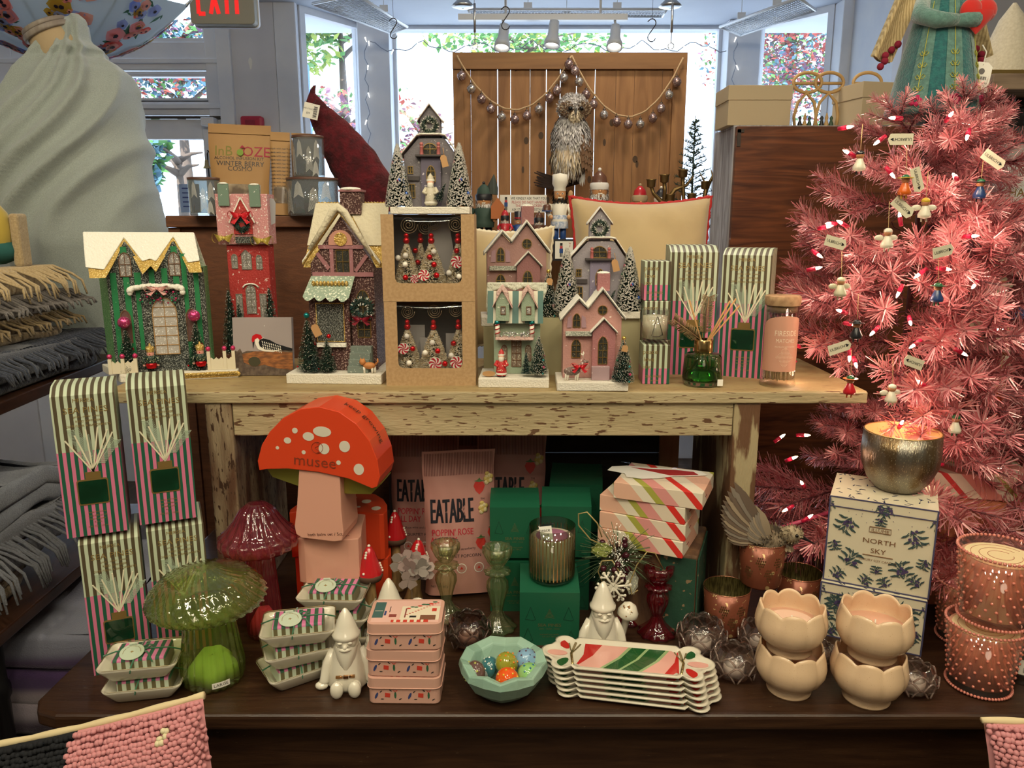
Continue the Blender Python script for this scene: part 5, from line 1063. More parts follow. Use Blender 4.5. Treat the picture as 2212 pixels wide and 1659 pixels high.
for cx in (1073,1148):
 q=MB().cyl(.0042,P.z(735),P.z(708),10,0,TR(P.x(cx),yf-.016));
 for k_ in range(3):q.tube([(P.x(cx)+math.cos(a)*.0045,yf-.016+math.sin(a)*.0045,P.z(733-k_*9)+.0012*a)for a in [j*.7 for j in range(10)]],.001,4,1)
 q.sph((P.x(cx),yf-.016,P.z(704)),.0055,2,10,6).build('candy_post',[bwh,bred,bteal],t)
pwin(P,t,1114,743,802,22,yf-.0002,None,mat('brown_frame',(.16,.08,.04),.6),mat('door_brown',(.20,.15,.11),.6,speck=(300,.6,(.45,.4,.3))),3,nm='door')
for cx in (1087,1140):pwin(P,t,cx,754,790,14,yf-.0002,.4,mat('brown_frame',(.16,.08,.04),.6),mat('door_brown',(.20,.15,.11),.6),0)
figure(t,(P.x(1082),.018,zb_),60*P.k,mat('santa_red',(.50,.03,.03),.5,speck=(300,.62,(.7,.6,.4))),mat('santa_red',(.50,.03,.03),.5))
ptree('teal',P,t,1136,764,812,.020,24);ptree('frost',P,t,1163,730,812,.018,38);MB().slab(circ(0,0,.012,16,.005),0,.004,0,TR(P.x(1055),.012,zb_+.006)).build('wood_slice',mat('tan_wood2',(.45,.25,.10),.6),t)
cbm=stripe_mat('candle_card',olive,sage,grn,pnk,.030,.0100,'xy',.0)
def candle_box(label,loc,rz,h=.072,w_=.060):
 t=thing('candle_box',label,'candle box',loc,rz,'small striped candle boxes');MB().box(-w_/2,w_/2,0,.058,0,h).build('carton',cbm,t,bevel=.0012)
 q=MB().text('peace',.012,-.012,h*.82,-.0003).text('love',.012,-.014,h*.63,-.0003).text('joy',.012,-.018,h*.45,-.0003).text('SEA PINES',.007,-.004,h*.2,-.0003).text('soy candle',.004,-.004,h*.1,-.0003);q.build('lettering',gprint,t);return t
f=onB(1416,830);hbx=(zat(f.y,745)-BZ);cb0=candle_box('striped candle box on the bench holding up the white wax candle glass',(f.x,f.y,BZ),-2,hbx,58*mpp(f))
cw=58*mpp(f)
c=dup(cb0,(f.x+.012,f.y+.062,BZ),'striped candle box standing right behind the lowest front candle box')
dup(cb0,(f.x+.010,f.y+.062,BZ+hbx+.0005),'striped candle box hidden behind the wax candle glass, second of the rear pile')
dup(cb0,(f.x+.008,f.y+.063,BZ+2*hbx+.001),'topmost striped candle box of the rear pile, left of the tall diffuser boxes')
cg=thing('candle_glass','clear glass candle of cream wax with a line drawn fir on a striped box','candle',(f.x,f.y+.030,BZ+hbx+.0005));rg=29*mpp(f);hg=zat(f.y,672)-BZ-hbx
clear=thin('clear_glass',(.99,.99,.99),(.86,.88,.86),.04,.4)
MB().lathe([(.001,.0),(rg*.93,.0),(rg,.004),(rg,hg),(rg-.0018,hg),(rg-.0018,.008),(.001,.007)],36).build('glass',clear,cg)
MB().lathe([(.001,.0085),(rg-.0024,.0085),(rg-.0024,hg*.80),(.001,hg*.80)],32).build('wax',wax,cg);MB().tube([(0,0,hg*.80),(0,0,hg*.88)],.0008,5).build('wick',bwh,cg)
q=MB();rr=rg+.0004
def onr(x,z):a=-PI/2+x/rr;return (math.cos(a)*rr,math.sin(a)*rr,z)
q.tube([onr(.011,.018),onr(.004,.014),onr(-.006,.014),onr(-.010,.0155),onr(-.001,.050),onr(0,.052),onr(.001,.050),onr(.012,.016)],.0006,5).build('fir_outline',mat('ink_dark',(.06,.05,.04),.5),cg)
f=onB(1524,838);bt=thing('reed_diffuser','green glass reed diffuser bottle with gold collar, reeds and a pine sprig','reed diffuser',(f.x,f.y+.030,BZ));k=mpp(f);rb_=43*k;hb_=zat(f.y,768)-BZ
ggr=glass('green_glass',(.35,.62,.30),.01)
MB().lathe([(.001,.001),(rb_*.86,.001),(rb_*.97,.006),(rb_,.016),(rb_*.93,hb_-.006),(rb_*.80,hb_-.001),(.018,hb_),(.0155,hb_+.002),(.0155,hb_+.022),(.0142,hb_+.022),(.0142,hb_-.001),(rb_*.78,hb_-.004),(rb_*.90,hb_-.012),(rb_*.955,.016),(rb_*.90,.009),(.001,.008)],40).build('bottle',ggr,bt)
MB().lathe([(.001,.0085),(rb_*.89,.0095),(rb_*.94,.0165),(rb_*.925,.028),(.001,.028)],36).build('oil',glass('oil_green',(.15,.5,.18)),bt)
MB().lathe([(.0162,hb_+.0005),(.0172,hb_+.003),(.0172,hb_+.024),(.016,hb_+.026),(.0145,hb_+.0255)],32).build('collar',mat('collar_gold',(.72,.50,.2),.2,1),bt)
reed=mat('reed',(.50,.27,.10),.7)
for a,b in (((-.030,.01),(.62,745)),((.022,.0),(1590,645)),((.030,.005),(1598,660)),((.018,.01),(1577,650)),((-.008,.0),(1489,648))):
 if b[0]<10:continue
 e_=atY(b[0],b[1],f.y+.02);o=Vector(bt.location);tip=e_-o;bot=Vector((-tip.x*.55,.004,.010));MB().tube([bot,(tip.x*.12,0,hb_+.02),tip],.0016,6).build('reed',reed,bt)
q=MB();s0=Vector((0,0,hb_+.02))
for ex_,ey_ in ((1455,690),(1531,642)):
 tip=atY(ex_,ey_,f.y+.01)-Vector(bt.location);q.tube([s0,s0.lerp(tip,.5)+Vector((0,-.004,0)),tip],.0009,5)
 for i in range(44):
  c=s0.lerp(tip,.2+.8*i/43);d=(tip-s0).normalized();nn=Vector((-d.z,0,d.x))
  for s_ in (-1,1):q.tube([c,c+(d*.5+nn*s_+Vector((0,rnd.uniform(-.5,.5),0))).normalized()*.013],.0006,3)
q.build('pine_sprig',mat('dry_pine',(.30,.19,.09),.8),bt)
MB().box(-.005,.005,-rb_-.001,-rb_-.0002,.004,.016).build('price_sticker',paper,bt).location=(.026,.006,0)
f=onB(1686,836);mj=thing('match_jar','tall glass jar of pink tipped matches with cork lid on the bench end','match jar',(f.x,f.y+.02,BZ));k=mpp(f);rj=35*k;hj=zat(f.y,640)-BZ
def matchjar(t,rj,hj,labelm,headm,txt=True):
 MB().lathe([(.001,.0),(rj*1.06,.0),(rj*1.1,.004),(rj*1.02,.010),(rj,.014),(rj,hj-.018),(rj-.0018,hj-.018),(rj-.0018,.014),(.001,.012)],36).build('glass',clear,t)
 MB().lathe([(rj*1.03,hj-.0175),(rj*1.07,hj-.012),(rj*1.07,hj-.002),(rj*1.0,hj),(.001,hj)],30).cyl(rj*.9,hj-.03,hj-.018,24).build('cork_lid',mat('cork',(.42,.27,.14),.8,col2=(.30,.18,.09),ns=90),t)
 ms=MB();
 for i in range(30):
  a=i*2.4;r=rj*.85*math.sqrt((i+.5)/30);x,y=math.cos(a)*r,math.sin(a)*r;ms.tube([(x,y,.0125),(x*.98,y*.98,hj*.76+(i%5)*.002)],.0012,5)
 ms.build('match_sticks',mat('match_wood',(.62,.50,.30),.7),t)['kind']='stuff'
 hd_=MB()
 for i in range(30):
  a=i*2.4;r=rj*.85*math.sqrt((i+.5)/30);hd_.sph((math.cos(a)*r*.98,math.sin(a)*r*.98,hj*.76+(i%5)*.002+.003),.0022,0,6,5,(1,1,2))
 hd_.build('match_heads',headm,t)['kind']='stuff'
 if txt:
  rl=rj+.0005;q=MB();q.grid(lambda u,v:(math.cos(-PI+PI*u*.98+.03)*rl,math.sin(-PI+PI*u*.98+.03)*rl,hj*(.18+(.47+.14*math.sqrt(max(0,1-(2*u-1)**2)))*v)),20,6);q.build('label',labelm,t)
  q=MB();
  for s_,sz,z in (('FIRESIDE',.011,.60),('MATCHES',.008,.52),('BOLD BLACK SAFETY MATCHES',.0026,.455)):
   vs,fs=text_geo(s_);q.add([(lambda a,z_:(math.cos(a)*(rl+.0004),math.sin(a)*(rl+.0004),z_))(-PI/2+v[0]*sz/rl*1.0,hj*z+v[1]*sz*1.25)for v in vs],fs)
  for i in range(-7,8):
   for j in range(-9,10):
    if abs(i)*1.2+abs(j)<9 and (abs(i)<4 or abs(j)<4):a=-PI/2+i*.0022/rl;q.sph((math.cos(a)*(rl+.0002),math.sin(a)*(rl+.0002),hj*.34+j*.0024),.0006,0,4,3)
  q.build('label_print',mat('label_light',(.80,.66,.5),.6),t)
matchjar(mj,rj,hj,mat('label_pink',(.55,.28,.19),.6),mat('match_pink',(.50,.12,.14),.6))
def cushion(name,label,px0,px1,py0,py1,Y,m,th_=.05,zb=None,cord=None,rx=-12,tuft=False,cat='cushion',rz=0):
 c0=atY((px0+px1)/2,py1,Y);z1=zat(Y,py0);zb=zat(Y,py1)if zb is None else zb;k=mpp(c0);W=(px1-px0)*k;H_=(z1-zb)/math.cos(R(rx));t=thing(name,label,cat,(c0.x,Y,zb),rz,None,rx)
 def f(s_):
  def g(u,v):
   x,z=(u-.5)*2,(v-.5)*2;pin=1-.07*(1-x*x)*abs(z)**3*1;piz=1-.09*(1-z*z)*abs(x)**3
   th2=th_*(max(0,(1-x**4)*(1-z**4))**.55)*(1+.05*math.sin(x*9+z*5))
   return (x*W/2*piz,s_*th2-th_*.0,H_/2+z*H_/2*(1-.10*(1-x*x)))
  return g
 MB().grid(f(-1),40,30).grid(f(1),40,30).build('cover',m,t)
 if cord:
  pts=[]
  g=f(1)
  for i in range(40):pts.append(g(i/40,1))
  for i in range(30):pts.append(g(1,1-i/30))
  for i in range(40):pts.append(g(1-i/40,0))
  for i in range(30):pts.append(g(0,i/30))
  q=MB()
  for ph in (0,PI):q.tube([(p[0]+.0022*math.cos(i*1.5+ph),p[1]+.0022*math.sin(i*1.5+ph),p[2]+.0022*math.sin(i*1.5+ph))for i,p in enumerate(pts)],.0032,6,close=True)
  q.build('piping',cord,t)
 return t,W,H_
velv=mat('beige_velvet',(.50,.38,.20),.8,col2=(.42,.31,.16),ns=6,sheen=.5,bump=.1,bs=30)
cushion('throw_cushion','large beige cushion with twisted red piping behind the churches',1232,1540,422,690,1.78,velv,.06,zb=BZ+.003,cord=mat('red_cord',(.42,.02,.02),.8),rz=0)
cushion('throw_cushion','beige cushion with cream piping behind the dusky rose house',1000,1196,490,720,1.80,velv,.045,zb=BZ+.003,cord=cream)
# GOODS ON THE DARK TABLE
def spot(cx,by,rpx,zb=TZ):
 p=atZ(cx,by,zb);k=mpp(p);Y=p.y+rpx*k;return Vector(((cx-1106)/FP*(Y*CS-(zb-CZ)*SN),Y,zb)),k
def glass_mushroom(label,cx,by,capw,stemw,hr,ht,m,bell,tw,paperm,tag_=None):
 c,k=spot(cx,by,stemw/2);t=thing('glass_mushroom',label,'glass mushroom',c);rc,rs_=capw*k/2,stemw*k/2
 MB().lathe([(.001,.001),(rs_*.9,.001),(rs_,.010),(rs_*1.02,hr*.25),(rs_*.86,hr*.65),(rs_*.74,hr*1.0),(rs_*.74,hr*1.03)],96,fl=22,fd=.035).build('stem',m,t)
 H_=ht-hr
 if bell:pr=[(rs_*.72,hr+.006),(rc*.75,hr-.004),(rc*.95,hr+.004),(rc,hr+.014),(rc*.97,hr+.024),(rc*.80,hr+H_*.38),(rc*.58,hr+H_*.62),(rc*.42,hr+H_*.84),(rc*.24,hr+H_*.965),(.001,hr+H_)]
 else:pr=[(rs_*.72,hr+.010),(rc*.6,hr-.002),(rc*.86,hr+.001),(rc*.97,hr+.008),(rc,hr+.017),(rc*.93,hr+.030),(rc*.72,hr+H_*.72),(rc*.45,hr+H_*.83),(rc*.22,hr+H_*.95),(.001,hr+H_)]
 P2=[]
 for i in range(len(pr)-1):
  for j in range(3):P2.append((pr[i][0]*(1-j/3)+pr[i+1][0]*j/3,pr[i][1]*(1-j/3)+pr[i+1][1]*j/3))
 P2.append(pr[-1]);n=len(P2)
 MB().lathe(P2,168,rf=lambda r,z,a,j:r*(1+(.03 if bell else .032)*math.cos((20 if bell else 30)*a+tw*j/n))).build('cap',m,t)
 MB().lathe([(.001,.006),(rs_*.8,.008),(rs_*.75,.03),(rs_*.4,.05),(.001,.045)],20,fl=5,fd=.12).build('tissue',paperm,t)
 if tag_:
  q=MB();vs,fs=text_geo('LARGE');rr=rs_*1.04;q.grid(lambda u,v:(math.cos(-1.25+.55*u)*rr,math.sin(-1.25+.55*u)*rr,.012+.010*v),6,1,0);q.add([(math.cos(-.98+v[0]*.15)*(rr+.0004),math.sin(-.98+v[0]*.15)*(rr+.0004),.017+v[1]*.007)for v in vs],fs,1);q.build('size_sticker',[paper,black],t)
 return t
greenth=thin('green_blown_glass',(.80,.90,.50),(.42,.52,.12),.06,1.0,.16);pinkth=thin('pink_blown_glass',(.94,.50,.54),(.62,.06,.11),.06,.9,.16)
glass_mushroom('large swirled green glass mushroom at the front left, beside the soap dishes',463,1505,250,132,.132,.203,greenth,False,38,mat('tissue_green',(.55,.75,.30),.6,sss=.2),True)
glass_mushroom('ribbed pink glass mushroom in front of the left bench leg',574,1388,168,74,.170,.255,pinkth,True,6,mat('tissue_pink',(.70,.32,.30),.6))
crm=mat('ceramic_cream',(.66,.62,.50),.18,coat=.6);rimg=mat('rim_gold',(.30,.24,.12),.3,.7)
soapm=stripe_mat('soap_wrap',olive,sage,grn,pnk,-9,.0125,'x',.0,.55)
sw1=stripe_mat('soap_wrap_front',(.03,.11,.06),(.62,.19,.36),(.13,.11,.05),(.50,.58,.45),.030,.0125,'x')
def dish(label,x,y,z,rz,s_=1,tg_=True,ty=0):
 t=thing('soap_dish',label,'soap dish',(x,y,z),rz,None,0,ty);W,D=.118*s_,.088*s_
 q=MB();lay=[]
 for f,zz_ in ((.66,.0),(.74,.003),(.97,.021),(1.0,.026),(.975,.0265),(.93,.023),(.70,.006),(.60,.0045)):lay.append([(a*1,b*1,zz_+.0012*math.sin(a*60+b*40))for a,b in rrect(W*f,D*(f+.02*(f<.8)),.010*f,4)])
 n=len(lay[0]);q.add([p for l in lay for p in l],[(j*n+i,j*n+(i+1)%n,(j+1)*n+(i+1)%n,(j+1)*n+i)for j in range(len(lay)-1)for i in range(n)]+[tuple(range(n))[::-1],tuple((len(lay)-1)*n+i for i in range(n))],0,True);q.build('dish',crm,t)
 MB().tube([(a,b,.0268)for a,b in rrect(W*.985,D*.985,.010,4)],.0009,4,close=True).build('gold_rim',rimg,t)
 MB().box(-.040*s_,.040*s_,-.027*s_,.027*s_,.0065,.034).build('soap',sw1,t,bevel=.003)
 q=MB().tube([(-.008,-D*.5-.001,.020),(-.007,-D*.46,.0285),(-.005,-.030*s_,.0345),(-.004,0,.0358),(-.004,.030*s_,.0345),(-.004,D*.47,.0285)],.0013,5).tube([(-W*.5,.0,.0285),(-.040*s_,0,.0345),(0,0,.0358),(.040*s_,0,.0345),(W*.5,0,.0285)],.0013,5)
 if tg_:
  for s2 in (-1,1):q.tube([(-.004,0,.036),(-.004+s2*.012,.004,.041),(-.004+s2*.020,.002,.040),(-.004+s2*.010,-.004,.037),(-.004,0,.0362)],.0014,5)
  q.tube([(-.004,0,.036),(.012,-.016,.038),(.022,-.032,.030)],.0013,5)
 q.build('ribbon',greenthread,t)
 if tg_:
  g=MB().plan(circ(0,0,.018,28,.018),.0,.0008,0).box(-.006,.006,.014,.021,0,.0008,0);a=MB();tt=text_geo('THANK YOU FOR COMING');g2=[(math.cos(PI-(v[0]/11+.5)*PI)*(.0125+v[1]*.0025),math.sin(PI-(v[0]/11+.5)*PI)*(.0125+v[1]*.0025),.001)for v in tt[0]];g.add(g2,tt[1],1)
  g.plan([(math.cos(i*PI/4)*(.003 if i%2==0 else .001),math.sin(i*PI/4)*(.003 if i%2==0 else .001))for i in range(8)],.0008,.0012,1);o=g.build('round_tag',[mat('tag_sage',(.50,.58,.45),.6),gprint],t);o.location=(-.012,-.013,.0385);o.rotation_euler=(R(12),0,R(8))
 return t
p=onT(305,1505);dish('white soap dish with striped wrapped soap, bottom of the front left pair',p.x+.004,1.112,TZ,10,1,False);dish('white soap dish with striped soap and round tag, upper one of the front left pair',p.x,1.112,TZ+.0365,10)
k_=.00076;X=lambda px,Y,z:(px-1106)/FP*(Y*CS-(z-CZ)*SN)
dish('lowest soap dish of the stack between the green glass mushroom and the gnome',X(645,1.15,TZ),1.152,TZ,34,1,False);dish('middle soap dish of the stack beside the front gnome',X(648,1.15,TZ+.04),1.15,TZ+.037,24,1,False);dish('top soap dish with round tag in the stack beside the front gnome',X(648,1.15,TZ+.08),1.147,TZ+.074,12)
dish('lower soap dish of the pair in front of the toadstools',X(738,1.262,TZ),1.262,TZ,6,1,False);dish('middle soap dish in front of the stacked pink mushroom boxes',X(738,1.262,TZ),1.262,TZ+.037,-4,1,False);dish('top soap dish with round tag in front of the pink mushroom boxes',X(724,1.26,TZ+.08),1.26,TZ+.074,-2)
glaze=mat('white_glaze',(.74,.70,.58),.12,coat=.8)
def gnome(label,x,y,rz,s_=1,msh=True):
 t=thing('gnome_figurine',label,'gnome',(x,y,TZ),rz);H_=.135*s_
 q=MB().lathe([(.001,0),(.030*s_,.001),(.034*s_,.008),(.031*s_,.03*s_),(.024*s_,.060*s_),(.019*s_,.075*s_),(.0185*s_,.082*s_)],28)
 for sx in (-1,1):
  q.tube([(sx*.010*s_,-.020*s_,.012*s_),(sx*.016*s_,-.036*s_,.012*s_)],[.011*s_,.009*s_],10).sph((sx*.014*s_,-.043*s_,.0145*s_),.0125*s_,0,12,8,(.85,.6,1.15))
  q.tube([(sx*.020*s_,0,.062*s_),(sx*.031*s_,-.004*s_,.040*s_),(sx*.036*s_,-.010*s_,.014*s_),(sx*.040*s_,-.012*s_,.007*s_)],[.008*s_,.009*s_,.0085*s_,.008*s_],10).sph((sx*.041*s_,-.014*s_,.007*s_),.0085*s_,0,10,6,(1.3,1,.8))
 q.build('body',glaze,t)
 MB().sph((0,-.008*s_,.081*s_),.0185*s_,0,18,12,(.95,.9,1)).sph((0,-.027*s_,.079*s_),.0042*s_,0,10,8).sph((-.008*s_,-.0245*s_,.0845*s_),.0032*s_,0,8,6,(1.3,.6,.7)).sph((.008*s_,-.0245*s_,.0845*s_),.0032*s_,0,8,6,(1.3,.6,.7)).build('head',glaze,t)
 def bd(u,v):a=-PI*u;w_=(.0175*(1-v)**.6+.003)*s_;return (math.cos(a)*w_,-.012*s_+math.sin(a)*(.016*s_-.001*v)-.003*math.sin(PI*v)*s_,(.078-.046*v)*s_+.0006*math.sin(u*40))
 MB().grid(bd,24,12).tube([(-.010*s_,-.025*s_,.0735*s_),(-.004*s_,-.0295*s_,.076*s_),(0,-.030*s_,.0745*s_),(.004*s_,-.0295*s_,.076*s_),(.010*s_,-.025*s_,.0735*s_)],[.0012,.0028,.002,.0028,.0012],8).build('beard',glaze,t)
 MB().lathe([(.019*s_,.086*s_),(.0225*s_,.088*s_),(.0225*s_,.093*s_),(.0195*s_,.096*s_),(.016*s_,.108*s_),(.0095*s_,.124*s_),(.003*s_,.134*s_),(.0003,.1355*s_)],26,M=TR(0,-.004*s_,0,0,0)).build('hat',glaze,t)
 MB().box(-.016*s_,-.005*s_,-.0325*s_,-.029*s_,.0285*s_,.032*s_).box(.005*s_,.014*s_,-.0325*s_,-.029*s_,.029*s_,.0325*s_).box(-.004*s_,.004*s_,-.0335*s_,-.030*s_,.028*s_,.033*s_).build('gold_belt',mat('belt_bronze',(.40,.22,.10),.15,1),t)
 q=MB().lathe([(.006*s_,.02*s_),(.007*s_,.055*s_),(.014*s_,.060*s_),(.019*s_,.065*s_),(.018*s_,.073*s_),(.011*s_,.085*s_),(.001,.090*s_)],20,M=TR(.033*s_,.012*s_,0,0,12,0));q.build('ceramic_mushroom',glaze,t)
 q=MB();rs2=random.Random(2)
 for i in range(26):
  a=rs2.uniform(-PI*.95,.4);v=rs2.random();r=(.019-.009*v)*s_;z=(.066+.018*v)*s_;q.sph((.033*s_+math.cos(a)*r+z*.2,.012*s_+math.sin(a)*r,z-math.cos(a)*r*.2),.0017*s_*rs2.uniform(.6,1.2),0,6,4)
 q.build('gold_dots',mat('belt_bronze',(.40,.22,.10),.15,1),t);return t
gnome('white ceramic gnome with gold belt seated between the soap dishes and the tins',X(752,1.125,TZ),1.13,6)
gnome('white ceramic gnome half hidden behind the pink tins, dried flowers at its back',X(843,1.225,TZ),1.235,4)
gnome('white ceramic gnome behind the left end of the candy plates',X(1298,1.225,TZ),1.222,2)
dried=[mat('petal_mauve',(.30,.22,.20),.8),mat('petal_grey',(.22,.19,.165),.8),mat('petal_light',(.36,.28,.25),.8)]
t=thing('dried_hydrangea','dried mauve hydrangea head behind the half hidden gnome','dried flower',(X(890,1.32,TZ),1.315,TZ));q=MB()
for i in range(15):
 a=rnd.uniform(0,6.3);e=rnd.uniform(-.3,1.2);c=Vector((math.cos(a)*math.cos(e)*.028,math.sin(a)*math.cos(e)*.02-.004,.104+math.sin(e)*.026));M=Matrix.Translation(c)@Euler((rnd.uniform(.4,1.9),rnd.uniform(-.5,.5),rnd.uniform(-.8,.8))).to_matrix().to_4x4()
 for j in range(4):an=j*PI/2+.3;q.add([(0,0,0)]+[(math.cos(an+d_)*r_,math.sin(an+d_)*r_,.004*abs(math.sin(d_*3)))for d_,r_ in ((-.75,.013),(-.4,.020),(0,.021),(.4,.020),(.75,.013))],[(0,1,2,3,4,5)],i%3,True,M)
q.build('petals',dried,t);MB().tube([(0,0,.11),(.004,.004,0)],.002,6).build('stem',mat('dry_stem',(.2,.13,.07),.8),t)
tin0=thing('biscuit_tin','pink lidded tin at the bottom of the stack of three','tin',(X(873,1.07,TZ),1.072,TZ),-1,'pink printed tins');TW,TD,TH=.112,.076,.0455
tinm=mat('tin_pink',(.62,.36,.28),.3,coat=.3)
q=MB().plan([(x,y+TD/2)for x,y in rrect(TW,TD,.010)],.001,TH*.66);q.build('body',tinm,tin0,bevel=.0012)
MB().plan([(x,y+TD/2)for x,y in rrect(TW+.003,TD+.003,.011)],TH*.62,TH).tube([(x,y+TD/2,TH*.63)for x,y in rrect(TW+.004,TD+.004,.0115)],.0009,5,close=True).build('lid',tinm,tin0,bevel=.002)
pm=[mat('p_blush',(.72,.45,.38),.4),mat('p_teal',(.06,.13,.12),.4),mat('p_wine',(.25,.06,.05),.4),mat('p_red',(.55,.05,.03),.4),mat('p_cream',(.74,.66,.50),.4),mat('p_navy',(.04,.06,.18),.4),mat('p_brown',(.20,.09,.05),.4),mat('p_black',(.02,.02,.02),.4),mat('p_green',(.03,.12,.06),.4)]
T_=TH+.0003;x0,y0=-TW/2+.004,.004;lw_,ld=TW-.008,TD-.008
def lp(u0,v0,u1,v1,m,e=0):return q.box(x0+lw_*u0,x0+lw_*u1,y0+ld*v0,y0+ld*v1,T_-.0002,T_+.0001+e*.0001,m)
q=MB();lp(0,0,1,1,0);lp(.0,.2,.16,.92,1,1);lp(.02,.5,.14,.52,4,2);lp(.42,.1,1,.72,4,1);lp(.48,.2,.50,.62,2,3);lp(.3,0,.85,.1,3,2)
for i in range(5):lp(.34+i*.1,0,.38+i*.1,.1,4,3)
lp(.72,.1,.95,.30,6,4);lp(.56,.2,.66,.28,7,3);lp(.88,.48,.95,.62,3,4);lp(.25,.35,.36,.12+.1,2,3);lp(.17,.3,.20,.5,5,3);lp(.24,.45,.25,.7,7,3)
for i in range(12):lp(.50+i*.04,.32+i*.05,.53+i*.04,.345+i*.05,3,3)
for i in range(8):q.sph((x0+lw_*(.52+i*.055),y0+ld*(.62+.04*i+.03*math.sin(i*2)),T_),.004,8 if i%3 else 3,7,4,(1.2,.7,.1))
q.build('lid_picture',pm,tin0)
q=MB();zz_=TH*.33
for i in range(2):
 cx=-.026+i*.052
 q.slab([(cx-.004,zz_-.002),(cx+.004,zz_-.003),(cx+.0045,zz_+.004),(cx-.0035,zz_+.005)],-.0004,0,3)
 for a in (-.4,.4):q.slab([(cx-.017+x*math.cos(a)-z*math.sin(a),zz_+x*math.sin(a)+z*math.cos(a))for x,z in circ(0,0,.002,8,.006)]if a<0 else [(cx+.0125+x*.3,zz_+z*1.0+.001)for x,z in circ(0,0,.006,8,.006)],-.0004,0,5 if a<0 else 8)
 for dx,dz,a in ((-.010,.007,.7),(-.008,-.006,0),(.005,.009,-.6),(.020,-.006,.5)):q.slab([(cx+dx+x*math.cos(a)-z*math.sin(a),zz_+dz+x*math.sin(a)+z*math.cos(a))for x,z in circ(0,0,.0026,8,.0008)],-.0004,0,7)
 for s2 in (-1,1):q.slab([(cx+.0125,zz_+.006),(cx+.0125+s2*.004,zz_+.010),(cx+.0125+s2*.001,zz_+.009)],-.0006,-.0002,3)
q.build('side_print',pm,tin0)
dup(tin0,tin0.location+Vector((-.001,.002,TH+.0006)),'pink lidded tin in the middle of the stack of three',-2);dup(tin0,tin0.location+Vector((.003,.001,2*TH+.0012)),'pink lidded tin on top of the stack of three',.5)
orr=mat('box_red_orange',(.62,.055,.015),.35,coat=.15);bpink=mat('box_blush',(.66,.34,.25),.5);golin=mat('gold_lining',(.38,.36,.07),.35,.7)
def mush_box(label,loc,M,s_=1,lie=True):
 t=thing('mushroom_gift_box',label,'gift box',loc,0,'mushroom shaped gift boxes');D_=.078*s_;W=.095 if lie else .109
 cap_=[(-W*.97,.118),(-W,.135),(-W*.93,.165),(-W*.80,.190),(-W*.58,.217),(-W*.30,.236),(0,.243),(W*.32,.238),(W*.60,.220),(W*.82,.192),(W*.95,.160),(W,.130),(W*.96,.112),(W*.88,.108),(W*.5,.121),(0,.127),(-W*.5,.127),(-W*.85,.122)]
 cap_=[(x,z*s_)for x,z in cap_]
 MB().slab(cap_,-.012,D_,0,M).build('cap',orr,t,bevel=.0012)
 lens=[(x,z*s_)for x,z in [(-W*.97,.118),(-W*.85,.100),(-W*.4,.088),(W*.4,.084),(W*.8,.088),(W*.96,.108),(W*.5,.122),(0,.128),(-W*.5,.1275)]]
 if not lie:MB().slab(lens,.012,D_-.001,0,M).build('gold_lining',golin,t)
 st=[(x,z*s_)for x,z in [(-.036,.126),(-.039,.06),(-.043,.02),(-.040,.006),(-.030,0),(.030,0),(.044,.004),(.046,.018),(.041,.06),(.037,.126)]]
 if lie:st=[(x*1.3+.006,z)for x,z in st]
 MB().slab(st,-.008,D_-.004,0,M).build('stem',bpink,t,bevel=.0015)
 q=MB()
 for x,z,r,ry in ((-.073,.163,.003,.003),(-.055,.178,.0065,.0055),(-.042,.197,.005,.005),(-.018,.189,.010,.0075),(.006,.200,.016,.009),(-.026,.160,.0035,.0035),(.010,.170,.0095,.0095),(.046,.178,.0095,.010),(.036,.148,.004,.004),(.072,.140,.009,.010)):q.slab([(x+a,z*s_+b)for a,b in circ(0,0,r,22,ry)],-.0126,-.0121,0,M)
 q.build('white_spots',mat('spot_grey',(.62,.58,.48),.5),t)
 q=MB().text('musee',.028,-.006,.145*s_,-.0128,0,M,0,1.05);
 q.tube([M@Vector((-.002+.010*math.cos(a),-.0129,.171*s_+.010*math.sin(a)))for a in [i*PI/12 for i in range(25)]],.0004,4).tube([M@Vector((-.002+.004*math.sin(i*.9),-.0129,.162*s_+i*.0016))for i in range(12)],.0004,4)
 q.build('brand_lettering',mat('print_brown',(.22,.035,.012),.5),t)
 q=MB().text('bath balm set / 5ct.',.0085,.014,.012*s_,-.0084,0,M,8)
 tt=text_geo('keep growing');q.add([tuple(M@Vector((0+(W+.001)*math.cos(1.35-.95*(v[0]/6+.5))*.985,D_*.5+v[1]*.022-.004,(.118+.1265*math.sin(1.35-.95*(v[0]/6+.5))**.9)*s_)))for v in tt[0]],tt[1]);q.build('lettering',mat('print_black',(.05,.01,.005),.5),t);return t
I4=Matrix.Identity(4)
mbx=X(692,1.28,.95);FL=Matrix.Rotation(R(90),4,'X')
LAY=Matrix(((1,0,0,0),(0,0,1,-.03),(0,-1,0,.0785),(0,0,0,1)))
hb2=.0912
L2=Matrix(((1.0,0,0,0),(0,0,1,-.035),(0,-1.04,0,.0785),(0,0,0,1)))
mush_box('lowest mushroom gift box lying flat, stem towards the front',(mbx+.006,1.325,TZ+.0030),L2)
mush_box('upper one of the two mushroom gift boxes lying flat',(mbx+.002,1.320,TZ+.0965),L2)
mush_box('red capped mushroom gift box standing upright on the lying ones',(mbx+.0,1.262,TZ+.1905),TR(0,.012,0,0,4,-7),1,False)
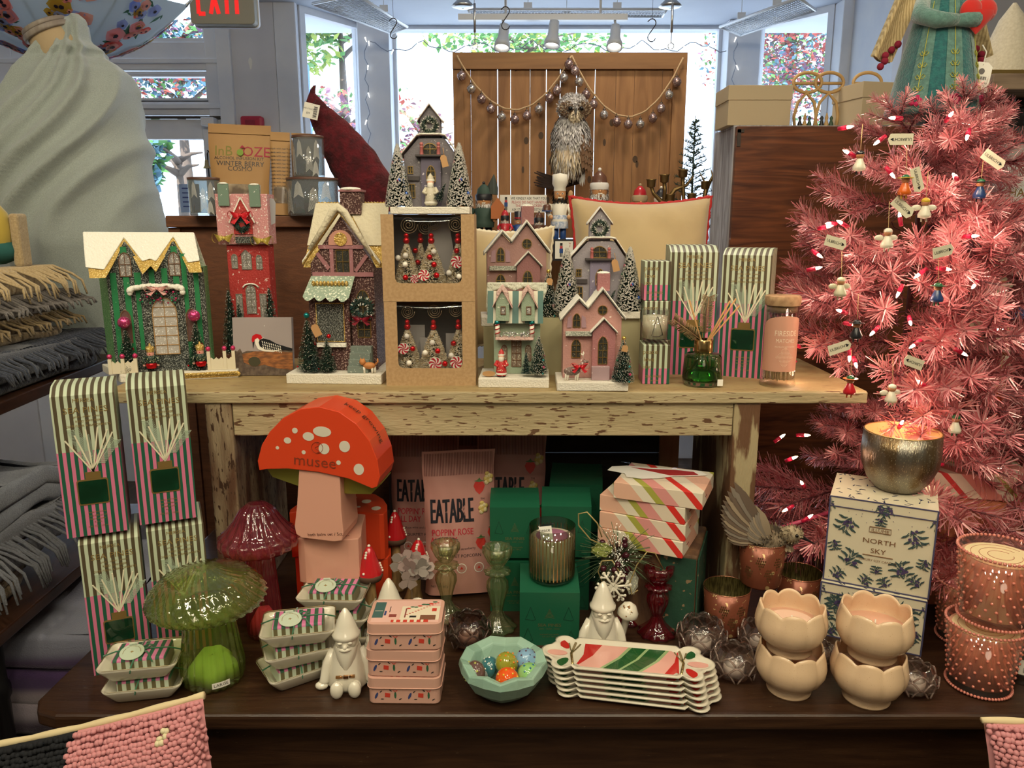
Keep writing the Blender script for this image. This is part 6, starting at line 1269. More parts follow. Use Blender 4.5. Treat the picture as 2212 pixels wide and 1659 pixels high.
def toadstool(label,px,Y,h,s_=1,ry=0,name='toadstool_figure'):
 t=thing(name,label,'toadstool',(X(px,Y,TZ),Y,TZ),rnd.uniform(0,90),None,0,ry)
 MB().lathe([(.001,0),(.020*s_,.0),(.019*s_,.004),(.012*s_,.03),(.009*s_,h*.5),(.0095*s_,h*.66)],14,fl=7,fd=.05).build('stem',mat('carved_wood',(.36,.23,.09),.7,col2=(.22,.13,.05),ns=20,scale=(6,6,1)),t)
 MB().lathe([(.009*s_,h*.60),(.021*s_,h*.60),(.0235*s_,h*.64),(.0235*s_,h*.675),(.012,h*.68)],20).build('bark_rim',mat('bark_rim',(.09,.05,.03),.9),t)
 MB().lathe([(.0232*s_,h*.675),(.022*s_,h*.72),(.015*s_,h*.83),(.010*s_,h*.93),(.005*s_,h*.985),(.0005,h)],20,fl=9,fd=.04).build('cap',mat('toad_red',(.50,.015,.02),.15,coat=.8),t)
 q=MB()
 for i in range(12):a=i*2.1;v=(i*.37)%1;z=h*(.70+.25*v);r=(.0225*(1-v)+.009*v)*s_;q.sph((math.cos(a)*r,math.sin(a)*r,z),.0026*s_,0,8,6)
 q.sph((0,0,h),.003*s_,0,8,6).build('white_dots',bwh,t);return t
toadstool('spotted red toadstool on a carved stem, leftmost of the three',804,1.305,.162);toadstool('tallest spotted red toadstool, at the back before the popcorn bags',858,1.46,.168,.95);toadstool('small spotted red toadstool leaning right above the dried flowers',893,1.40,.132,1,6)
pkf=mat('pouch_pink',(.52,.26,.22),.5,col2=(.46,.22,.19),ns=5);stp=mat('pouch_stripe',(.16,.055,.05),.5);pr_=mat('print_pouch_red',(.50,.03,.05),.5)
def pouch(label,x,y,rz,h=.30,W=.150,rx=-4):
 t=thing('popcorn_pouch',label,'pouch',(x,y,TZ+.001),rz,'pink popcorn pouches',rx)
 def f(s_):
  def g(u,v):
   xx=(u-.5)*W*(1-.05*math.sin(PI*v));th_=.030*max(0,1-v*1.12)**.8*(max(0,1-(2*u-1)**4))**.6+.0006
   return (xx+.001*math.sin(v*20),s_*th_+.0025*math.sin(u*9+v*3)*(v**2)+.0012*math.sin(u*23+v*17)*math.sin(PI*v),v*h+(.004*(1-(2*u-1)**2)if v<.01 else 0)-(.006*(1-(2*u-1)**2)*(v<.02)*0))
  return g
 F=f(-1);MB().grid(F,24,36).grid(f(1),24,36).build('pouch',pkf,t)
 def on(x,z,e=.0007):p=F(min(1,max(0,x/W+.5)),min(1,max(0,z/h)));return (x,p[1]-e,z)
 q=MB()
 for i in range(44):xx=(-.46+.92*i/43)*W;q.add([on(xx-.0007,h*.83),on(xx+.0007,h*.83),on(xx+.0007,h*.90),on(xx-.0007,h*.90),on(xx-.0007,h*.985),on(xx+.0007,h*.985)],[(0,1,2,3),(3,2,5,4)])
 q.build('stripe_band',stp,t)
 def tx(q,s_,size,x,z,m,sxx=1,szz=1):
  vs,fs=text_geo(s_);q.add([on(x+v[0]*size*sxx,z+v[1]*size*szz)for v in vs],fs,m)
 q=MB();
 for dx in (0,.0012,-.0012):tx(q,'EATABLE',.030,-.016+dx,h*.58,0,.72,2.3)
 tx(q,'TM',.006,.046,h*.66,0)
 for dx in (0,.0005):tx(q,"POPPIN' ROSE",.0145,-.016+dx,h*.44,1,.92,1.3);tx(q,'ALL DAY',.0145,-.034+dx,h*.385,1,.92,1.3)
 tx(q,'Rose wine and strawberry',.0066,-.006,h*.325,0);tx(q,'GOURMET POPCORN',.0086,-.002,h*.275,0);tx(q,'NET WT. 85 g',.0055,-.045,h*.07,0)
 q.build('lettering',[mat('pouch_ink',(.012,.012,.02),.5),pr_],t)
 q=MB()
 for xx,zz_,r in ((.040,.745,.012),(.040,.36,.011),(.066,.42,.012)):
  q.add([on(xx+r*a,h*zz_+r*b,.001)for a,b in ((0,-1.3),(.6,-.7),(.95,.1),(.7,.75),(0,.9),(-.7,.75),(-.95,.1),(-.6,-.7))],[tuple(range(8))],0);q.add([on(xx+r*a,h*zz_+r*b,.0014)for a,b in ((0,.75),(.9,.95),(.3,1.1),(.1,1.5),(-.3,1.1),(-.9,.95))],[tuple(range(6))],1)
 for xx,zz_ in ((.058,.80),(.046,.60)):
  for i in range(9):a=i*2.4;q.sph(on(xx+.007*math.cos(a)*(i/9)**.5,h*zz_+.011*math.sin(a)*(i/9)**.5,.001),.0052,2+i%2,7,5,(1,.35,1))
 for i in range(3):c=(-.035+i*.035,h*.19);q.add([on(c[0]+.010*math.cos(a),c[1]+.010*math.sin(a),.0008)for a in [j*PI/10 for j in range(20)]],[tuple(range(20))],4);q.add([on(c[0]+.0085*math.cos(a),c[1]+.0085*math.sin(a),.0011)for a in [j*PI/10 for j in range(20)]],[tuple(range(20))],5);q.add([on(c[0]+.004*math.cos(a),c[1]+.004*math.sin(a),.0014)for a in [j*PI/1.5+PI/2 for j in range(3)]],[(0,1,2)],0)
 q.build('fruit_print',[mat('berry_red',(.55,.04,.03),.4),mat('berry_leaf',(.08,.16,.05),.5),mat('corn_yellow',(.62,.48,.14),.6),mat('corn_light',(.72,.62,.34),.6),paper,pkf],t);return t
pouch('pink popcorn pouch at the front, leaning slightly, covering the others',X(992,1.425,.9),1.452,9,.292,.146);pouch('pink popcorn pouch behind the toadstools at the left of the group',X(915,1.53,.9),1.56,0,.300,.150,-2)
pouch('pink popcorn pouch at the back with only its striped top showing',X(985,1.62,.9),1.645,3,.298,.15,-2);pouch('pink popcorn pouch at the right, half hidden by the green boxes',X(1105,1.56,.9),1.58,-3,.298,.15,-2)
gbm=mat('green_card',(.010,.095,.048),.4);gink=mat('green_ink',(.006,.03,.018),.5)
def green_box(label,x,y,z,rz,w_=.094,d_=.088,h=.110):
 t=thing('green_box',label,'candle box',(x,y,z),rz,'dark green candle boxes')
 q=MB().box(-w_/2,w_/2,0,d_,0,h-.008);f=lambda v:h-.008+.008*math.sin(min(1,v*1.6)*PI/2)
 q.grid(lambda u,v:(-w_/2+w_*u,d_*v,f(v)),1,8)
 for s2 in (-1,1):q.add([(s2*w_/2,0,h-.008)]+[(s2*w_/2,d_*j/8,f(j/8))for j in range(9)]+[(s2*w_/2,d_,h-.008)],[tuple(range(11))])
 q.build('carton',gbm,t)
 q=MB()
 for cx,cz,s_ in ((-.030,.55,1),(.030,.55,1),(-.034,.18,1),(.034,.14,1)):
  pts=[(cx-.008,cz*h-.010),(cx,cz*h+.014),(cx+.008,cz*h-.010),(cx+.004,cz*h-.012),(cx-.004,cz*h-.010),(cx-.008,cz*h-.010)]
  for a,b in zip(pts,pts[1:]):stroke(q,a,b,.0005,-.0004)
 q.build('fir_outline_print',gink,t)
 q=MB().text('SEA PINES',.0085,0,h*.36,-.0003).text('pine , cedar , moss',.0042,0,h*.30,-.0003).text('scented soy candle',.004,0,h*.20,-.0003).text('6.5 oz / 184 g',.004,0,h*.16,-.0003)
 for i in range(7):w2=.008*(1-i/7);stroke(q,(-w2,h*.50+i*.0026-.002),(0,h*.50+i*.0026),.0004,-.0003);stroke(q,(w2,h*.50+i*.0026-.002),(0,h*.50+i*.0026),.0004,-.0003)
 q.build('lettering',mat('green_gold_print',(.20,.17,.07),.4,.5),t);return t
gx=X(1112,1.36,.87);ga=green_box('dark green candle box at the bottom left of the green stack',gx,1.365,TZ,0)
dup(ga,(gx,1.365,TZ+.1105),'dark green candle box on top at the left of the green stack');gx2=gx+.0955
dup(ga,(gx2+.001,1.372,TZ),'dark green candle box behind the gold striped candle, lower one',-2);dup(ga,(gx2+.002,1.37,TZ+.1105),'dark green candle box behind the gold striped candle, upper one',-3)
dup(ga,(gx2+.03,1.495,TZ),'rearmost dark green candle box, lower one, beside the striped gift boxes',-6,(1.15,1.3,1));dup(ga,(gx2+.03,1.495,TZ+.1105),'rearmost dark green candle box, upper one, near the dark planks',-6,(1.15,1.3,1))
c,k=spot(1187,1401,0);dup(ga,(c.x,1.242,TZ),'dark green candle box standing in front, carrying the gold striped candle glass',-1,(1.12,1.15,1.0))
cc=Vector((X(1192,1.29,.87),1.292,TZ+.1105));t=thing('striped_candle_glass','candle glass with gold vertical stripes and a folded paper tag on a green box','candle',cc);rg,hg=.0415,.098
MB().lathe([(.001,0),(rg*.97,0),(rg,.004),(rg,hg),(rg-.002,hg),(rg-.002,.008),(.001,.007)],48).build('glass',thin('smoke_glass',(.93,.94,.88),(.5,.52,.42)),t)
MB().lathe([(.001,.0085),(rg-.003,.0085),(rg-.003,hg*.78),(.001,hg*.78)],32).build('wax',wax,t);q=MB()
for i in range(40):a=2*PI*i/40;d_=.045;r=rg+.0003;q.add([(math.cos(a)*r,math.sin(a)*r,.006),(math.cos(a+d_)*r,math.sin(a+d_)*r,.006),(math.cos(a+d_)*r,math.sin(a+d_)*r,hg*.88),(math.cos(a)*r,math.sin(a)*r,hg*.88)],[(0,1,2,3)])
q.build('gold_stripes',mat('stripe_gold',(.50,.34,.14),.25,.9),t)
M=TR(-.012,-.022,hg*.93,-14,-12,-14);q=MB().box(-.011,.011,0,.0008,-.022,.012,0,M).box(-.011,.011,0,.028,.012,.0128,1,M);
for i,s_ in enumerate(('peace','love','joy')):q.text(s_,.0085,-.002,.005-i*.008,-.0003,1,M)
q.build('paper_tag',[paper,black],t);MB().lathe([(.001,hg*.785),(rg*.7,hg*.785),(rg*.7,hg*.80),(.001,hg*.80)],24).build('dust_disc',mat('pink_disc',(.55,.2,.35),.5),t)
def candlestick(label,px,by,ztop_px,m,s_=1,Y=None,h=None):
 c,k=spot(px,by,32)if Y is None else (Vector((X(px,Y,TZ),Y,TZ)),0);h=h or zat(c.y,ztop_px)-TZ
 t=thing('glass_candlestick',label,'candlestick',c);r=.034*s_
 MB().lathe([(.001,0),(r,.001),(r*1.0,.005),(r*.75,.012),(r*.45,.022),(r*.28,.034),(r*.27,.040)],60,fl=10,fd=.05).build('foot',m,t)
 MB().lathe([(r*.27,.036),(r*.40,h*.36),(r*.58,h*.50),(r*.55,h*.58),(r*.30,h*.66),(r*.26,h*.67)],60,fl=10,fd=.06).build('stem',m,t)
 MB().lathe([(r*.26,h*.665),(r*.60,h*.675),(r*.70,h*.695),(r*.66,h*.72),(r*.40,h*.735),(r*.28,h*.74)],60,fl=12,fd=.08).build('collar',m,t)
 MB().lathe([(r*.26,h*.74),(r*.34,h*.76),(r*.62,h*.85),(r*.78,h*.93),(r*.76,h),(r*.62,h*1.0),(r*.45,h*.97),(r*.38,h*.85),(.001,h*.84)],60,fl=10,fd=.05).build('cup',m,t);return t
cgm=thin('pale_green_glass',(.94,.96,.78),(.54,.62,.32),.05,1.0,.12);crd=thin('ruby_glass',(.80,.08,.10),(.45,.01,.03),.05,.9,.15)
candlestick('pale green pressed glass candlestick standing nearer the pink tins',965,1348,1172,cgm);candlestick('pale green pressed glass candlestick standing in front of the green boxes',1075,1372,1180,cgm)
candlestick('ruby red glass candlestick in front of the painted crate',1418,1385,1222,crd);candlestick('shorter ruby red glass candlestick under the berry sprig, behind the gnome',1352,0,0,crd,1,1.335,.105)
def lotus(label,px,by,rpx,m,z=TZ,tea=True,s_=1.0):
 c,k=spot(px,by,rpx*.6,z);r=rpx*k*1.05;h=r*1.35;t=thing('lotus_votive',label,'votive holder',c,rnd.uniform(0,60));np_=7
 def rf(rr,zz_,a,j):
  ph=PI/np_*(j%2);pet=abs(math.cos(np_*a/2+ph));return (rr*(1+.09*(pet-.5)),zz_+(h*.10*pet*(zz_>h*.8)))
 prof=[(.001,.002),(r*.5,0),(r*.62,.004),(r*.85,h*.2),(r*.98,h*.38),(r*1.0,h*.5),(r*.96,h*.64),(r*.86,h*.80),(r*.66,h*.97),(r*.60,h*.96),(r*.76,h*.78),(r*.86,h*.6),(r*.86,h*.4),(r*.7,h*.2),(r*.4,h*.12),(.001,h*.12)]
 MB().lathe(prof,56,rf=rf).build('glass_bowl',m,t)
 q=MB()
 for lv,(zc3,rr,hh)in enumerate(((h*.28,r*.93,h*.34),(h*.55,r*1.0,h*.32),(h*.80,r*.86,h*.26))):
  for i in range(np_):
   a0=2*PI*(i+.5*(lv%2))/np_;pts=[]
   for j in range(11):u=-1+j/5;a=a0+u*PI/np_*.86;zz_=zc3+hh*(.5-abs(u)**1.6*.9);pts.append((math.cos(a)*rr*1.02,math.sin(a)*rr*1.02,max(.003,zz_)))
   q.tube(pts,.0016,4)
 q.build('petal_ribs',rbm if m is clr else rbs,t)
 if tea:MB().cyl(.017,h*.125,h*.125+.016,20).lathe([(.001,0),(.0165,0),(.001,.002)],8,M=TR(0,0,h*.125+.0162)).tube([(0,0,h*.12+.016),(0,0,h*.12+.024)],.0007,4).build('tealight',mat('tealight_wax',(.75,.74,.70),.4),t)
 return t
clr=thin('lotus_clear',(.97,.94,.92),(.66,.54,.50),.04,1.1,.03);smk=thin('lotus_smoke',(.80,.68,.64),(.36,.26,.22),.04,1.1,.04)
rbm=thin('petal_edge',(.90,.82,.78),(.62,.48,.42),.06,1.2,.3);rbs=thin('petal_edge_smoke',(.6,.45,.4),(.25,.15,.12),.06,1.2,.3)
lotus('smoky brown lotus glass holder with a tealight beside the mint bowl',1013,1406,46,smk);lotus('clear lotus glass holder behind the right end of the candy plates',1514,1421,50,clr);lotus('clear lotus glass holder at the right corner of the candy plates',1584,1476,47,clr)
lotus('clear lotus glass holder half hidden left of the peach tulip cups',1640,1418,44,clr);lotus('clear lotus glass holder between the two stacks of tulip cups',1768,1438,30,clr);lotus('clear lotus glass holder right of the tulip cups',1972,1508,44,clr)
c,k=spot(1087,1521,50);t=thing('mint_bowl','chunky faceted mint green wooden bowl at the front of the table','bowl',c,8);r=99*k;
mintp=mat('mint_paint',(.25,.42,.33),.5,col2=(.30,.46,.36),ns=9,speck=(18,.70,(.45,.38,.24)),bump=.25,bs=60)
def oct_(rr,z,wob=0):return [(math.cos(2*PI*(i+.5)/16)*rr*(1 if i%2 else .965),math.sin(2*PI*(i+.5)/16)*rr*(1 if i%2 else .965),z+wob*math.cos(PI*i))for i in range(16)]
lay=[oct_(r*.48,0),oct_(r*.80,.020),oct_(r*1.0,.044,.0),oct_(r*.97,.058,.003),oct_(r*.74,.052,.003),oct_(r*.62,.030),oct_(r*.36,.012)]
q=MB();q.add([p for l in lay for p in l],[(j*16+i,j*16+(i+1)%16,(j+1)*16+(i+1)%16,(j+1)*16+i)for j in range(6)for i in range(16)]+[tuple(range(16))[::-1],tuple(96+i for i in range(16))]);q.build('bowl',mintp,t,bevel=.0025)
def gcap(label,dx,dy,dz,rx,ry,col,spots,stemc,s_=1,name='glass_mushroom_charm'):
 g=thing(name,label,'glass charm',c+Vector((dx,dy,dz)),0,None,rx,ry)
 MB().lathe([(.004*s_,.012*s_),(.016*s_,.008*s_),(.019*s_,.012*s_),(.018*s_,.019*s_),(.012*s_,.027*s_),(.001,.031*s_)],18).build('cap',mat('gcap'+label[:9],col,.08,coat=1),g)
 MB().lathe([(.001,-.022*s_),(.006*s_,-.021*s_),(.0075*s_,-.016*s_),(.005*s_,0),(.005*s_,.013*s_)],12).build('stem',mat('gst'+label[:9],stemc,.08,coat=1),g);q=MB()
 for i in range(12):a=i*2.4;v=.2+.8*(i/12);q.sph((math.cos(a)*.0182*s_*v**.5,math.sin(a)*.0182*s_*v**.5,(.029-.012*v**1.5)*s_),.0020*s_,0,6,5)
 q.build('spots',mat('gsp'+label[:9],spots,.1,coat=1),g)
gcap('orange glass mushroom charm with yellow spots in the mint bowl',.006,-.022,.034,58,6,(.75,.10,.01),(.70,.50,.05),(.25,.22,.02))
gcap('light green glass mushroom charm with blue dots in the mint bowl',.036,-.010,.034,50,34,(.25,.52,.18),(.03,.16,.30),(.40,.42,.03))
gcap('pale blue glass mushroom charm with dark dots at the right of the bowl',.034,.022,.034,30,20,(.22,.40,.58),(.08,.03,.06),(.35,.30,.45))
gcap('olive glass mushroom charm with orange spots in the middle of the bowl',.002,.012,.036,40,20,(.30,.30,.03),(.75,.22,.02),(.35,.30,.03))
gcap('multicolour dotted glass mushroom charm at the left of the bowl',-.036,-.002,.032,42,-55,(.12,.07,.06),(.45,.48,.1),(.4,.42,.4),1.05)
gcap('teal glass mushroom charm lowest in the mint bowl',-.012,.020,.026,20,-60,(.04,.16,.18),(.7,.7,.6),(.1,.2,.2),.9)
cp0=thing('candy_plate','candy shaped ceramic plate, lowest of the six stacked','plate',(X(1368,1.105,TZ),1.108,TZ),-11,'candy shaped plates');
out=[(-.088,-.046),(.088,-.046)]
def lobe(cx,cy,r,a0,a1,n=7):return [(cx+r*math.cos(R(a0+(a1-a0)*i/n)),cy+r*math.sin(R(a0+(a1-a0)*i/n)))for i in range(n+1)]
half=[(-.060,-.046),(.080,-.046),(.086,-.038)]+lobe(.103,-.034,.015,-130,25)+lobe(.118,-.0,.0195,-75,75,9)+lobe(.103,.034,.015,-25,130)+[(.086,.038),(.080,.046)]
out=half[1:]+[(-x,-y)for x,y in half[1:]]
def off(o,f,dz):return [(x*(1-f*.006/.12),y*(1-f*.006/.046),dz)for x,y in o]
n=len(out);lay=[off(out,3.4,0),off(out,1.6,.0015),off(out,.1,.0062),off(out,-.1,.0085),off(out,.5,.0092),off(out,1.0,.0080),off(out,1.5,.0058),off(out,3.2,.0046)]
q=MB();q.add([p for l in lay for p in l],[(j*n+i,j*n+(i+1)%n,(j+1)*n+(i+1)%n,(j+1)*n+i)for j in range(7)for i in range(n)]+[tuple(range(n))[::-1],tuple(7*n+i for i in range(n))],0,True);q.build('plate',crm,cp0)
q=MB();zt3=.0049;W2,D2=.082,.0395
bands=[(-1.15,-.78,1),(-.78,-.25,0),(-.25,-.18,3),(-.18,.10,2),(.10,.16,3),(.16,.48,2),(.48,.55,3),(.55,1.0,0),(1.0,1.3,1)]
for a,b,m_ in bands:
 po=[]
 for u,s2 in ((a,-1),(b,-1),(b,1),(a,1)):po.append((u*W2+s2*.026,s2*D2))
 po=[(max(-W2,min(W2,x)),y)for x,y in po]
 cur=[(po[0][0],po[0][1]),(po[1][0],po[1][1]),((po[1][0]+po[2][0])/2+.006,0),(po[2][0],po[2][1]),(po[3][0],po[3][1]),((po[0][0]+po[3][0])/2+.006,0)]
 cur=[(max(-W2,min(W2,x)),y)for x,y in cur];q.plan(cur,zt3,zt3+.0005,m_)
for s2 in (-1,1):
 for (x,y),m_,a in (((.108,.030),1 if s2<0 else 2,32),((.115,0),0,0),((.106,-.030),2 if s2<0 else 1,-32)):
  x1,y1=x*s2,y*1;aa=math.atan2(y1,x1-s2*.085);q.plan([(x1-s2*.003+u*math.cos(aa)-v*math.sin(aa),y1*.95+u*math.sin(aa)+v*math.cos(aa))for u,v in circ(0,0,.017,14,.0075)],zt3+.0002,zt3+.0012,m_)
 q.tube([(s2*.084,-.032,zt3+.001),(s2*.089,0,zt3+.001),(s2*.084,.034,zt3+.001)],.0022,5,4,flat=.3);q.tube([(s2*.095,.03,zt3+.001),(s2*.088,0,zt3+.0012),(s2*.076,.03,zt3+.001)],.0016,5,4,flat=.3)
q.build('candy_glaze',[mat('gl_pink',(.72,.38,.32),.12,coat=.7),mat('gl_red',(.48,.025,.02),.12,coat=.7),mat('gl_green',(.015,.09,.025),.12,coat=.7),mat('gl_mint',(.30,.42,.20),.12,coat=.7),mat('gl_gold',(.40,.30,.12),.15,.9)],cp0)
for i,w_ in enumerate(('second','third','fourth','fifth','uppermost')):
 if i==4:l_='candy shaped ceramic plate with red, pink and green stripes, topmost of the stack'
 else:l_='candy shaped ceramic plate, %s from below in the stack of six'%w_
 dup(cp0,cp0.location+Vector((-.0022*(i+1),.0012*(i+1),.0096*(i+1))),l_,-11+.4*i)
t=thing('berry_sprig','artificial pine sprig with dark berries, glitter and gold wire loops','berry sprig',(X(1352,1.335,TZ),1.335,TZ+.096));q=MB();o=Vector(t.location)
def W3(px,py,Y):return atY(px,py,Y)-o
q.tube([(0,0,.0),(0,-.01,.03),W3(1335,1215,1.30),W3(1325,1170,1.29)],.0022,6).build('stem',mat('dry_stem',(.2,.13,.07),.8),t);q=MB();cen=W3(1335,1205,1.295)
for i in range(110):
 d=Vector((rnd.uniform(-1,1),rnd.uniform(-.45,.3),rnd.uniform(-.9,.9))).normalized();l=rnd.uniform(.04,.085);e=cen+d*l;e.z=max(e.z,-.085);q.tube([cen+d*.01,cen+d*l*.6+Vector((0,0,.004)),e],.0006,3)
q.build('needles',mat('sprig_green',(.07,.11,.05),.7),t)['kind']='stuff'
q=MB()
for i in range(14):MB().sph(tuple(cen+Vector((rnd.uniform(-.03,.03),rnd.uniform(-.02,.01),rnd.uniform(-.05,.045)))),.0058,0,10,8).build('berry',mat('berry_dark',(.05,.008,.015),.15),t)
for i in range(420):p_=cen+Vector((rnd.gauss(0,.014),rnd.gauss(0,.009),rnd.gauss(-.006,.028)));s2=.0012;q.add([p_+Vector((s2,0,0)),p_+Vector((0,s2,s2)),p_-Vector((s2,0,s2)),],[(0,1,2)])
q.build('glitter',mat('glitter_silver',(.4,.4,.36),.3,.6),t)['kind']='stuff'
gw=mat('gold_cord',(.42,.32,.13),.5,.3)
for pts in ([(1320,1185),(1275,1165),(1250,1135),(1250,1110),(1268,1106),(1290,1130),(1300,1160)],[(1310,1280),(1292,1235),(1300,1212),(1322,1210),(1338,1235),(1340,1262)],[(1432,1228),(1415,1195),(1398,1192),(1376,1220),(1360,1260),(1365,1284),(1378,1275)]):
 MB().tube([W3(a,b,1.285-.002*i)for i,(a,b)in enumerate(pts)],.0013,5).build('wire_loop',gw,t)
lf=MB();
for i in range(2):
 cpx=((1300,1188),(1365,1258))[i];cc2=W3(*cpx,1.28);lf=MB();lf.add([cc2+Vector((math.cos(a)*(.018+.003*(j%2))*(1 if i==0 else .6),-.002*math.sin(3*a),math.sin(a)*(.012+.003*(j%2))*(1 if i==0 else 1.7)))for j,a in enumerate([j*PI/8 for j in range(16)])],[tuple(range(16))],0,False).build('leaf',mat('leaf_lime_g' if i==0 else 'leaf_frost',(.22,.26,.06)if i==0 else (.35,.36,.3),.5,speck=(400,.62,(.7,.7,.5))),t)
sf=Vector((X(1314,1.262,TZ),1.262,zat(1.262,1300)));t=thing('snowflake_ornament','white ceramic snowflake behind the hat of the gnome by the plates','ornament',(sf.x,sf.y,sf.z),0,None,0,12);q=MB();r=.030
q.slab([(x,z+r)for x,z in circ(0,0,.008,18)],-.002,.002)
for i in range(6):
 a=i*PI/3+.3;d=Vector((math.cos(a),0,math.sin(a)));n_=Vector((-d.z,0,d.x));c2=Vector((0,0,r));q.tube([c2,c2+d*r],.0022,8).sph(c2+d*r,.0036,0,8,6,(1,.6,1))
 for s2 in (-1,1):q.tube([c2+d*r*.68,c2+d*r*.88+n_*s2*r*.24],.0018,6).sph(c2+d*r*.88+n_*s2*r*.25,.0028,0,8,6,(1,.6,1)).tube([c2+(d*.866+n_*.5)*.006,c2+(d*.866+n_*.5)*r*.62],.0018,6)
 q.sph(c2+(d*.866+n_*.5)*r*.62,.003,0,8,6,(1,.6,1))
q.build('flake',glaze,t)
pw=thing('pink_wire_star','pink metal wire star with a twine bow standing left of the ivory boxes','wire star',(X(1740,1.44,TZ),1.44,TZ));o=Vector(pw.location)
for a,b in (((1688,1140),(1795,1106)),((1690,1182),(1795,1196)),((1698,1286),(1795,1140)),((1776,1128),(1776,1248)),((1690,1276),(1795,1232)),((1690,1140),(1776,1248))):
 e=[atY(*p_,1.43+.012*(i%2))-o for i,p_ in enumerate((a,b))];MB().tube([Vector((v.x,v.y,max(.005,v.z)))for v in e],.0042,8).build('rod',mat('pole_pink',(.45,.06,.13),.4),pw)
g=atY(1772,1180,1.42)-o;MB().tube([g,g+Vector((-.010,-.003,.012)),g+Vector((-.012,-.003,-.012)),g,g+Vector((.010,-.003,.012)),g+Vector((.012,-.003,-.010)),g,g+Vector((-.004,-.002,-.05))],.0013,5).tube([g,g+Vector((.006,-.002,-.045))],.0013,5).build('twine_bow',twine,pw)
gpm=stripe_mat('gift_wrap',[(0,(.70,.60,.46)),(.16,(.62,.03,.02)),(.24,(.72,.66,.52)),(.40,(.70,.42,.30)),(.66,(.72,.66,.52)),(.78,(.36,.36,.06)),(.86,(.66,.28,.26))],None,None,None,0,.19,'diag',.2)
gw0=Vector((.300,1.262,TZ+.1565));th=-26;ex=Vector((math.cos(R(th)),math.sin(R(th)),0))
def gift(label,loc,rz,w_=.158,d_=.125,h=.0305):
 t=thing('striped_gift_box',label,'gift box',loc,rz,'pink striped gift boxes');MB().box(-w_,0,0,d_,0,h-.0004).build('carton',gpm,t,bevel=.0008);MB().box(-.012,.0006,.03,.045,h*.45,h*.5).build('lid_slot',mat('slot_dark',(.2,.05,.05),.6),t);return t
gf=gift('pink striped gift box lowest on the painted crate',gw0,th);dup(gf,gw0+Vector((.004,.003,.031)),'pink striped gift box, second from below on the crate',th+1);dup(gf,gw0+Vector((.002,.004,.062)),'pink striped gift box, third from below on the crate',th-1);dup(gf,gw0+ex*.032+Vector((0,.008,.093)),'pink striped gift box on top, pushed to the right, under the stocking packet',th+3)
t=thing('stocking_packet','clear packet with a printed red and white stocking lying on the striped boxes','packet',gw0+ex*-.05+Vector((.01,.075,.1245)),-14);MB().grid(lambda u,v:((u-.5)*.21,(v-.5)*.10,.002+.003*abs(math.sin(u*9+v*4))+.004*math.sin(PI*u)*math.sin(PI*v)),20,10).build('clear_bag',cello,t)
st=[(-.08,.0),(-.075,.02),(-.05,.03),(-.01,.028),(.04,.034),(.075,.03),(.085,.012),(.06,.002),(.03,-.006),(.01,-.02),(-.02,-.03),(-.045,-.026),(-.05,-.01)]
MB().plan([(x*1.1,y*1.15)for x,y in st],.0,.0008).build('stocking_backing',paper,t);MB().plan([(x*.92,y*.85)for x,y in st[2:9]],.0009,.0012).build('stocking_print',mat('print_stocking',(.38,.03,.03),.5),t)
copm=mat('copper_votive',(.20,.06,.032),.26,.35,speck=(90,.655,(.50,.36,.16)),bump=.1);copin=mat('votive_inner',(.18,.15,.05),.3,.7,col2=(.07,.055,.02),ns=60,scale=(6,6,1))
def votive(label,x,y,z,r=.042,h=.085):
 t=thing('copper_votive',label,'votive holder',(x,y,z),0,'copper pinecone votives');MB().lathe([(.001,0),(r*.84,0),(r*.87,.003),(r,h),(r-.0008,h)],40).build('outer_glass',copm,t);MB().lathe([(r-.0008,h),(r*.86,.006),(.001,.005)],40).build('inner_wall',copin,t)
 MB().tube([(r*math.cos(a),r*math.sin(a),h)for a in [2*PI*i/40 for i in range(40)]],.0009,5,close=True).build('rim',mat('rim_copper',(.55,.25,.15),.2,.9),t)
 q=MB()
 for a0,zc3,s_ in ((-1.95,.62,1),(-1.15,.60,1),(-1.55,.35,.9),(-2.5,.35,1),(-.7,.30,1)):
  for i in range(5):
   for j in range(-2,3):
    if abs(j)<=(1,2,2,1,0)[i]:a=a0+(j+.5*(i%2))*.085;zz_=h*zc3+(2-i)*.0052;rr=r*(.87+.13*zz_/h)+.0003;q.add([(math.cos(a+da)*rr,math.sin(a+da)*rr,zz_+dz)for da,dz in ((0,-.0022),(.034,0),(0,.0024),(-.034,0))],[(0,1,2,3)])
 q.build('pinecone_print',mat('pinecone_etch',(.16,.11,.04),.3,.7),t);return t
vx=X(1568,1.305,TZ);v1=votive('copper votive glass with pinecones standing left under the bird votive',vx-.004,1.300,TZ);dup(v1,(X(1716,1.37,TZ),1.36,TZ),'copper votive glass right behind, mostly hidden by the tulip cups');vu=dup(v1,(X(1644,1.31,.85),1.315,TZ+.0866),'copper votive glass resting on the other two and holding the bird')
c=Vector(vu.location)+Vector((0,0,.060));t=thing('feather_bird','brown feathered bird with fanned wings perched in the copper votive','bird',c);fb=[mat('bird_brown',(.12,.085,.06),.9),mat('bird_tan',(.27,.21,.14),.9),mat('bird_grey',(.19,.16,.125),.9),mat('bird_cream',(.38,.31,.20),.9)]
q=MB().sph((.006,-.006,.022),.027,1,18,12,(1.35,.8,.8));fur(q,ell((.006,-.006,.022),(.038,.023,.023),420),.014,.006,[1,2,3],.3,.3,(-1,0,.1));q.build('body',fb,t)
q=MB().sph((.044,-.014,.040),.0165,3,14,10,(1.15,.9,.95));fur(q,ell((.044,-.014,.040),(.0185,.0155,.016),240),.0045,.004,[1,3,3,2],.3,.3,(-1,0,0));q.build('head',fb,t)
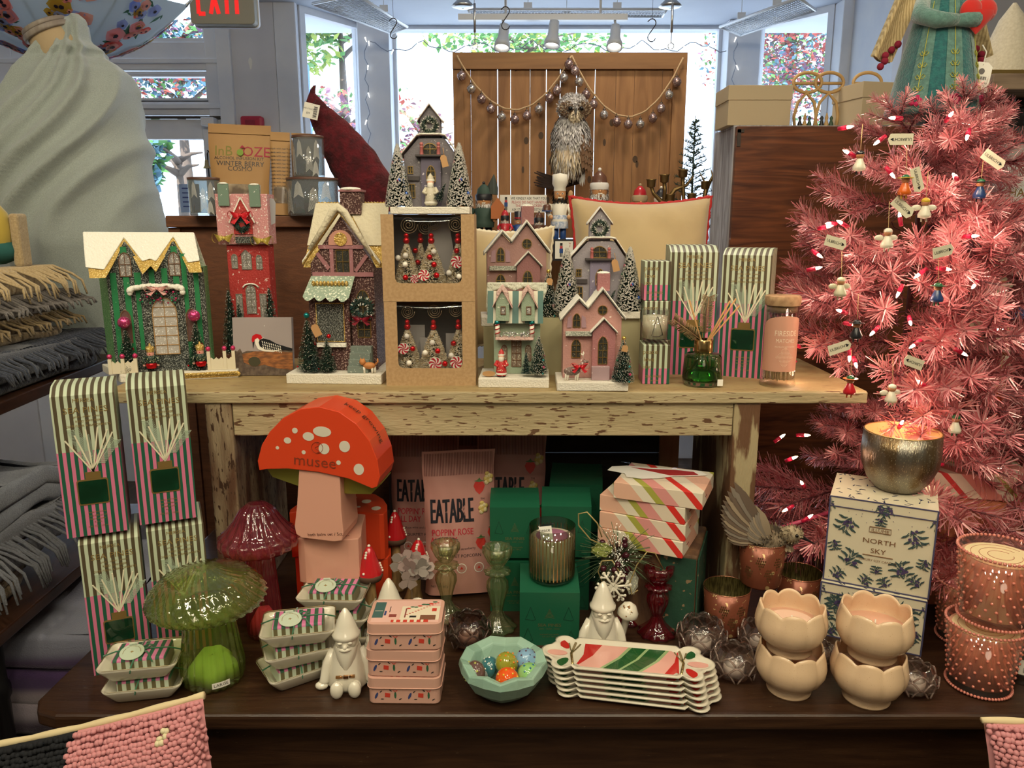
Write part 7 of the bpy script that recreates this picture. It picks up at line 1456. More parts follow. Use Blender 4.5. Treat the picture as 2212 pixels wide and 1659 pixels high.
MB().sph((.0500,-.0285,.0425),.0032,0,10,8).build('eye',mat('eye_black',(.004,.004,.004),.08),t);MB().lathe([(.0045,0),(.0025,.018),(.0004,.036)],8,M=TR(.058,-.016,.038,0,118,0)).build('beak',black,t)
def feather(q,a,b,w_,m_,curl=.004):
 a,b=Vector(a),Vector(b);d=b-a;n_=d.cross(Vector((0,-1,.15))).normalized();prof=((0,.15),(.25,.8),(.6,1),(.85,.75),(1,0));L_,R_=[],[]
 for u,v in prof:p_=a+d*u+Vector((0,-curl*math.sin(PI*u),0));L_.append(p_+n_*w_*v*.5);R_.append(p_-n_*w_*v*.5)
 q.add(L_+R_,[(i,i+1,6+i,5+i)for i in range(4)],m_,True)
for wn,(yo,sc3)in enumerate(((-.020,1),(.010,.95))):
 q=MB()
 for i in range(13):
  u=i/12;ang=R(122+62*u);l=(.118-.045*u)*sc3;feather(q,(.004-.012*u,yo,.030+.004*(1-u)),(.004+math.cos(ang)*l,yo+.006*wn,.034+math.sin(ang)*l),.016,(0,2,0,1)[i%4])
 for i in range(12):
  u=i/11;ang=R(110+62*u);l=(.062-.02*u)*sc3;feather(q,(.006,yo-.004,.030),(.004+math.cos(ang)*l,yo-.004,.032+math.sin(ang)*l),.014,(1,2,2)[i%3])
 q.build('wing',fb,t)
tul=mat('peach_ceramic',(.72,.52,.33),.25,coat=.35,bump=.05,bs=200,speck=(600,.71,(.5,.28,.16)))
def tulip(label,x,y,z,rz,r=.054,h=.074):
 t=thing('tulip_candle_cup',label,'candle cup',(x,y,z),rz);NP=8
 def rf(rr,zz_,a,j):p_=abs(math.cos(NP*a/2));lo=max(0,min(1,(zz_-.010)/.02));return (rr*(1+.055*(p_**.5-.6)*lo),zz_+(.010*p_**.6-.003)*(zz_>h*.86))
 MB().lathe([(.001,.001),(r*.62,.0),(r*.64,.003),(r*.60,.011),(r*.66,.0145),(r*.86,.024),(r*.98,.038),(r,.050),(r*.97,.060),(r*.91,h*.93),(r*.89,h),(r*.855,h),(r*.86,h*.92),(r*.92,.058),(r*.93,.050),(r*.90,.038),(.001,.034)],90,rf=rf).build('cup',tul,t)
 MB().lathe([(r*.91,.046),(r*.88,.0475),(.001,.0475)],40).build('wax',mat('peach_wax',(.70,.42,.30),.45,sss=.2),t);MB().tube([(0,0,.0475),(.001,0,.058)],.0012,5).build('wick',bwh,t);return t
ta=tulip('peach tulip shaped candle cup at the bottom of the left pair',X(1705,1.108,TZ),1.112,TZ,8);dup(ta,ta.location+Vector((-.004,.002,.0705)),'peach tulip candle cup on top of the left pair, dust cover in it',30)
tb_=dup(ta,(X(1872,1.087,TZ),1.09,TZ),'peach tulip shaped candle cup at the bottom of the right pair',20,1.04);tc_=dup(ta,tb_.location+Vector((.003,.002,.0735)),'peach tulip candle cup with bare wick on top of the right pair',44,1.04)
dc=[o for o in bpy.data.objects if o.get('label')=='peach tulip candle cup on top of the left pair, dust cover in it'][0];q=MB().cyl(.036,.0485,.0493,30,0).add([(v[0]*.011+.004,v[1]*.011-.006,.0496)for v in text_geo('rosé')[0]],text_geo('rosé')[1],1);q.build('dust_cover',[mat('cover_blush',(.72,.5,.38),.6),mat('cover_ink',(.4,.08,.05),.5)],dc).rotation_euler=(0,0,R(-24))
navy=mat('navy_edge',(.06,.06,.13),.5);ivory=mat('ivory_card',(.66,.60,.44),.6);bink=[mat('ink_navy',(.02,.025,.07),.5),mat('ink_slate',(.05,.09,.09),.5),mat('ink_berry',(.07,.05,.13),.5),mat('ink_brown',(.18,.08,.03),.5)]
def sprig(q,x,z,rot,s_,M,mir=1):
 for i in range(9):
  u=i/8;bx,bz=0,-u*.030*s_
  for sd in (-1,1):
   if i==0:continue
   a=R(90+sd*(50+10*(i%3)));l=(.010+.004*math.sin(u*PI))*s_;L_=[];
   for k3 in range(3):
    c0=Vector((math.cos(a)*l*k3*.5,bz+math.sin(a)*-l*k3*.5));a2=a+sd*.5*(k3-1);e_=c0+Vector((math.cos(a2),-math.sin(a2)))*.0075*s_
    ca,sa=math.cos(rot),math.sin(rot);stroke(q,(x+mir*(c0.x*ca-c0.y*sa),z+c0.x*sa+c0.y*ca),(x+mir*(e_.x*ca-e_.y*sa),z+e_.x*sa+e_.y*ca),.0011*s_,0)
 return q
def botanic(label,loc,rz,W,D,H_,names=True):
 t=thing('botanical_box',label,'gift box',loc,rz,'ivory boxes printed with juniper');MB().box(-W/2,W/2,0,D,0,H_-.018).box(-W/2-.001,W/2+.001,-.001,D+.001,H_-.0175,H_).build('carton',ivory,t,bevel=.0006)
 e=MB();y_=-.0018
 for a in ((-W/2-.0015,-W/2+.001,0,H_),(W/2-.001,W/2+.0015,0,H_)):e.box(a[0],a[1],y_,0,a[2],a[3])
 e.box(-W/2,W/2,y_,0,H_-.0015,H_+.0004).box(-W/2,W/2,y_,-.0008,H_-.0185,H_-.0172).box(-W/2,W/2,y_,0,0,.0018).build('navy_edges',navy,t)
 q=MB();q2=MB();yy=-.0016;rs3=random.Random(4)
 M=Matrix.Translation((0,yy,0))
 for x,z,ro,s_ in ((-W*.27,H_*.80,-.5,1),(W*.27,H_*.76,.5,1),(-W*.30,H_*.20,2.7,1),(W*.27,H_*.16,3.5,1),(-W*.06,H_*.97,.9,.7),(W*.10,H_*.97,-.9,.7),(0,H_*.84,0,.5),(0,H_*.16,PI,.5),(-W*.44,H_*.5,.3,.6),(W*.45,H_*.45,-.3,.6),(-W*.13,H_*.02,2.6,.6),(W*.12,H_*.03,-2.6,.6),(-W*.45,H_*.95,-1,.7),(W*.45,H_*.9,1,.7),(-W*.42,H_*.04,2.4,.7),(W*.42,H_*.1,-2.4,.7)):
  if names is False and H_*.3<z<H_*.7:pass
  sprig(q,x,z,ro,s_,M)
  for i in range(7):a=rs3.uniform(0,6.3);r_=rs3.uniform(.002,.012)*s_;q2.slab([(x+u+math.cos(a)*r_+math.sin(ro)*.016*s_,z+v+math.sin(a)*r_-math.cos(ro)*.016*s_)for u,v in circ(0,0,.0026*s_,8)],yy-.0006,yy-.0001)
 if not names:
  for x,z in ((-.3,.5),(0,.5),(.3,.55),(.15,.8),(-.15,.75)):sprig(q,W*x,H_*z,x*9,.9,M)
 for v in range(len(q.v)):a,b,c_=q.v[v];q.v[v]=(max(-W/2+.002,min(W/2-.002,a)),b+yy,max(.002,min(H_-.003,c_)))
 for v in range(len(q2.v)):a,b,c_=q2.v[v];q2.v[v]=(max(-W/2+.002,min(W/2-.002,a)),b,max(.002,min(H_-.003,c_)))
 for _ in range(46):
  x,z=rs3.uniform(-.47,.47)*W,rs3.uniform(.03,.97)*H_
  if not (abs(x)<W*.2 and .3<z/H_<.7):q2.slab([(x+u,z+v)for u,v in circ(0,0,.0007,5)],yy-.0003,yy)
 q.build('juniper_print',bink[1],t);q2.build('berry_print',bink[2],t)
 q=MB()
 for i in range(9):q.add([(v[0],v[1],v[2])for v in []],[])
 for _ in range(70):x,y2=rs3.uniform(-.48,.48)*W,rs3.uniform(.02,.98)*D;a=rs3.uniform(0,6.3);q.plan([(x+u*math.cos(a)-v*math.sin(a),y2+u*math.sin(a)+v*math.cos(a))for u,v in circ(0,0,.005,8,.0011)],H_+.0001,H_+.0004)
 q.build('lid_print',bink[0],t)
 if names:
  q=MB().text('NORTH',.0125,0,H_*.55,yy,0,None,0,1.2).text('SKY',.0125,0,H_*.44,yy,0,None,0,1.15).text('ILLUME',.008,0,H_*.68,yy,0,None,0,1.1).text('LUXURY SOY CANDLE',.0058,0,H_*.33,yy)
  stroke(q,(-.024,H_*.385),(.024,H_*.385),.0005,yy-.0001)
  for a,b in (((-.017,.655),(.017,.655)),((-.017,.715),(.017,.715)),((-.017,.655),(-.017,.715)),((.017,.655),(.017,.715))):stroke(q,(a[0],H_*a[1]),(b[0],H_*b[1]),.0004,yy-.0001)
  q.build('lettering',bink[3],t)
 return t
bz=-27;bp=Vector((.640,1.252,TZ));botanic('ivory juniper printed box standing below the other one behind the tulip cups',bp+Vector((-.006,-.006,0)),bz,.168,.14,.103,False);bu=botanic('ivory juniper printed box with gold lettering carrying the mercury glass candle',bp+Vector((0,.002,.1036)),bz,.168,.14,.160)
c=bp+Vector((.030,.075,.2645));c.x=X(1937,c.y,c.z);t=thing('mercury_candle_bowl','speckled silver mercury glass candle bowl on the ivory juniper box','candle',c);r=.066
MB().lathe([(.001,0),(r*.50,.0),(r*.60,.004),(r*.80,.020),(r*.97,.048),(r,.070),(r*.97,.108),(r*.95,.108)],56,fl=12,fd=.004).build('outer_glass',mat('mercury_glass',(.27,.25,.21),.28,.85,col2=(.18,.12,.06),ns=8,scale=(4,4,1),speck=(230,.66,(.8,.72,.5)),bump=.3,bs=120),t)
MB().lathe([(r*.95,.108),(r*.96,.075),(r*.9,.068)],48).build('inner_wall',mat('mercury_inner',(.75,.60,.28),.35,.5,speck=(190,.68,(.3,.22,.08))),t);MB().lathe([(r*.93,.070),(.001,.072)],40).build('wax',mat('wax_gold',(.80,.66,.38),.5,sss=.2),t)
MB().tube([(r*.96*math.cos(a),r*.96*math.sin(a),.108)for a in [2*PI*i/48 for i in range(48)]],.0012,6,close=True).build('rim',brass,t)
for a in (0,2.1,4.2):MB().tube([(math.cos(a)*.022,math.sin(a)*.022,.071),(math.cos(a)*.022,math.sin(a)*.022,.080)],.001,4).build('wick',bwh,t)
hob=thin('coral_glass',(1,.93,.90),(.93,.70,.62),.05,.6,.05);hwx=mat('coral_wax',(.88,.50,.33),.5,sss=.2)
def hobnail(label,x,y,z,s_=1):
 t=thing('hobnail_candle',label,'candle',(x,y,z));r,h=.056*s_,.112*s_;R_=lambda zz_:r*(.80+.22*zz_/h)
 MB().lathe([(.001,0),(r*.78,0),(r*.86,.004),(R_(.012),.012),(R_(h),h),(R_(h)-.0025,h),(R_(.014)-.0025,.014),(.001,.012)],48).build('glass',hob,t);MB().lathe([(.001,.0125),(R_(.014)-.0035,.0135),(R_(h*.9)-.0035,h*.90),(.001,h*.90)],40).build('wax',hwx,t)
 q=MB()
 for i in range(7):
  for j in range(22):a=2*PI*(j+.5*(i%2))/22;zz_=h*(.17+.115*i);q.sph((math.cos(a)*R_(zz_),math.sin(a)*R_(zz_),zz_),.0024,0,8,6)
 q.build('hobnails',mat('nail_coral',(.62,.20,.14),.1,coat=.6),t)['kind']='stuff'
 q=MB()
 for j in range(60):a=2*PI*j/60;q.sph((math.cos(a)*R_(h),math.sin(a)*R_(h),h),.0026,0,7,5);q.sph((math.cos(a)*r*.84,math.sin(a)*r*.84,.004),.0026,0,7,5)
 q.build('beaded_rims',mat('rim_coral',(.62,.22,.17),.12,coat=.6),t);MB().cyl(r*.84,h*.905,h*.915,36).build('dust_cover',mat('cover_cream',(.74,.62,.36),.6),t)
 q=MB()
 for rr in (.3,.5,.7):q.tube([(math.cos(a)*r*rr,math.sin(a)*r*rr,h*.917)for a in [2*PI*i/30 for i in range(28)]],.0004,3)
 q.build('cover_print',mat('cover_ink',(.4,.08,.05),.5),t);return t
h1=hobnail('coral hobnail glass candle at the bottom right of the table',X(2112,1.125,TZ),1.125,TZ);dup(h1,h1.location+Vector((.010,.003,.1155)),'coral hobnail glass candle stacked on top of another',20,1.06);dup(h1,(X(2082,1.27,TZ),1.268,TZ),'coral hobnail glass candle half hidden behind the stacked two')
t=thing('match_jar','glass jar of long matches cut off by the right picture edge','match jar',(X(2203,1.15,TZ),1.15,TZ));matchjar(t,.030,.165,None,mat('match_tan',(.45,.30,.18),.6),False)
q=MB();rl=.0308;q.grid(lambda u,v:(math.cos(-2.3+1.1*u)*rl,math.sin(-2.3+1.1*u)*rl,.018+.026*v),10,1,0)
for i in range(14):a=-2.1+i*.035;q.add([(math.cos(a+d_)*(rl+.0004),math.sin(a+d_)*(rl+.0004),z)for d_,z in ((0,.022),(.014+.008*(i%2),.022),(.014+.008*(i%2),.031),(0,.031))],[(0,1,2,3)],1)
vs,fs=text_geo('1000193');q.add([(math.cos(-1.85+v[0]*.14)*(rl+.0004),math.sin(-1.85+v[0]*.14)*(rl+.0004),.037+v[1]*.005)for v in vs],fs,1);q.build('barcode_label',[paper,black],t)
oc=mat('copper_card',(.50,.18,.09),.5);xo=X(2085,1.42,.9)
for i in range(6):
 o=MB().box(-.10,.09,0,.15,0,.0345).box(-.012,.012,-.0008,0,.0165,.0178).build('flat_copper_box',oc,bevel=.001);o.location=(xo,1.392,TZ+i*.0352);tag(o,'flat copper card box behind the coral candles, number %s of the pile counted upward'%('one two three four five six'.split()[i]),'box','flat copper boxes');o['label']=('lowest','second lowest','third lowest','third highest','second highest','highest')[i]+' flat copper card box in the pile behind the coral candles'
big=thing('striped_gift_box','large pink, red and white striped gift box on the copper pile','gift box',(xo+.105,1.385,TZ+.2125),-14);MB().box(-.20,0,0,.18,0,.048).build('carton',stripe_mat('gift_wrap2',[(0,(.72,.64,.50)),(.16,(.60,.05,.05)),(.24,(.72,.66,.52)),(.40,(.66,.26,.22)),(.66,(.72,.66,.52)),(.80,(.36,.36,.08)),(.86,(.70,.45,.36))],None,None,None,0,.15,'diag'),big,bevel=.001)
def hooked(label,loc,W,H_,roll,colf,rz=0,stool=None):
 t=thing('hooked_cushion',label,'cushion',loc,rz,None,-14,-roll);lm=[mat('yarn_black',(.006,.007,.010),.9),mat('yarn_pink',(.56,.24,.25),.9),mat('yarn_gold',(.48,.27,.04),.9),mat('yarn_blue',(.38,.45,.48),.9),mat('yarn_cream',(.66,.60,.38),.9),mat('yarn_green',(.16,.19,.10),.9)]
 def g(s_):
  def f(u,v):x,z=2*u-1,2*v-1;th_=.045*(max(0,(1-x**6)*(1-z**6))**.6);return (x*W/2*(1-.04*(1-z*z)*abs(x)**3),s_*th_,H_/2+z*H_/2*(1-.05*(1-x*x)))
  return f
 q=MB().grid(lambda u,v:g(-.92)(u*.62,v),14,14,2 if colf(.2,.1)in (1,)else 1).grid(lambda u,v:g(-.92)(.62+u*.38,v),14,14,2 if colf(.99,.5)==1 else 1).grid(g(1),30,20,0);pts=[g(1)(i/40,1)for i in range(41)];q.tube([(p[0],p[1]+.004,p[2]+.002)for p in pts],[.004+.0015*abs(math.sin(i*.5))for i in range(41)],8);q.build('cover',[mat('cushion_cream',(.66,.55,.32),.8),lm[0],lm[1]],t)
 q=MB();F=g(-1);nx,nz=int(W/.0060),int(H_/.0060);ico=[(math.cos(a)*c,0,0)for a,c in ()]
 for j in range(int(nz*.45),nz):
  for i in range(nx):
   u,v=(i+.5+.5*(j%2)*.8)/nx+rnd.uniform(-.003,.003),(j+.5)/nz+rnd.uniform(-.003,.003)
   if u>1:continue
   p=F(u,v);q.sph((p[0],p[1]-.001,p[2]),(.0047),colf(u,v),6,4,(rnd.uniform(.8,1.1),.9,rnd.uniform(.7,1)))
 q.build('yarn_loops',lm,t)['kind']='stuff';return t
def colA(u,v):
 if u>.62:
  for a,b in ((.70,.76),(.84,.70),(.90,.92),(.93,.60),(.78,.56)):
   if (u-a)**2*2.2+(v-b)**2<.0006:return 4
  return 5 if (u-.71)**2*2.2+(v-.62)**2<.0006 else 1
 for a,b in ((.55,.86),(.42,.84),(.28,.83),(.14,.83)):
  if (u-a)**2*3+(v-b)**2<.0009:return 3
 if abs(v-(.735+.025*math.sin(u*36)))<.014 or abs(v-(.60+.025*math.sin(u*36+1)))<.012:return 2
 return 0
Yc=.90;pr1=atY(437,1510,Yc);Wc,Hc,rl_=.46,.34,13
cx_=pr1.x-Wc/2*math.cos(R(rl_))+Hc*math.sin(R(rl_))*.97;cz_=pr1.z-Hc*math.cos(R(rl_))*.97-Wc/2*math.sin(R(rl_))
hooked('hooked wool cushion, black and pink with gold wave, at the lower left corner',(cx_,Yc-.08,cz_),Wc,Hc,rl_,colA)
pr2=atY(2135,1545,.90);hooked('pink hooked wool cushion at the lower right corner',(pr2.x+.20,.82,pr2.z-.29),.40,.30,2,lambda u,v:4 if (u-.14)**2+(v-.62)**2<.0006 else 1)
ob=MB().box(-.30,.22,-.12,.10,0,cz_-.075).build('display_stool',black,bevel=.01);ob.location=(cx_,.82,0);tag(ob,'low black stool under the black and pink hooked cushion','stool')
ob=MB().box(-.20,.20,-.12,.10,0,pr2.z-.292).build('display_stool',black,bevel=.01);ob.location=(pr2.x+.2,.82,0);tag(ob,'low black stool under the pink hooked cushion at right','stool')
# PINK TREE
tp=[mat('tinsel_pink',(.72,.27,.29),.32,.25),mat('tinsel_rose',(.52,.13,.15),.35,.25),mat('tinsel_light',(.88,.48,.48),.25,.3),mat('tinsel_stem',(.16,.05,.06),.6)]
def tbranch(seed):
 rs=random.Random(seed);q=MB();tw=[((0,0,0),(1,0,0),270)]
 for u,a in ((.28,.75),(.40,-.8),(.56,.65),(.68,-.6)):l=.62*(1-u)+.16;tw.append(((u,0,0),(u+math.cos(a)*l,math.sin(a)*l,rs.uniform(-.08,.12)),125))
 for a,b,n in tw:
  a,b=Vector(a),Vector(b);d=b-a;L_=d.length;dn=d.normalized();q.tube([a,b],[.012,.005],4,3);e1=dn.cross(Vector((0,0,1))).normalized();e2=e1.cross(dn)
  for i in range(n):
   u=i/n;c=a+d*u;an=rs.uniform(0,2*PI);o=e1*math.cos(an)+e2*math.sin(an);t_=(o*.8+dn*rs.uniform(.35,.9)).normalized();l=.150*rs.uniform(.75,1.15)*(1 if u<.9 else .7);w_=t_.cross(dn).normalized()*.0041;e=c+t_*l
   q.add([c-w_,c+w_,e+w_*.7,e-w_*.7],[(0,1,2,3)],rs.choice((0,0,1,2)))
 return q.mesh('tinsel_branch',tp)
TBR=[tbranch(s_)for s_ in (11,12,13,14)]
YT=1.60;tx0=X(1950,YT,1.2);tr=thing('tinsel_tree','pink tinsel tree with lights and wooden ornaments at the right end of the table','tree',(tx0,YT,TZ));rt=random.Random(21)
for i in range(99):
 t_=(i+.5)/99;zz_=.115+.815*t_**1.1+rt.uniform(-.02,.02);Rm=.285 if t_<.45 else .285-.12*(t_-.45)/.55;Rm*=rt.uniform(.86,1.06)*(1.1 if t_<.3 else 1)
 an=R(-90)+(rt.uniform(-.09,.09)if i%6==2 else rt.uniform(-1,1))*PI*(.60 if i%5 else 1.0);tilt=R(rt.uniform(-4,14)if t_<.2 else rt.uniform(-22,2));
 if t_>.93:tilt=R(rt.uniform(-48,-8));Rm*=.8
 ex2=math.cos(an)*Rm
 if tx0+ex2<.66 and zz_<.46 and zz_>.22 and math.sin(an)>-.6:Rm*=.55
 put(TBR[i%4],'branch',tr,(math.cos(an)*.03,math.sin(an)*.03,zz_),Rm/1.03,(rt.uniform(-40,40),math.degrees(tilt),math.degrees(an)))
MB().cyl(.006,.02,.94,10).build('trunk',mat('tree_core',(.10,.03,.03),.7),tr)
q=MB()
for k3 in range(4):
 a=k3*PI/2-2.3;e=(math.cos(a)*.22,math.sin(a)*.22,.005);MB().tube([(0,0,.16),e],.005,8).tube([(0,0,.02),e],.005,8).build('stand_leg',mat('pole_pink',(.45,.06,.13),.4),tr)
cone=mat('socket_red',(.50,.01,.05),.35);tip=mat('bulb_tip',(1,.62,.38),.3,emit=14,ecol=(1,.68,.42))
sl=thing('string_lights','string of small warm lights with red sockets wound through the pink tree','string lights',(tx0,YT,TZ));lp_=[]
for px,py in ((1830,275),(1932,255),(2052,250),(2090,293),(1832,330),(1898,305),(1786,490),(1793,483),(1818,482),(1767,550),(1762,580),(1944,470),(1986,592),(2042,581),(2128,718),(1942,631),(1816,672),(1887,717),(1966,695),(2153,713),(1835,770),(1848,785),(2078,762),(1716,745),(1708,792),(1975,745),(1990,828),(1947,915),(1738,940),(1686,945),(1712,990),(1733,1045),(2137,906),(2020,1002),(1746,1118),(1838,700),(2062,380),(1925,375),(2105,616),(2100,510),(1700,1100),(2160,1010)):
 Yb=YT-.27+.02*rt.random()if 1760<px<2120 else YT-.18;c=atY(px,py,Yb)-Vector((tx0,YT,TZ));d=Vector((rt.uniform(-1,1),rt.uniform(-.6,.2),rt.uniform(-.7,.5))).normalized()
 _s=MB().tube([c-d*.015,c],[.0034,.0040],8).build('bulb_socket',cone,sl);MB().tube([c,c+d*.006,c+d*.011],[.0028,.0025,.0005],8).build('glowing_tip',tip,bpy.context.scene.objects[-1]if 0 else _s);lp_.append(c)
MB().tube([(math.cos(i*.7)*.05,math.sin(i*.7)*.05,.1+i*.011)for i in range(76)],.0012,4).build('cable',tp[3],sl)
for i,c in enumerate(lp_[::3]):lamp('POINT','tree_light',tuple(c+Vector((tx0,YT+.0,TZ))),.20,(1,.62,.46),.012)
tagp=mat('swing_tag',(.66,.62,.46),.6)
def orn(label,px,py,body,hat,brim,tagpos=None,trot=0,Y=YT-.29,kind=0):
 c=atY(px,py,Y);t=thing('wooden_ornament',label,'ornament',c,rt.uniform(-15,15));m_=[mat('orn_'+'%d'%int(sum(body)*1e4+body[0]*77),body,.3,coat=.4),mat('orn_skin',(.45,.20,.09),.4),mat('orn_'+'%d'%int(sum(hat)*1e4+hat[0]*77),hat,.3,coat=.4),mat('orn_'+'%d'%int(sum(brim)*1e4+brim[0]*77),brim,.4)]
 MB().lathe([(.001,-.017),(.010,-.015),(.0105,-.010),(.006,.0),(.0045,.004)],14,0).tube([(-.004,0,-.015),(-.004,0,-.022)],.0015,5,3).tube([(.004,0,-.015),(.004,0,-.022)],.0015,5,3).build('body',m_,t);MB().sph((0,0,.009),.0068,1,12,8).build('head',m_,t)
 q=MB().sph((0,0,.012),.0070,2,12,8,(1,1,.75));
 if kind==0:q.cyl(.0125,.011,.0122,16,3)
 if kind==1:
  for s2 in (-1,1):q.sph((s2*.012,.004,.001),.009,0,8,6,(1,.25,.55))
 q.build('hat',m_,t);MB().tube([(0,0,.018),(.003,.01,.06)],.0006,4).build('string',mat('orn_string',(.5,.36,.16),.8),t)
 if tagpos:
  g=atY(tagpos[0],tagpos[1],Y)-c;M=TR(g.x,g.y+.002,g.z,0,trot,0);q=MB().slab([(-.020,-.009),(.017,-.009),(.021,0),(.017,.009),(-.020,.009)],0,.0006,0,M);vs,fs=text_geo('ULBRICHT');q.add([tuple(M@Vector((v[0]*.0068-.002,-.0004,v[1]*.0068)))for v in vs],fs,1).slab(circ(.014,0,.003,3),-.0004,0,1,M);q.build('swing_tag',[tagp,black],t)
G_,O_,B_,W_2,K_,RD,YL,PR=(.01,.12,.04),(.62,.12,.01),(.02,.05,.16),(.70,.66,.52),(.012,.012,.015),(.50,.01,.02),(.60,.40,.03),(.58,.55,.38)
for a in (('black and white penguin ornament high at the left of the pink tree',1857,348,W_2,K_,K_,(1945,301),180,YT-.27,2),('ornament with green hat and orange dress near the top of the pink tree',1955,400,O_,G_,YL,(1985,388),70),('ornament with green hat and blue coat at the upper right of the tree',2117,408,B_,G_,K_,(2145,345),35,YT-.24),('small white angel ornament with a gold head, upper middle of the tree',1998,450,W_2,YL,W_2,(1953,448),40,YT-.29,1),('white winged ornament near the centre of the tree',1917,515,W_2,W_2,W_2,None,0,YT-.29,1),('pearl white angel ornament at the left of the tree above the match jar',1816,620,PR,PR,PR,(1805,524),15,YT-.28,1),('ornament with green hat and dark blue coat right of the tree centre',2025,632,B_,G_,G_,(2040,543),-12),('pearl ornament with a black board at the right side of the tree',2165,618,PR,PR,PR,(2155,566),-60,YT-.2,1),('little black witch hat ornament left of the tree centre',1850,712,K_,K_,K_,(1814,751),-18),('white beaded snowman ornament at the right side of the tree',2172,772,W_2,W_2,YL,(2150,742),-30,YT-.2,2),('ornament with green hat and red dress at the end of the bench shelf',1836,832,RD,G_,O_,None,0,YT-.3),('white angel ornament below the middle of the tree',1926,850,W_2,W_2,W_2,(1981,785),200,YT-.29,1),('orange ornament with green hat and wide yellow brim at the lower right',2157,846,O_,G_,YL,(2121,712),50,YT-.23),('green capped ornament right above the mercury candle bowl',2064,916,W_2,G_,G_,None,0,YT-.29,2)):orn(*a)
c=atY(2012,250,YT-.02);c.z=zat(YT-.02,253);t=thing('felt_angel','teal felt angel with knitted wings holding a red heart on top of the pink tree','angel',c,-3);t.scale=(.92,)*3;fe=lambda n,c_,d_:mat(n,c_,.95,col2=d_,ns=120,bump=.5,bs=250,sheen=.6)
teal_,sg_=fe('felt_teal2',(.015,.13,.13),(.01,.09,.10)),fe('felt_sage',(.10,.22,.19),(.07,.16,.14));H_=.27
pr_a=[(.001,0),(.088,.0),(.091,.010),(.080,.06),(.064,.14),(.050,.20),(.040,.235),(.020,.25)]
MB().lathe(pr_a,40,rf=lambda r,z,a,j:r*(1+.02*math.sin(5*a))).build('dress',teal_,t)
for a0 in (-2.35,-1.55,-.75):
 q=MB().grid(lambda u,v,a0=a0:((lambda r,a,z:(math.cos(a)*r,math.sin(a)*r,z))(np.interp(v*.23,[p[1]for p in pr_a[1:]],[p[0]for p in pr_a[1:]])*(1+.02*math.sin(5*(a0+(u-.5)*.45)))+.0012,a0+(u-.5)*.45,.004+v*.225)),6,24);q.build('sage_band',sg_,t);q=MB();f2=MB()
 rr=lambda z:np.interp(z,[p[1]for p in pr_a[1:]],[p[0]for p in pr_a[1:]])*(1+.02*math.sin(5*a0))+.003
 P3=lambda da,z:(math.cos(a0+da)*rr(z),math.sin(a0+da)*rr(z),z)
 q.tube([P3(0,.04+i*.01)for i in range(19)],.0008,4)
 for z in (.045,.068,.091,.114):
  for s2 in (-1,1):q.tube([P3(0,z),P3(s2*.07,z+.008),P3(s2*.12,z+.004),P3(s2*.07,z-.001),P3(0,z)],.0008,4)
 q.build('stitching',mat('thread_lime',(.45,.45,.08),.8),t)
 for k3 in range(5):a=k3*2*PI/5;f2.sph(P3(math.cos(a)*.09,.024+math.sin(a)*.007),.0052,0,8,5)
 f2.build('felt_flower',mat('felt_magenta',(.45,.02,.10),.9),t)
for s2 in (-1,1):
 MB().tube([(s2*.042,-.005,.225),(s2*.058,-.03,.195),(s2*.035,-.062,.178),(-s2*.002,-.068,.176)],[.017,.018,.016,.011],12).build('arm',sg_,t)
 q=MB().grid(lambda u,v,s2=s2:(s2*(.045+.055*v+.020*math.sin(PI*u))*1+s2*(u-.5)*.035,.025+.008*math.sin(u*9),.27-.155*v+.02*u),14,20);q.grid(lambda u,v,s2=s2:(s2*(.045+.055*v+.020*math.sin(PI*u))+s2*(u-.5)*.035,.036+.008*math.sin(u*9),.27-.155*v+.02*u),14,20)
 q.build('knitted_wing',mat('knit_wing',(.50,.40,.22),.95,col2=(.34,.26,.13),ns=60,tex='wave',dist=2,bump=.8,bs=120),t)
 for k3 in range(5):MB().sph((s2*(.075+.012*k3-.004*k3*(k3>2)),.022,.150-.011*k3),.0075,0,10,7).build('pom_ball',mat('felt_wine',(.20,.01,.03),.95),t)
MB().sph((.028,-.060,.195),.022,0,14,10,(1,.55,1)).sph((.058,-.057,.195),.022,0,14,10,(1,.55,1)).lathe([(.001,-.035),(.016,-.018),(.030,.0),(.030,.008)],16,M=TR(.043,-.058,.186)@Matrix.Diagonal((1.1,.5,1,1))).build('felt_heart',mat('felt_red',(.50,.015,.01),.95,sheen=.5),t)
MB().sph((0,0,.275),.030,0,16,10).build('head',mat('felt_skin',(.6,.42,.3),.95),t)
g=atY(2127,158,YT-.05)-c;M=TR(g.x,g.y,g.z,0,6,0);q=MB().slab([(-.020,-.030),(.020,-.030),(.020,.020),(.010,.028),(-.010,.028),(-.020,.020)],0,.001,0,M).tube([M@Vector((0,0,.022)),M@Vector((.006,.01,.05)),M@Vector((.0,.02,.065))],.0012,4,0)
for i in range(10):q.box(-.012+i*.0024,-.0108+i*.0024+.0006*(i%2),-.0006,0,-.006,.000,1,M)
q.text('ANGEL TOPPER',.0045,0,-.013,-.0004,1,M).slab([(a,b+.010)for a,b in circ(0,0,.006,16)],-.0004,0,1,M);q.build('price_tag',[paper,mat('tag_ink',(.15,.14,.13),.6)],t)
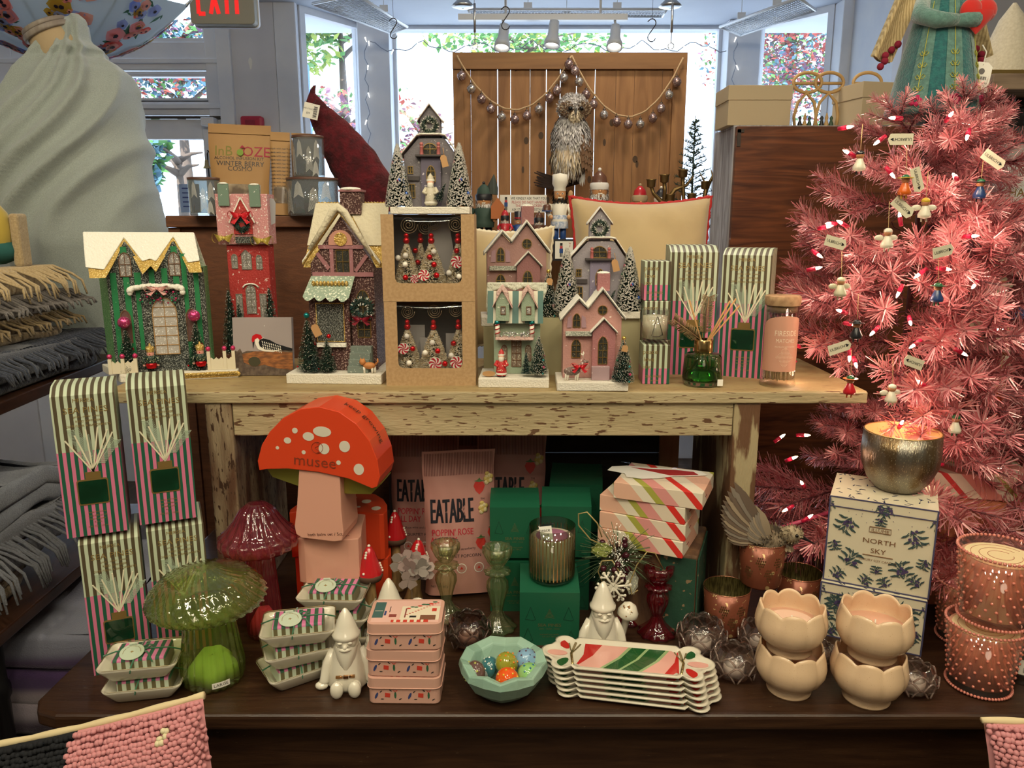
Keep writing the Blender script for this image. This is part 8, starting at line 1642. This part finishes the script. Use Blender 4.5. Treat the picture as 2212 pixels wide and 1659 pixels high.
# NUTCRACKERS ON THE WINDOW STEP
def nut(label,px,y0,y1,Y,coat_,hatm,hk,legs=None,zb=1.4305,beard=None,wide=1.0,name='nutcracker',nobase=False):
 z1=zat(Y,y0);c=atY(px,y1,Y);t=thing(name,label,'nutcracker',(c.x,Y,zb));s_=z1-zb;w_=wide;skin=mat('nut_skin',(.60,.30,.13),.35,coat=.3)
 for sx in (-1,1):MB().cyl(.045*s_*w_,.0,.28*s_,10,0,TR(sx*.055*s_*w_)).sph((sx*.055*s_*w_,-.02*s_,.018*s_),.045*s_,1,8,5,(1,1.4,.4)).build('leg',[legs or coat_,black],t)
 for sx in (-1,1):MB().tube([(sx*.12*s_*w_,0,.56*s_),(sx*.17*s_*w_,-.02*s_,.44*s_),(sx*.13*s_*w_,-.09*s_,.38*s_)],[.04*s_,.04*s_,.03*s_],8,0).sph((sx*.13*s_*w_,-.10*s_,.38*s_),.032*s_,1,8,6).build('arm',[coat_,skin],t)
 MB().lathe([(.12*s_*w_,.26*s_),(.13*s_*w_,.34*s_),(.10*s_*w_,.42*s_),(.12*s_*w_,.56*s_),(.05*s_,.60*s_)],16).build('coat',coat_,t)
 hd=MB().lathe([(.06*s_,.59*s_),(.085*s_*w_,.62*s_),(.09*s_*w_,.70*s_),(.085*s_*w_,.76*s_)],16).sph((0,-.095*s_*w_,.685*s_),.018*s_,0,8,6)
 for sx in (-1,1):hd.sph((sx*.035*s_,-.083*s_*w_,.71*s_),.014*s_,1,8,6,(1,.5,1)).sph((sx*.035*s_,-.090*s_*w_,.71*s_),.007*s_,2,6,5,(1,.6,1))
 hd.box(-.03*s_,.03*s_,-.098*s_*w_,-.07*s_,.645*s_,.662*s_,1);hd.build('head',[skin,bwh,black],t)
 if beard:q=MB();fur(q,[((math.cos(a)*.085*s_*w_,math.sin(a)*.085*s_*w_,z*s_),(math.cos(a),math.sin(a),0))for a,z in [(rt.uniform(-PI,0),rt.uniform(.60,.66))for _ in range(90)]+[(rt.choice((rt.uniform(-.5,.4),rt.uniform(-PI-.4,-PI+.5))),rt.uniform(.64,.77))for _ in range(70)]],.07*s_,.008*s_,[0],.8,.6);q.build('beard',beard,t)
 q=MB();z=.75*s_;hw=.09*s_*w_
 if hk=='chef':q.lathe([(hw,z),(hw*.95,z+.05*s_),(hw*1.25,z+.10*s_),(hw*1.2,z+.23*s_),(.001,z+.25*s_)],18,0)
 elif hk=='top':q.lathe([(hw*1.5,z),(hw*1.5,z+.01*s_),(hw,z+.015*s_),(hw*1.1,z+.24*s_),(.001,z+.25*s_)],18,0).lathe([(hw*1.04,z+.02*s_),(hw*1.06,z+.06*s_)],18,1)
 else:q.lathe([(hw*1.1,z-.01),(hw*1.18,z+.02*s_),(hw*1.05,z+.05*s_)],18,1).lathe([(hw,z+.04*s_),(hw*.85,z+.13*s_),(hw*.3,z+.20*s_)]+[(.001,z+.21*s_)],18,0).sph((0,0,z+.225*s_),.026*s_,1,10,7)
 q.build('hat',hatm,t);return t,s_
navyc=mat('nut_navy',(.02,.07,.25),.4);blackc=mat('nut_black',(.015,.015,.02),.4);redc=mat('nut_red',(.45,.02,.03),.3,coat=.3);greyc=mat('nut_greyblue',(.20,.24,.28),.7);furw=mat('fur_white',(.72,.70,.66),.95);brownc=mat('nut_brown',(.12,.05,.03),.35,coat=.3)
t,s_=nut('chef nutcracker with white toque holding a cake, under the owl',1208,374,521,2.40,bwh,[bwh,bwh],'chef',navyc,1.4305,mat('fur_black',(.01,.01,.01),.9))
MB().lathe([(.13*s_,.22*s_),(.125*s_,.40*s_),(.105*s_,.41*s_)],16).build('apron',mat('gingham',(.25,.32,.45),.8,col2=(.6,.62,.66),ns=120),t)
MB().cyl(.075*s_,0,.012*s_,16,1,TR(-.19*s_,-.10*s_,.46*s_)).lathe([(.06*s_,.01*s_),(.055*s_,.08*s_),(.03*s_,.10*s_),(.001,.10*s_)],16,0,TR(-.19*s_,-.10*s_,.46*s_),fl=8,fd=.08).build('cake',[brownc,navyc],t)
MB().tube([(.15*s_,-.10*s_,.36*s_),(.15*s_,-.10*s_,.66*s_)],.012*s_,6).sph((.15*s_,-.10*s_,.70*s_),.045*s_,0,8,6,(.8,.3,1.3)).build('spoon',mat('spoon_wood',(.5,.3,.14),.6),t)
nut('santa nutcracker with dark red cap and long white beard above the red piped cushion',1292,362,521,2.52,brownc,[brownc,furw],'cap',None,1.4305,furw,1.25)
t,s_=nut('gnome nutcracker with green plaid hat, white beard and a birdhouse',1046,392,525,2.44,mat('nut_green',(.03,.06,.045),.7),[mat('nut_green',(.03,.06,.045),.7),blackc],'cap',blackc,1.4305,furw,1.35)
MB().lathe([(.10*s_,.80*s_),(.09*s_,.92*s_),(.001,1.12*s_)],14,M=TR(.05*s_,.03*s_,0,0,6)).build('plaid_hood',mat('plaid_dark',(.02,.03,.025),.9,col2=(.08,.09,.08),ns=90,tex='wave'),t)
MB().slab([(x*s_,z*s_)for x,z in ((.12,.40),(.34,.40),(.34,.60),(.23,.74),(.12,.60))],-.18*s_,-.08*s_).build('birdhouse',mat('birdhouse',(.45,.14,.04),.6),t)
nut('small red nutcracker with white beard, left of the dusky rose chimney',1091,450,521,2.40,redc,[redc,blackc],'cap',redc,1.4305,furw,1.2);nut('small nutcracker in black top hat left of the dusky rose chimney',1119,456,521,2.41,navyc,[blackc,redc],'top',blackc,1.4305,None,1.2)
nut('small bearded nutcracker with brown fur hat behind the cream piped cushion',1164,456,521,2.41,brownc,[brownc,blackc],'cap',None,1.4305,furw,1.5);nut('nutcracker with red cap and tan pompom behind the red piped cushion',1379,396,521,2.50,brownc,[redc,mat('fur_tan',(.4,.3,.18),.95)],'cap',None,1.4305,None,1.3);nut('penguin like nutcracker behind the antler candle holder',1424,402,521,2.58,blackc,[blackc,bwh],'cap',None,1.4305,None,1.2)
def sign(label,px0,px1,py0,py1,Y,lines,zb,frame=None,fig=None,name='notice_sign'):
 a,b=atY(px0,py1,Y),atY(px1,py0,Y);W=b.x-a.x;z0=zat(Y,py1);Hh=zat(Y,py0)-z0;t=thing(name,label,'sign',(a.x,Y,z0));q=MB().box(0,W,0,.004,0,Hh).build('panel',paper,t)
 if frame:MB().box(-.006,W+.006,.0041,.014,-.006,Hh+.006).build('frame',frame,t)
 MB().box(W*.4,W*.6,.002,.02,zb-z0,.01).build('support',clear2,t);q=MB()
 for s3,sz,x,z,m_ in lines:q.text(s3,sz*Hh,x*W,z*Hh,-.0006,m_,None,0,.82)
 if fig:x,z,h=fig[0]*W,fig[1]*Hh,fig[2]*Hh;q.box(x-.09*h,x+.09*h,-.0006,0,z+.30*h,z+.5*h,2).box(x-.10*h,x+.10*h,-.0006,0,z+.1*h,z+.28*h,1).box(x-.13*h,x+.13*h,-.0006,0,z-.22*h,z+.1*h,3).box(x-.09*h,x-.02*h,-.0006,0,z-.5*h,z-.22*h,2).box(x+.02*h,x+.09*h,-.0006,0,z-.5*h,z-.22*h,2)
 q.build('lettering',[blackc,mat('sign_red',(.45,.04,.05),.6),blackc,navyc],t)
clear2=pane_mat('clear_plastic',(.9,.9,.9),.1)
sign('white notice asking not to handle the nutcrackers, fixed at the plank board',1080,1181,421,459,2.56,(('WE KINDLY ASK THAT YOU',.20,.62,.80,0),('PLEASE DO NOT HANDLE',.21,.62,.58,1),('THE NUTCRACKERS',.21,.62,.38,1),('ASK STAFF FOR ASSISTANCE',.19,.62,.16,0)),1.4305,None,(.13,.5,.75))
sign('small framed nutcracker notice between the two cushions',1199,1238,521,559,2.22,(('W\nP',.16,.82,.78,1),),1.2585,blackc,(.34,.5,.8))
brz=mat('antler_bronze',(.20,.13,.05),.4,.8);c=atY(1470,440,2.44);t=thing('antler_candelabra','bronze antler shaped candle holder behind the red piped cushion','candle holder',(c.x,2.44,1.4305));k=mpp(c);W4=lambda px,py:((px-1470)*k,-.01,zat(2.43,py)-1.4305);q=MB()
q.tube([W4(1470,520),W4(1440,470),W4(1432,440),W4(1410,418),W4(1405,405)],[.012,.009,.008,.006,.006],8).tube([W4(1432,440),W4(1434,410),W4(1432,395)],.006,8).tube([W4(1432,445),W4(1455,410),W4(1480,400),W4(1494,380)],[.008,.007,.005,.002],8).tube([W4(1470,500),W4(1475,430),W4(1472,400),W4(1471,385)],.006,8).tube([W4(1480,515),W4(1515,460),W4(1522,410),W4(1535,380),W4(1530,366)],[.010,.009,.007,.004,.001],8).tube([W4(1524,405),W4(1508,375)],[.005,.001],6).tube([W4(1530,392),W4(1545,378)],[.004,.001],6).cyl(.05,0,.012,24)
q.build('antlers',brz,t)
for px,py in ((1404,396),(1432,386),(1471,375),(1520,400),(1492,426),(1446,428)):x,y,z=W4(px,py);MB().lathe([(.004,z-.014),(.013,z-.010),(.014,z+.008),(.017,z+.012),(.012,z+.011),(.010,z-.006)],14,M=TR(x,y,0)).build('cup',brz,t)
c=atY(1494,430,2.66);t=thing('sparse_fir','small sparse dark fir tree at the right end of the window step','fir tree',(c.x,2.66,1.4305));Ht=zat(2.66,250)-1.4305;q=MB().tube([(0,0,0),(0,0,Ht)],[.006,.001],6)
for i in range(64):
 u=i/64;z=Ht*(.06+.9*u);r=.085*(1-u)**.8+.006;a=i*2.4;e=Vector((math.cos(a)*r,math.sin(a)*r*.7,z+r*.35));b0=Vector((0,0,z));q.tube([b0,b0.lerp(e,.6),e],.0012,4)
 for j in range(9):p_=b0.lerp(e,.2+.8*j/8);[q.tube([p_,p_+Vector((rt.uniform(-1,1),rt.uniform(-1,1),rt.uniform(-.3,1))).normalized()*.011],.0009,3)for _ in range(3)]
q.build('boughs',mat('fir_dark',(.035,.06,.045),.9),t)
# ON THE LEFT CABINET
def kbag(label,px0,px1,y0,rz,rx,Y,txt):
 c=atY((px0+px1)/2,462,Y);h=(zat(Y,y0)-CT);W=(px1-px0)*mpp(c);t=thing('kraft_pouch',label,'pouch',(c.x,Y,CT+.001),rz,None,rx,2);F=lambda s2:(lambda u,v:((u-.5)*W*(1-.12*math.sin(PI*min(1,v*1.3))*(1-v)),s2*.022*max(0,1-v*1.1)**.8*max(0,1-(2*u-1)**4)**.5+.0006*s2,v*h))
 MB().grid(F(-1),16,24).grid(F(1),16,24).build('pouch',mat('kraft_pouch',(.42,.24,.09),.6,col2=(.38,.21,.08),ns=9),t);q=MB().tube([(-W*.49,-.003,h*.90),(W*.49,-.003,h*.90)],.0012,5);q.build('seal_ridge',mat('kraft_pouch2',(.45,.27,.11),.6),t)
 def tx(q,s3,sz,x,z,m_,sxx=1):vs,fs=text_geo(s3);q.add([(x+v[0]*sz*sxx,F(-1)(max(0,min(1,(x+v[0]*sz)/W+.5)),(z+v[1]*sz)/h)[1]-.0006,z+v[1]*sz)for v in vs],fs,m_)
 q=MB()
 for s3,sz,x,z,m_ in txt:tx(q,s3,sz,x*W,z*h,m_)
 if txt and txt[0][0]=='InB':q.slab([(.025*W+a,.69*h+b)for a,b in circ(0,0,.008,14)],-.0125,-.0115,3).slab([(.015*W,.735*h),(.06*W,.77*h),(.10*W,.745*h)],-.0128,-.0120,1)
 q.build('lettering',[mat('bag_olive',(.22,.2,.04),.6),mat('bag_berry',(.35,.02,.05),.6),blackc,mat('bag_lime',(.22,.34,.05),.6)],t)
 MB().grid(lambda u,v:(lambda p:(p[0],p[1]-.0008,p[2]))(F(-1)(.12+.76*u,.14+.2*v)),8,5).build('clear_window',mat('bag_window',(.16,.12,.09),.12,col2=(.45,.36,.25),ns=25),t);return t
kbag('kraft pouch of alcohol infusion kit with berry red and olive lettering, left of the others',455,586,268,3,-4,1.95,(('InB',.034,-.25,.70,0),('OZE',.034,.27,.70,1),('ALCOHOL INFUSION KIT',.0105,0,.625,2),('WINTER BERRY',.0165,.02,.565,2),('COSMO',.0165,.02,.51,2),('COCKTAIL INFUSION KIT',.006,0,.10,2)))
kbag('narrow kraft pouch turned sideways with a silver top edge',588,628,285,8,-3,1.955,tuple(('made with real fruit',.0062,.02,.80-.045*i,2)for i in range(12)));kbag('kraft pouch half hidden behind the etched glasses',630,690,288,-3,-3,2.06,(('WINTER BERRY',.0085,-.1,.72,2),('Story',.016,-.1,.62,2),('small batch',.006,-.1,.5,2),('natural',.006,-.1,.46,2)))
etch=mat('frost_etch',(.62,.62,.58),.8);sg2=thin('silvered_glass',(.80,.84,.84),(.50,.54,.55),.06,.7,.22)
def cup(label,px0,px1,y0,Y,zb):
 c=atY((px0+px1)/2,462,Y);r=(px1-px0)/2*mpp(c);h=zat(Y,y0)-zb;t=thing('etched_glass',label,'glass',(c.x,Y,zb));MB().lathe([(.001,.001),(r*.96,0),(r,.004),(r,h),(r-.002,h),(r-.002,.006),(.001,.006)],36).build('glass',sg2,t);MB().lathe([(r+.0006,h-.005),(r+.001,h),(r-.0025,h+.0006),(r-.0026,h-.005)],36).build('brown_rim',mat('rim_brown',(.10,.045,.03),.4),t);q=MB()
 for a0,z0,l in ((-2.4,.15,.6),(-1.9,.55,.35),(-1.3,.2,.55),(-.8,.5,.4),(-.9,.1,.3)):
  for i in range(16):u=i/16;z=h*(z0+l*u);[q.add([(math.cos(a0+d1)*(r+.0004),math.sin(a0+d1)*(r+.0004),z+d2)for d1,d2 in ((0,0),(0,.0009),(s2*.24*(1-u*.5),-.008),(s2*.23*(1-u*.5),-.0085))],[(0,1,2,3)])for s2 in (-1,1)]
 q.build('fir_etching',etch,t)
cup('silvered glass etched with firs, standing alone left of the kraft pouches',413,478,384,1.90,CT+.0005);cup('silvered glass etched with firs, lower of the stacked pair',624,732,385,1.93,CT+.0005);z3=zat(1.93,385)+.0015;cup('silvered glass etched with firs, upper of the stacked pair',640,706,294,1.93,z3)
c=atY(748,460,1.99);o=MB().lathe([(.001,0),(.03,0),(.034,.05),(.026,.10),(.012,.125),(.001,.13)],20).build('dark_vase',mat('vase_dark',(.06,.055,.055),.35));o.location=(c.x+.01,2.03,CT);tag(o,'dark grey vase between the stacked glasses and the maroon stocking','vase')
so=[(672,182),(684,190),(683,215),(700,225),(730,245),(775,290),(838,345),(842,458),(760,458),(748,425),(735,385),(712,360),(690,320),(676,275),(660,250),(655,225),(658,195)]
Ys=2.03;c=atY(760,460,Ys);t=thing('velvet_stocking','maroon plush stocking standing upside down with a white price tag at its toe','stocking',(c.x,Ys,CT+.0005));pts=[(atY(a,b,Ys).x-c.x,zat(Ys,b)-CT)for a,b in so];pts=[(x,max(z,.001))for x,z in pts];n=len(pts);cz=(sum(p[0]for p in pts)/n,sum(p[1]for p in pts)/n)
SP=[((677,186),8),((671,212),15),((690,248),27),((722,290),44),((760,345),60),((795,405),66),((800,457),60)]
def stk(u,v):
 s3=v*6;i=min(5,int(s3));f_=s3-i;(ax,ay),ar=SP[i];(bx,by),br=SP[i+1];px_,py_,r=ax+(bx-ax)*f_,ay+(by-ay)*f_,(ar+(br-ar)*f_)*.00105*1.06
 if v<.02:r*=.4
 p_=atY(px_,py_,Ys);a=2*PI*u;d=Vector((.75,0,.66)).lerp(Vector((1,0,0)),max(0,v*1.6-.6));q3=.5+.5*math.cos(v*60)*math.cos(u*2*PI*8);r2=r*(1-.03*q3)
 return (p_.x-c.x+d.x*math.cos(a)*r2,math.sin(a)*r2*.55,max(.001,p_.z-CT+d.z*math.cos(a)*r2))
MB().grid(stk,64,90,wrap=True).build('plush_body',mat('plush_maroon',(.11,.004,.010),.9,col2=(.05,.002,.005),ns=40,bump=1,bs=160,sheen=.08),t)
g=atY(674,241,Ys-.04)-Vector(t.location);M=TR(g.x,-.05,g.z,0,14,0);q=MB().slab([(-.019,-.018),(.019,-.018),(.019,.018),(-.019,.018)],0,.001,0,M)
for i in range(10):q.box(.006,.015,-.0006,0,-.014+i*.0027,-.0128+i*.0027+.0006*(i%2),1,M)
q.text('HD-STOCK',.005,-.006,.004,-.0004,1,M).text('$29',.006,-.006,-.006,-.0004,1,M).tube([M@Vector((0,0,.015)),M@Vector((.002,.02,.03))],.0008,4,1);q.build('price_tag',[paper,blackc],t)
# ON THE WALNUT CABINET
def lbox(label,px0,px1,y0,Y,rz=0):
 c=atY((px0+px1)/2,268,Y);W=(px1-px0)*mpp(c);h=zat(Y,y0)-zt2;t=thing('lidded_box',label,'box',(c.x,Y,zt2+.0005),rz);bx_=mat('box_beige',(.46,.37,.24),.7);MB().box(-W/2+.002,W/2-.002,.002,.13,0,h*.66).build('body',bx_,t,bevel=.001);MB().box(-W/2,W/2,0,.132,h*.63,h).build('lid',bx_,t,bevel=.001)
lbox('beige lidded card box on the left front of the walnut cabinet',1570,1708,184,2.12);lbox('beige lidded card box on the walnut cabinet half hidden by the angel',1850,1990,178,2.12,12)
arw=mat('arch_wood',(.48,.30,.12),.5)
for lab,px in (('light wood figure eight arch with carved figures, beside the left beige box',1738),('light wood figure eight arch with carved figures, middle of the three',1785),('light wood figure eight arch with carved figures, left of the angel',1866)):
 Y=2.20;c=atY(px,262,Y);t=thing('wooden_arch',lab,'wooden arch',(c.x,Y,zt2+.0005));h1=zat(Y,202)-zt2;h2=zat(Y,159)-zt2;r=.038
 MB().tube([(-.026,0,0),(-.030,0,h1*.35),(-.022,0,h1*.75),(0,0,h1),(.022,0,h1*.75),(.030,0,h1*.35),(.026,0,0)],.0045,8).build('lower_arch',arw,t);MB().tube([(math.cos(a)*r,0,(h1+h2)/2+.002+math.sin(a)*(h2-h1)/2)for a in [2*PI*i/28 for i in range(28)]],.0045,8,close=True).tube([(-.034,0,(h1+h2)/2),(.034,0,(h1+h2)/2)],.004,8).build('upper_ring',arw,t)
 for i,x in enumerate((-.013,0,.013)):MB().lathe([(.006,0),(.0065,.012),(.003,.022),(.005,.028),(.001,.034+.008*(i==1))],10,M=TR(x)).build('carved_figure',(blackc,arw,mat('fig_green',(.03,.07,.04),.5))[i],t)
# SUB-PARTS: hang each small piece on the part that carries it
SUBS={'chimney_snow':'chimney','chimney_top':'chimney','dormer_snow':'dormer','post_bead':'fence_post','beard':'head','wick':'wax','gold_rim':'dish','ribbon':'soap','round_tag':'soap','eye':'head','beak':'head','top_bead':'bottle_brush_tree','tree_top_bead':'bottle_brush_tree','pink_ball':'bottle_brush_tree','bottle_window':'gold_frame','window_rail':'window','shutter':'window','arch_snow':'door','window_gable':'window','lid_picture':'lid','side_print':'body','match_heads':'match_sticks','label_print':'label','cover_print':'dust_cover','stocking_print':'stocking_backing','felt_flower':'sage_band','stitching':'sage_band','pom_ball':'knitted_wing','roof_snow':'roof','spots':'cap','gold_dots':'ceramic_mushroom','white_dots':'cap','white_spots':'cap','brand_lettering':'cap','neck_cap':'neck','lid_slot':'carton','felt_heart':'arm','awning_letters':'awning'}
def mid(o):b_=o.bound_box;return o.matrix_basis@(sum((Vector(v)for v in b_),Vector())/8)
bpy.context.view_layer.update()
for o in [o for o in bpy.data.objects if o.type=='MESH' and o.parent and o.parent.type=='EMPTY']:
 k=SUBS.get(o.name.split('.')[0])
 if not k:continue
 c_=[s for s in o.parent.children if s.type=='MESH' and s.name.split('.')[0]==k and s is not o]
 if c_:
  m_=mid(o);n_=min(c_,key=lambda s:(mid(s)-m_).length);o.parent=n_;o.matrix_parent_inverse=n_.matrix_basis.inverted()
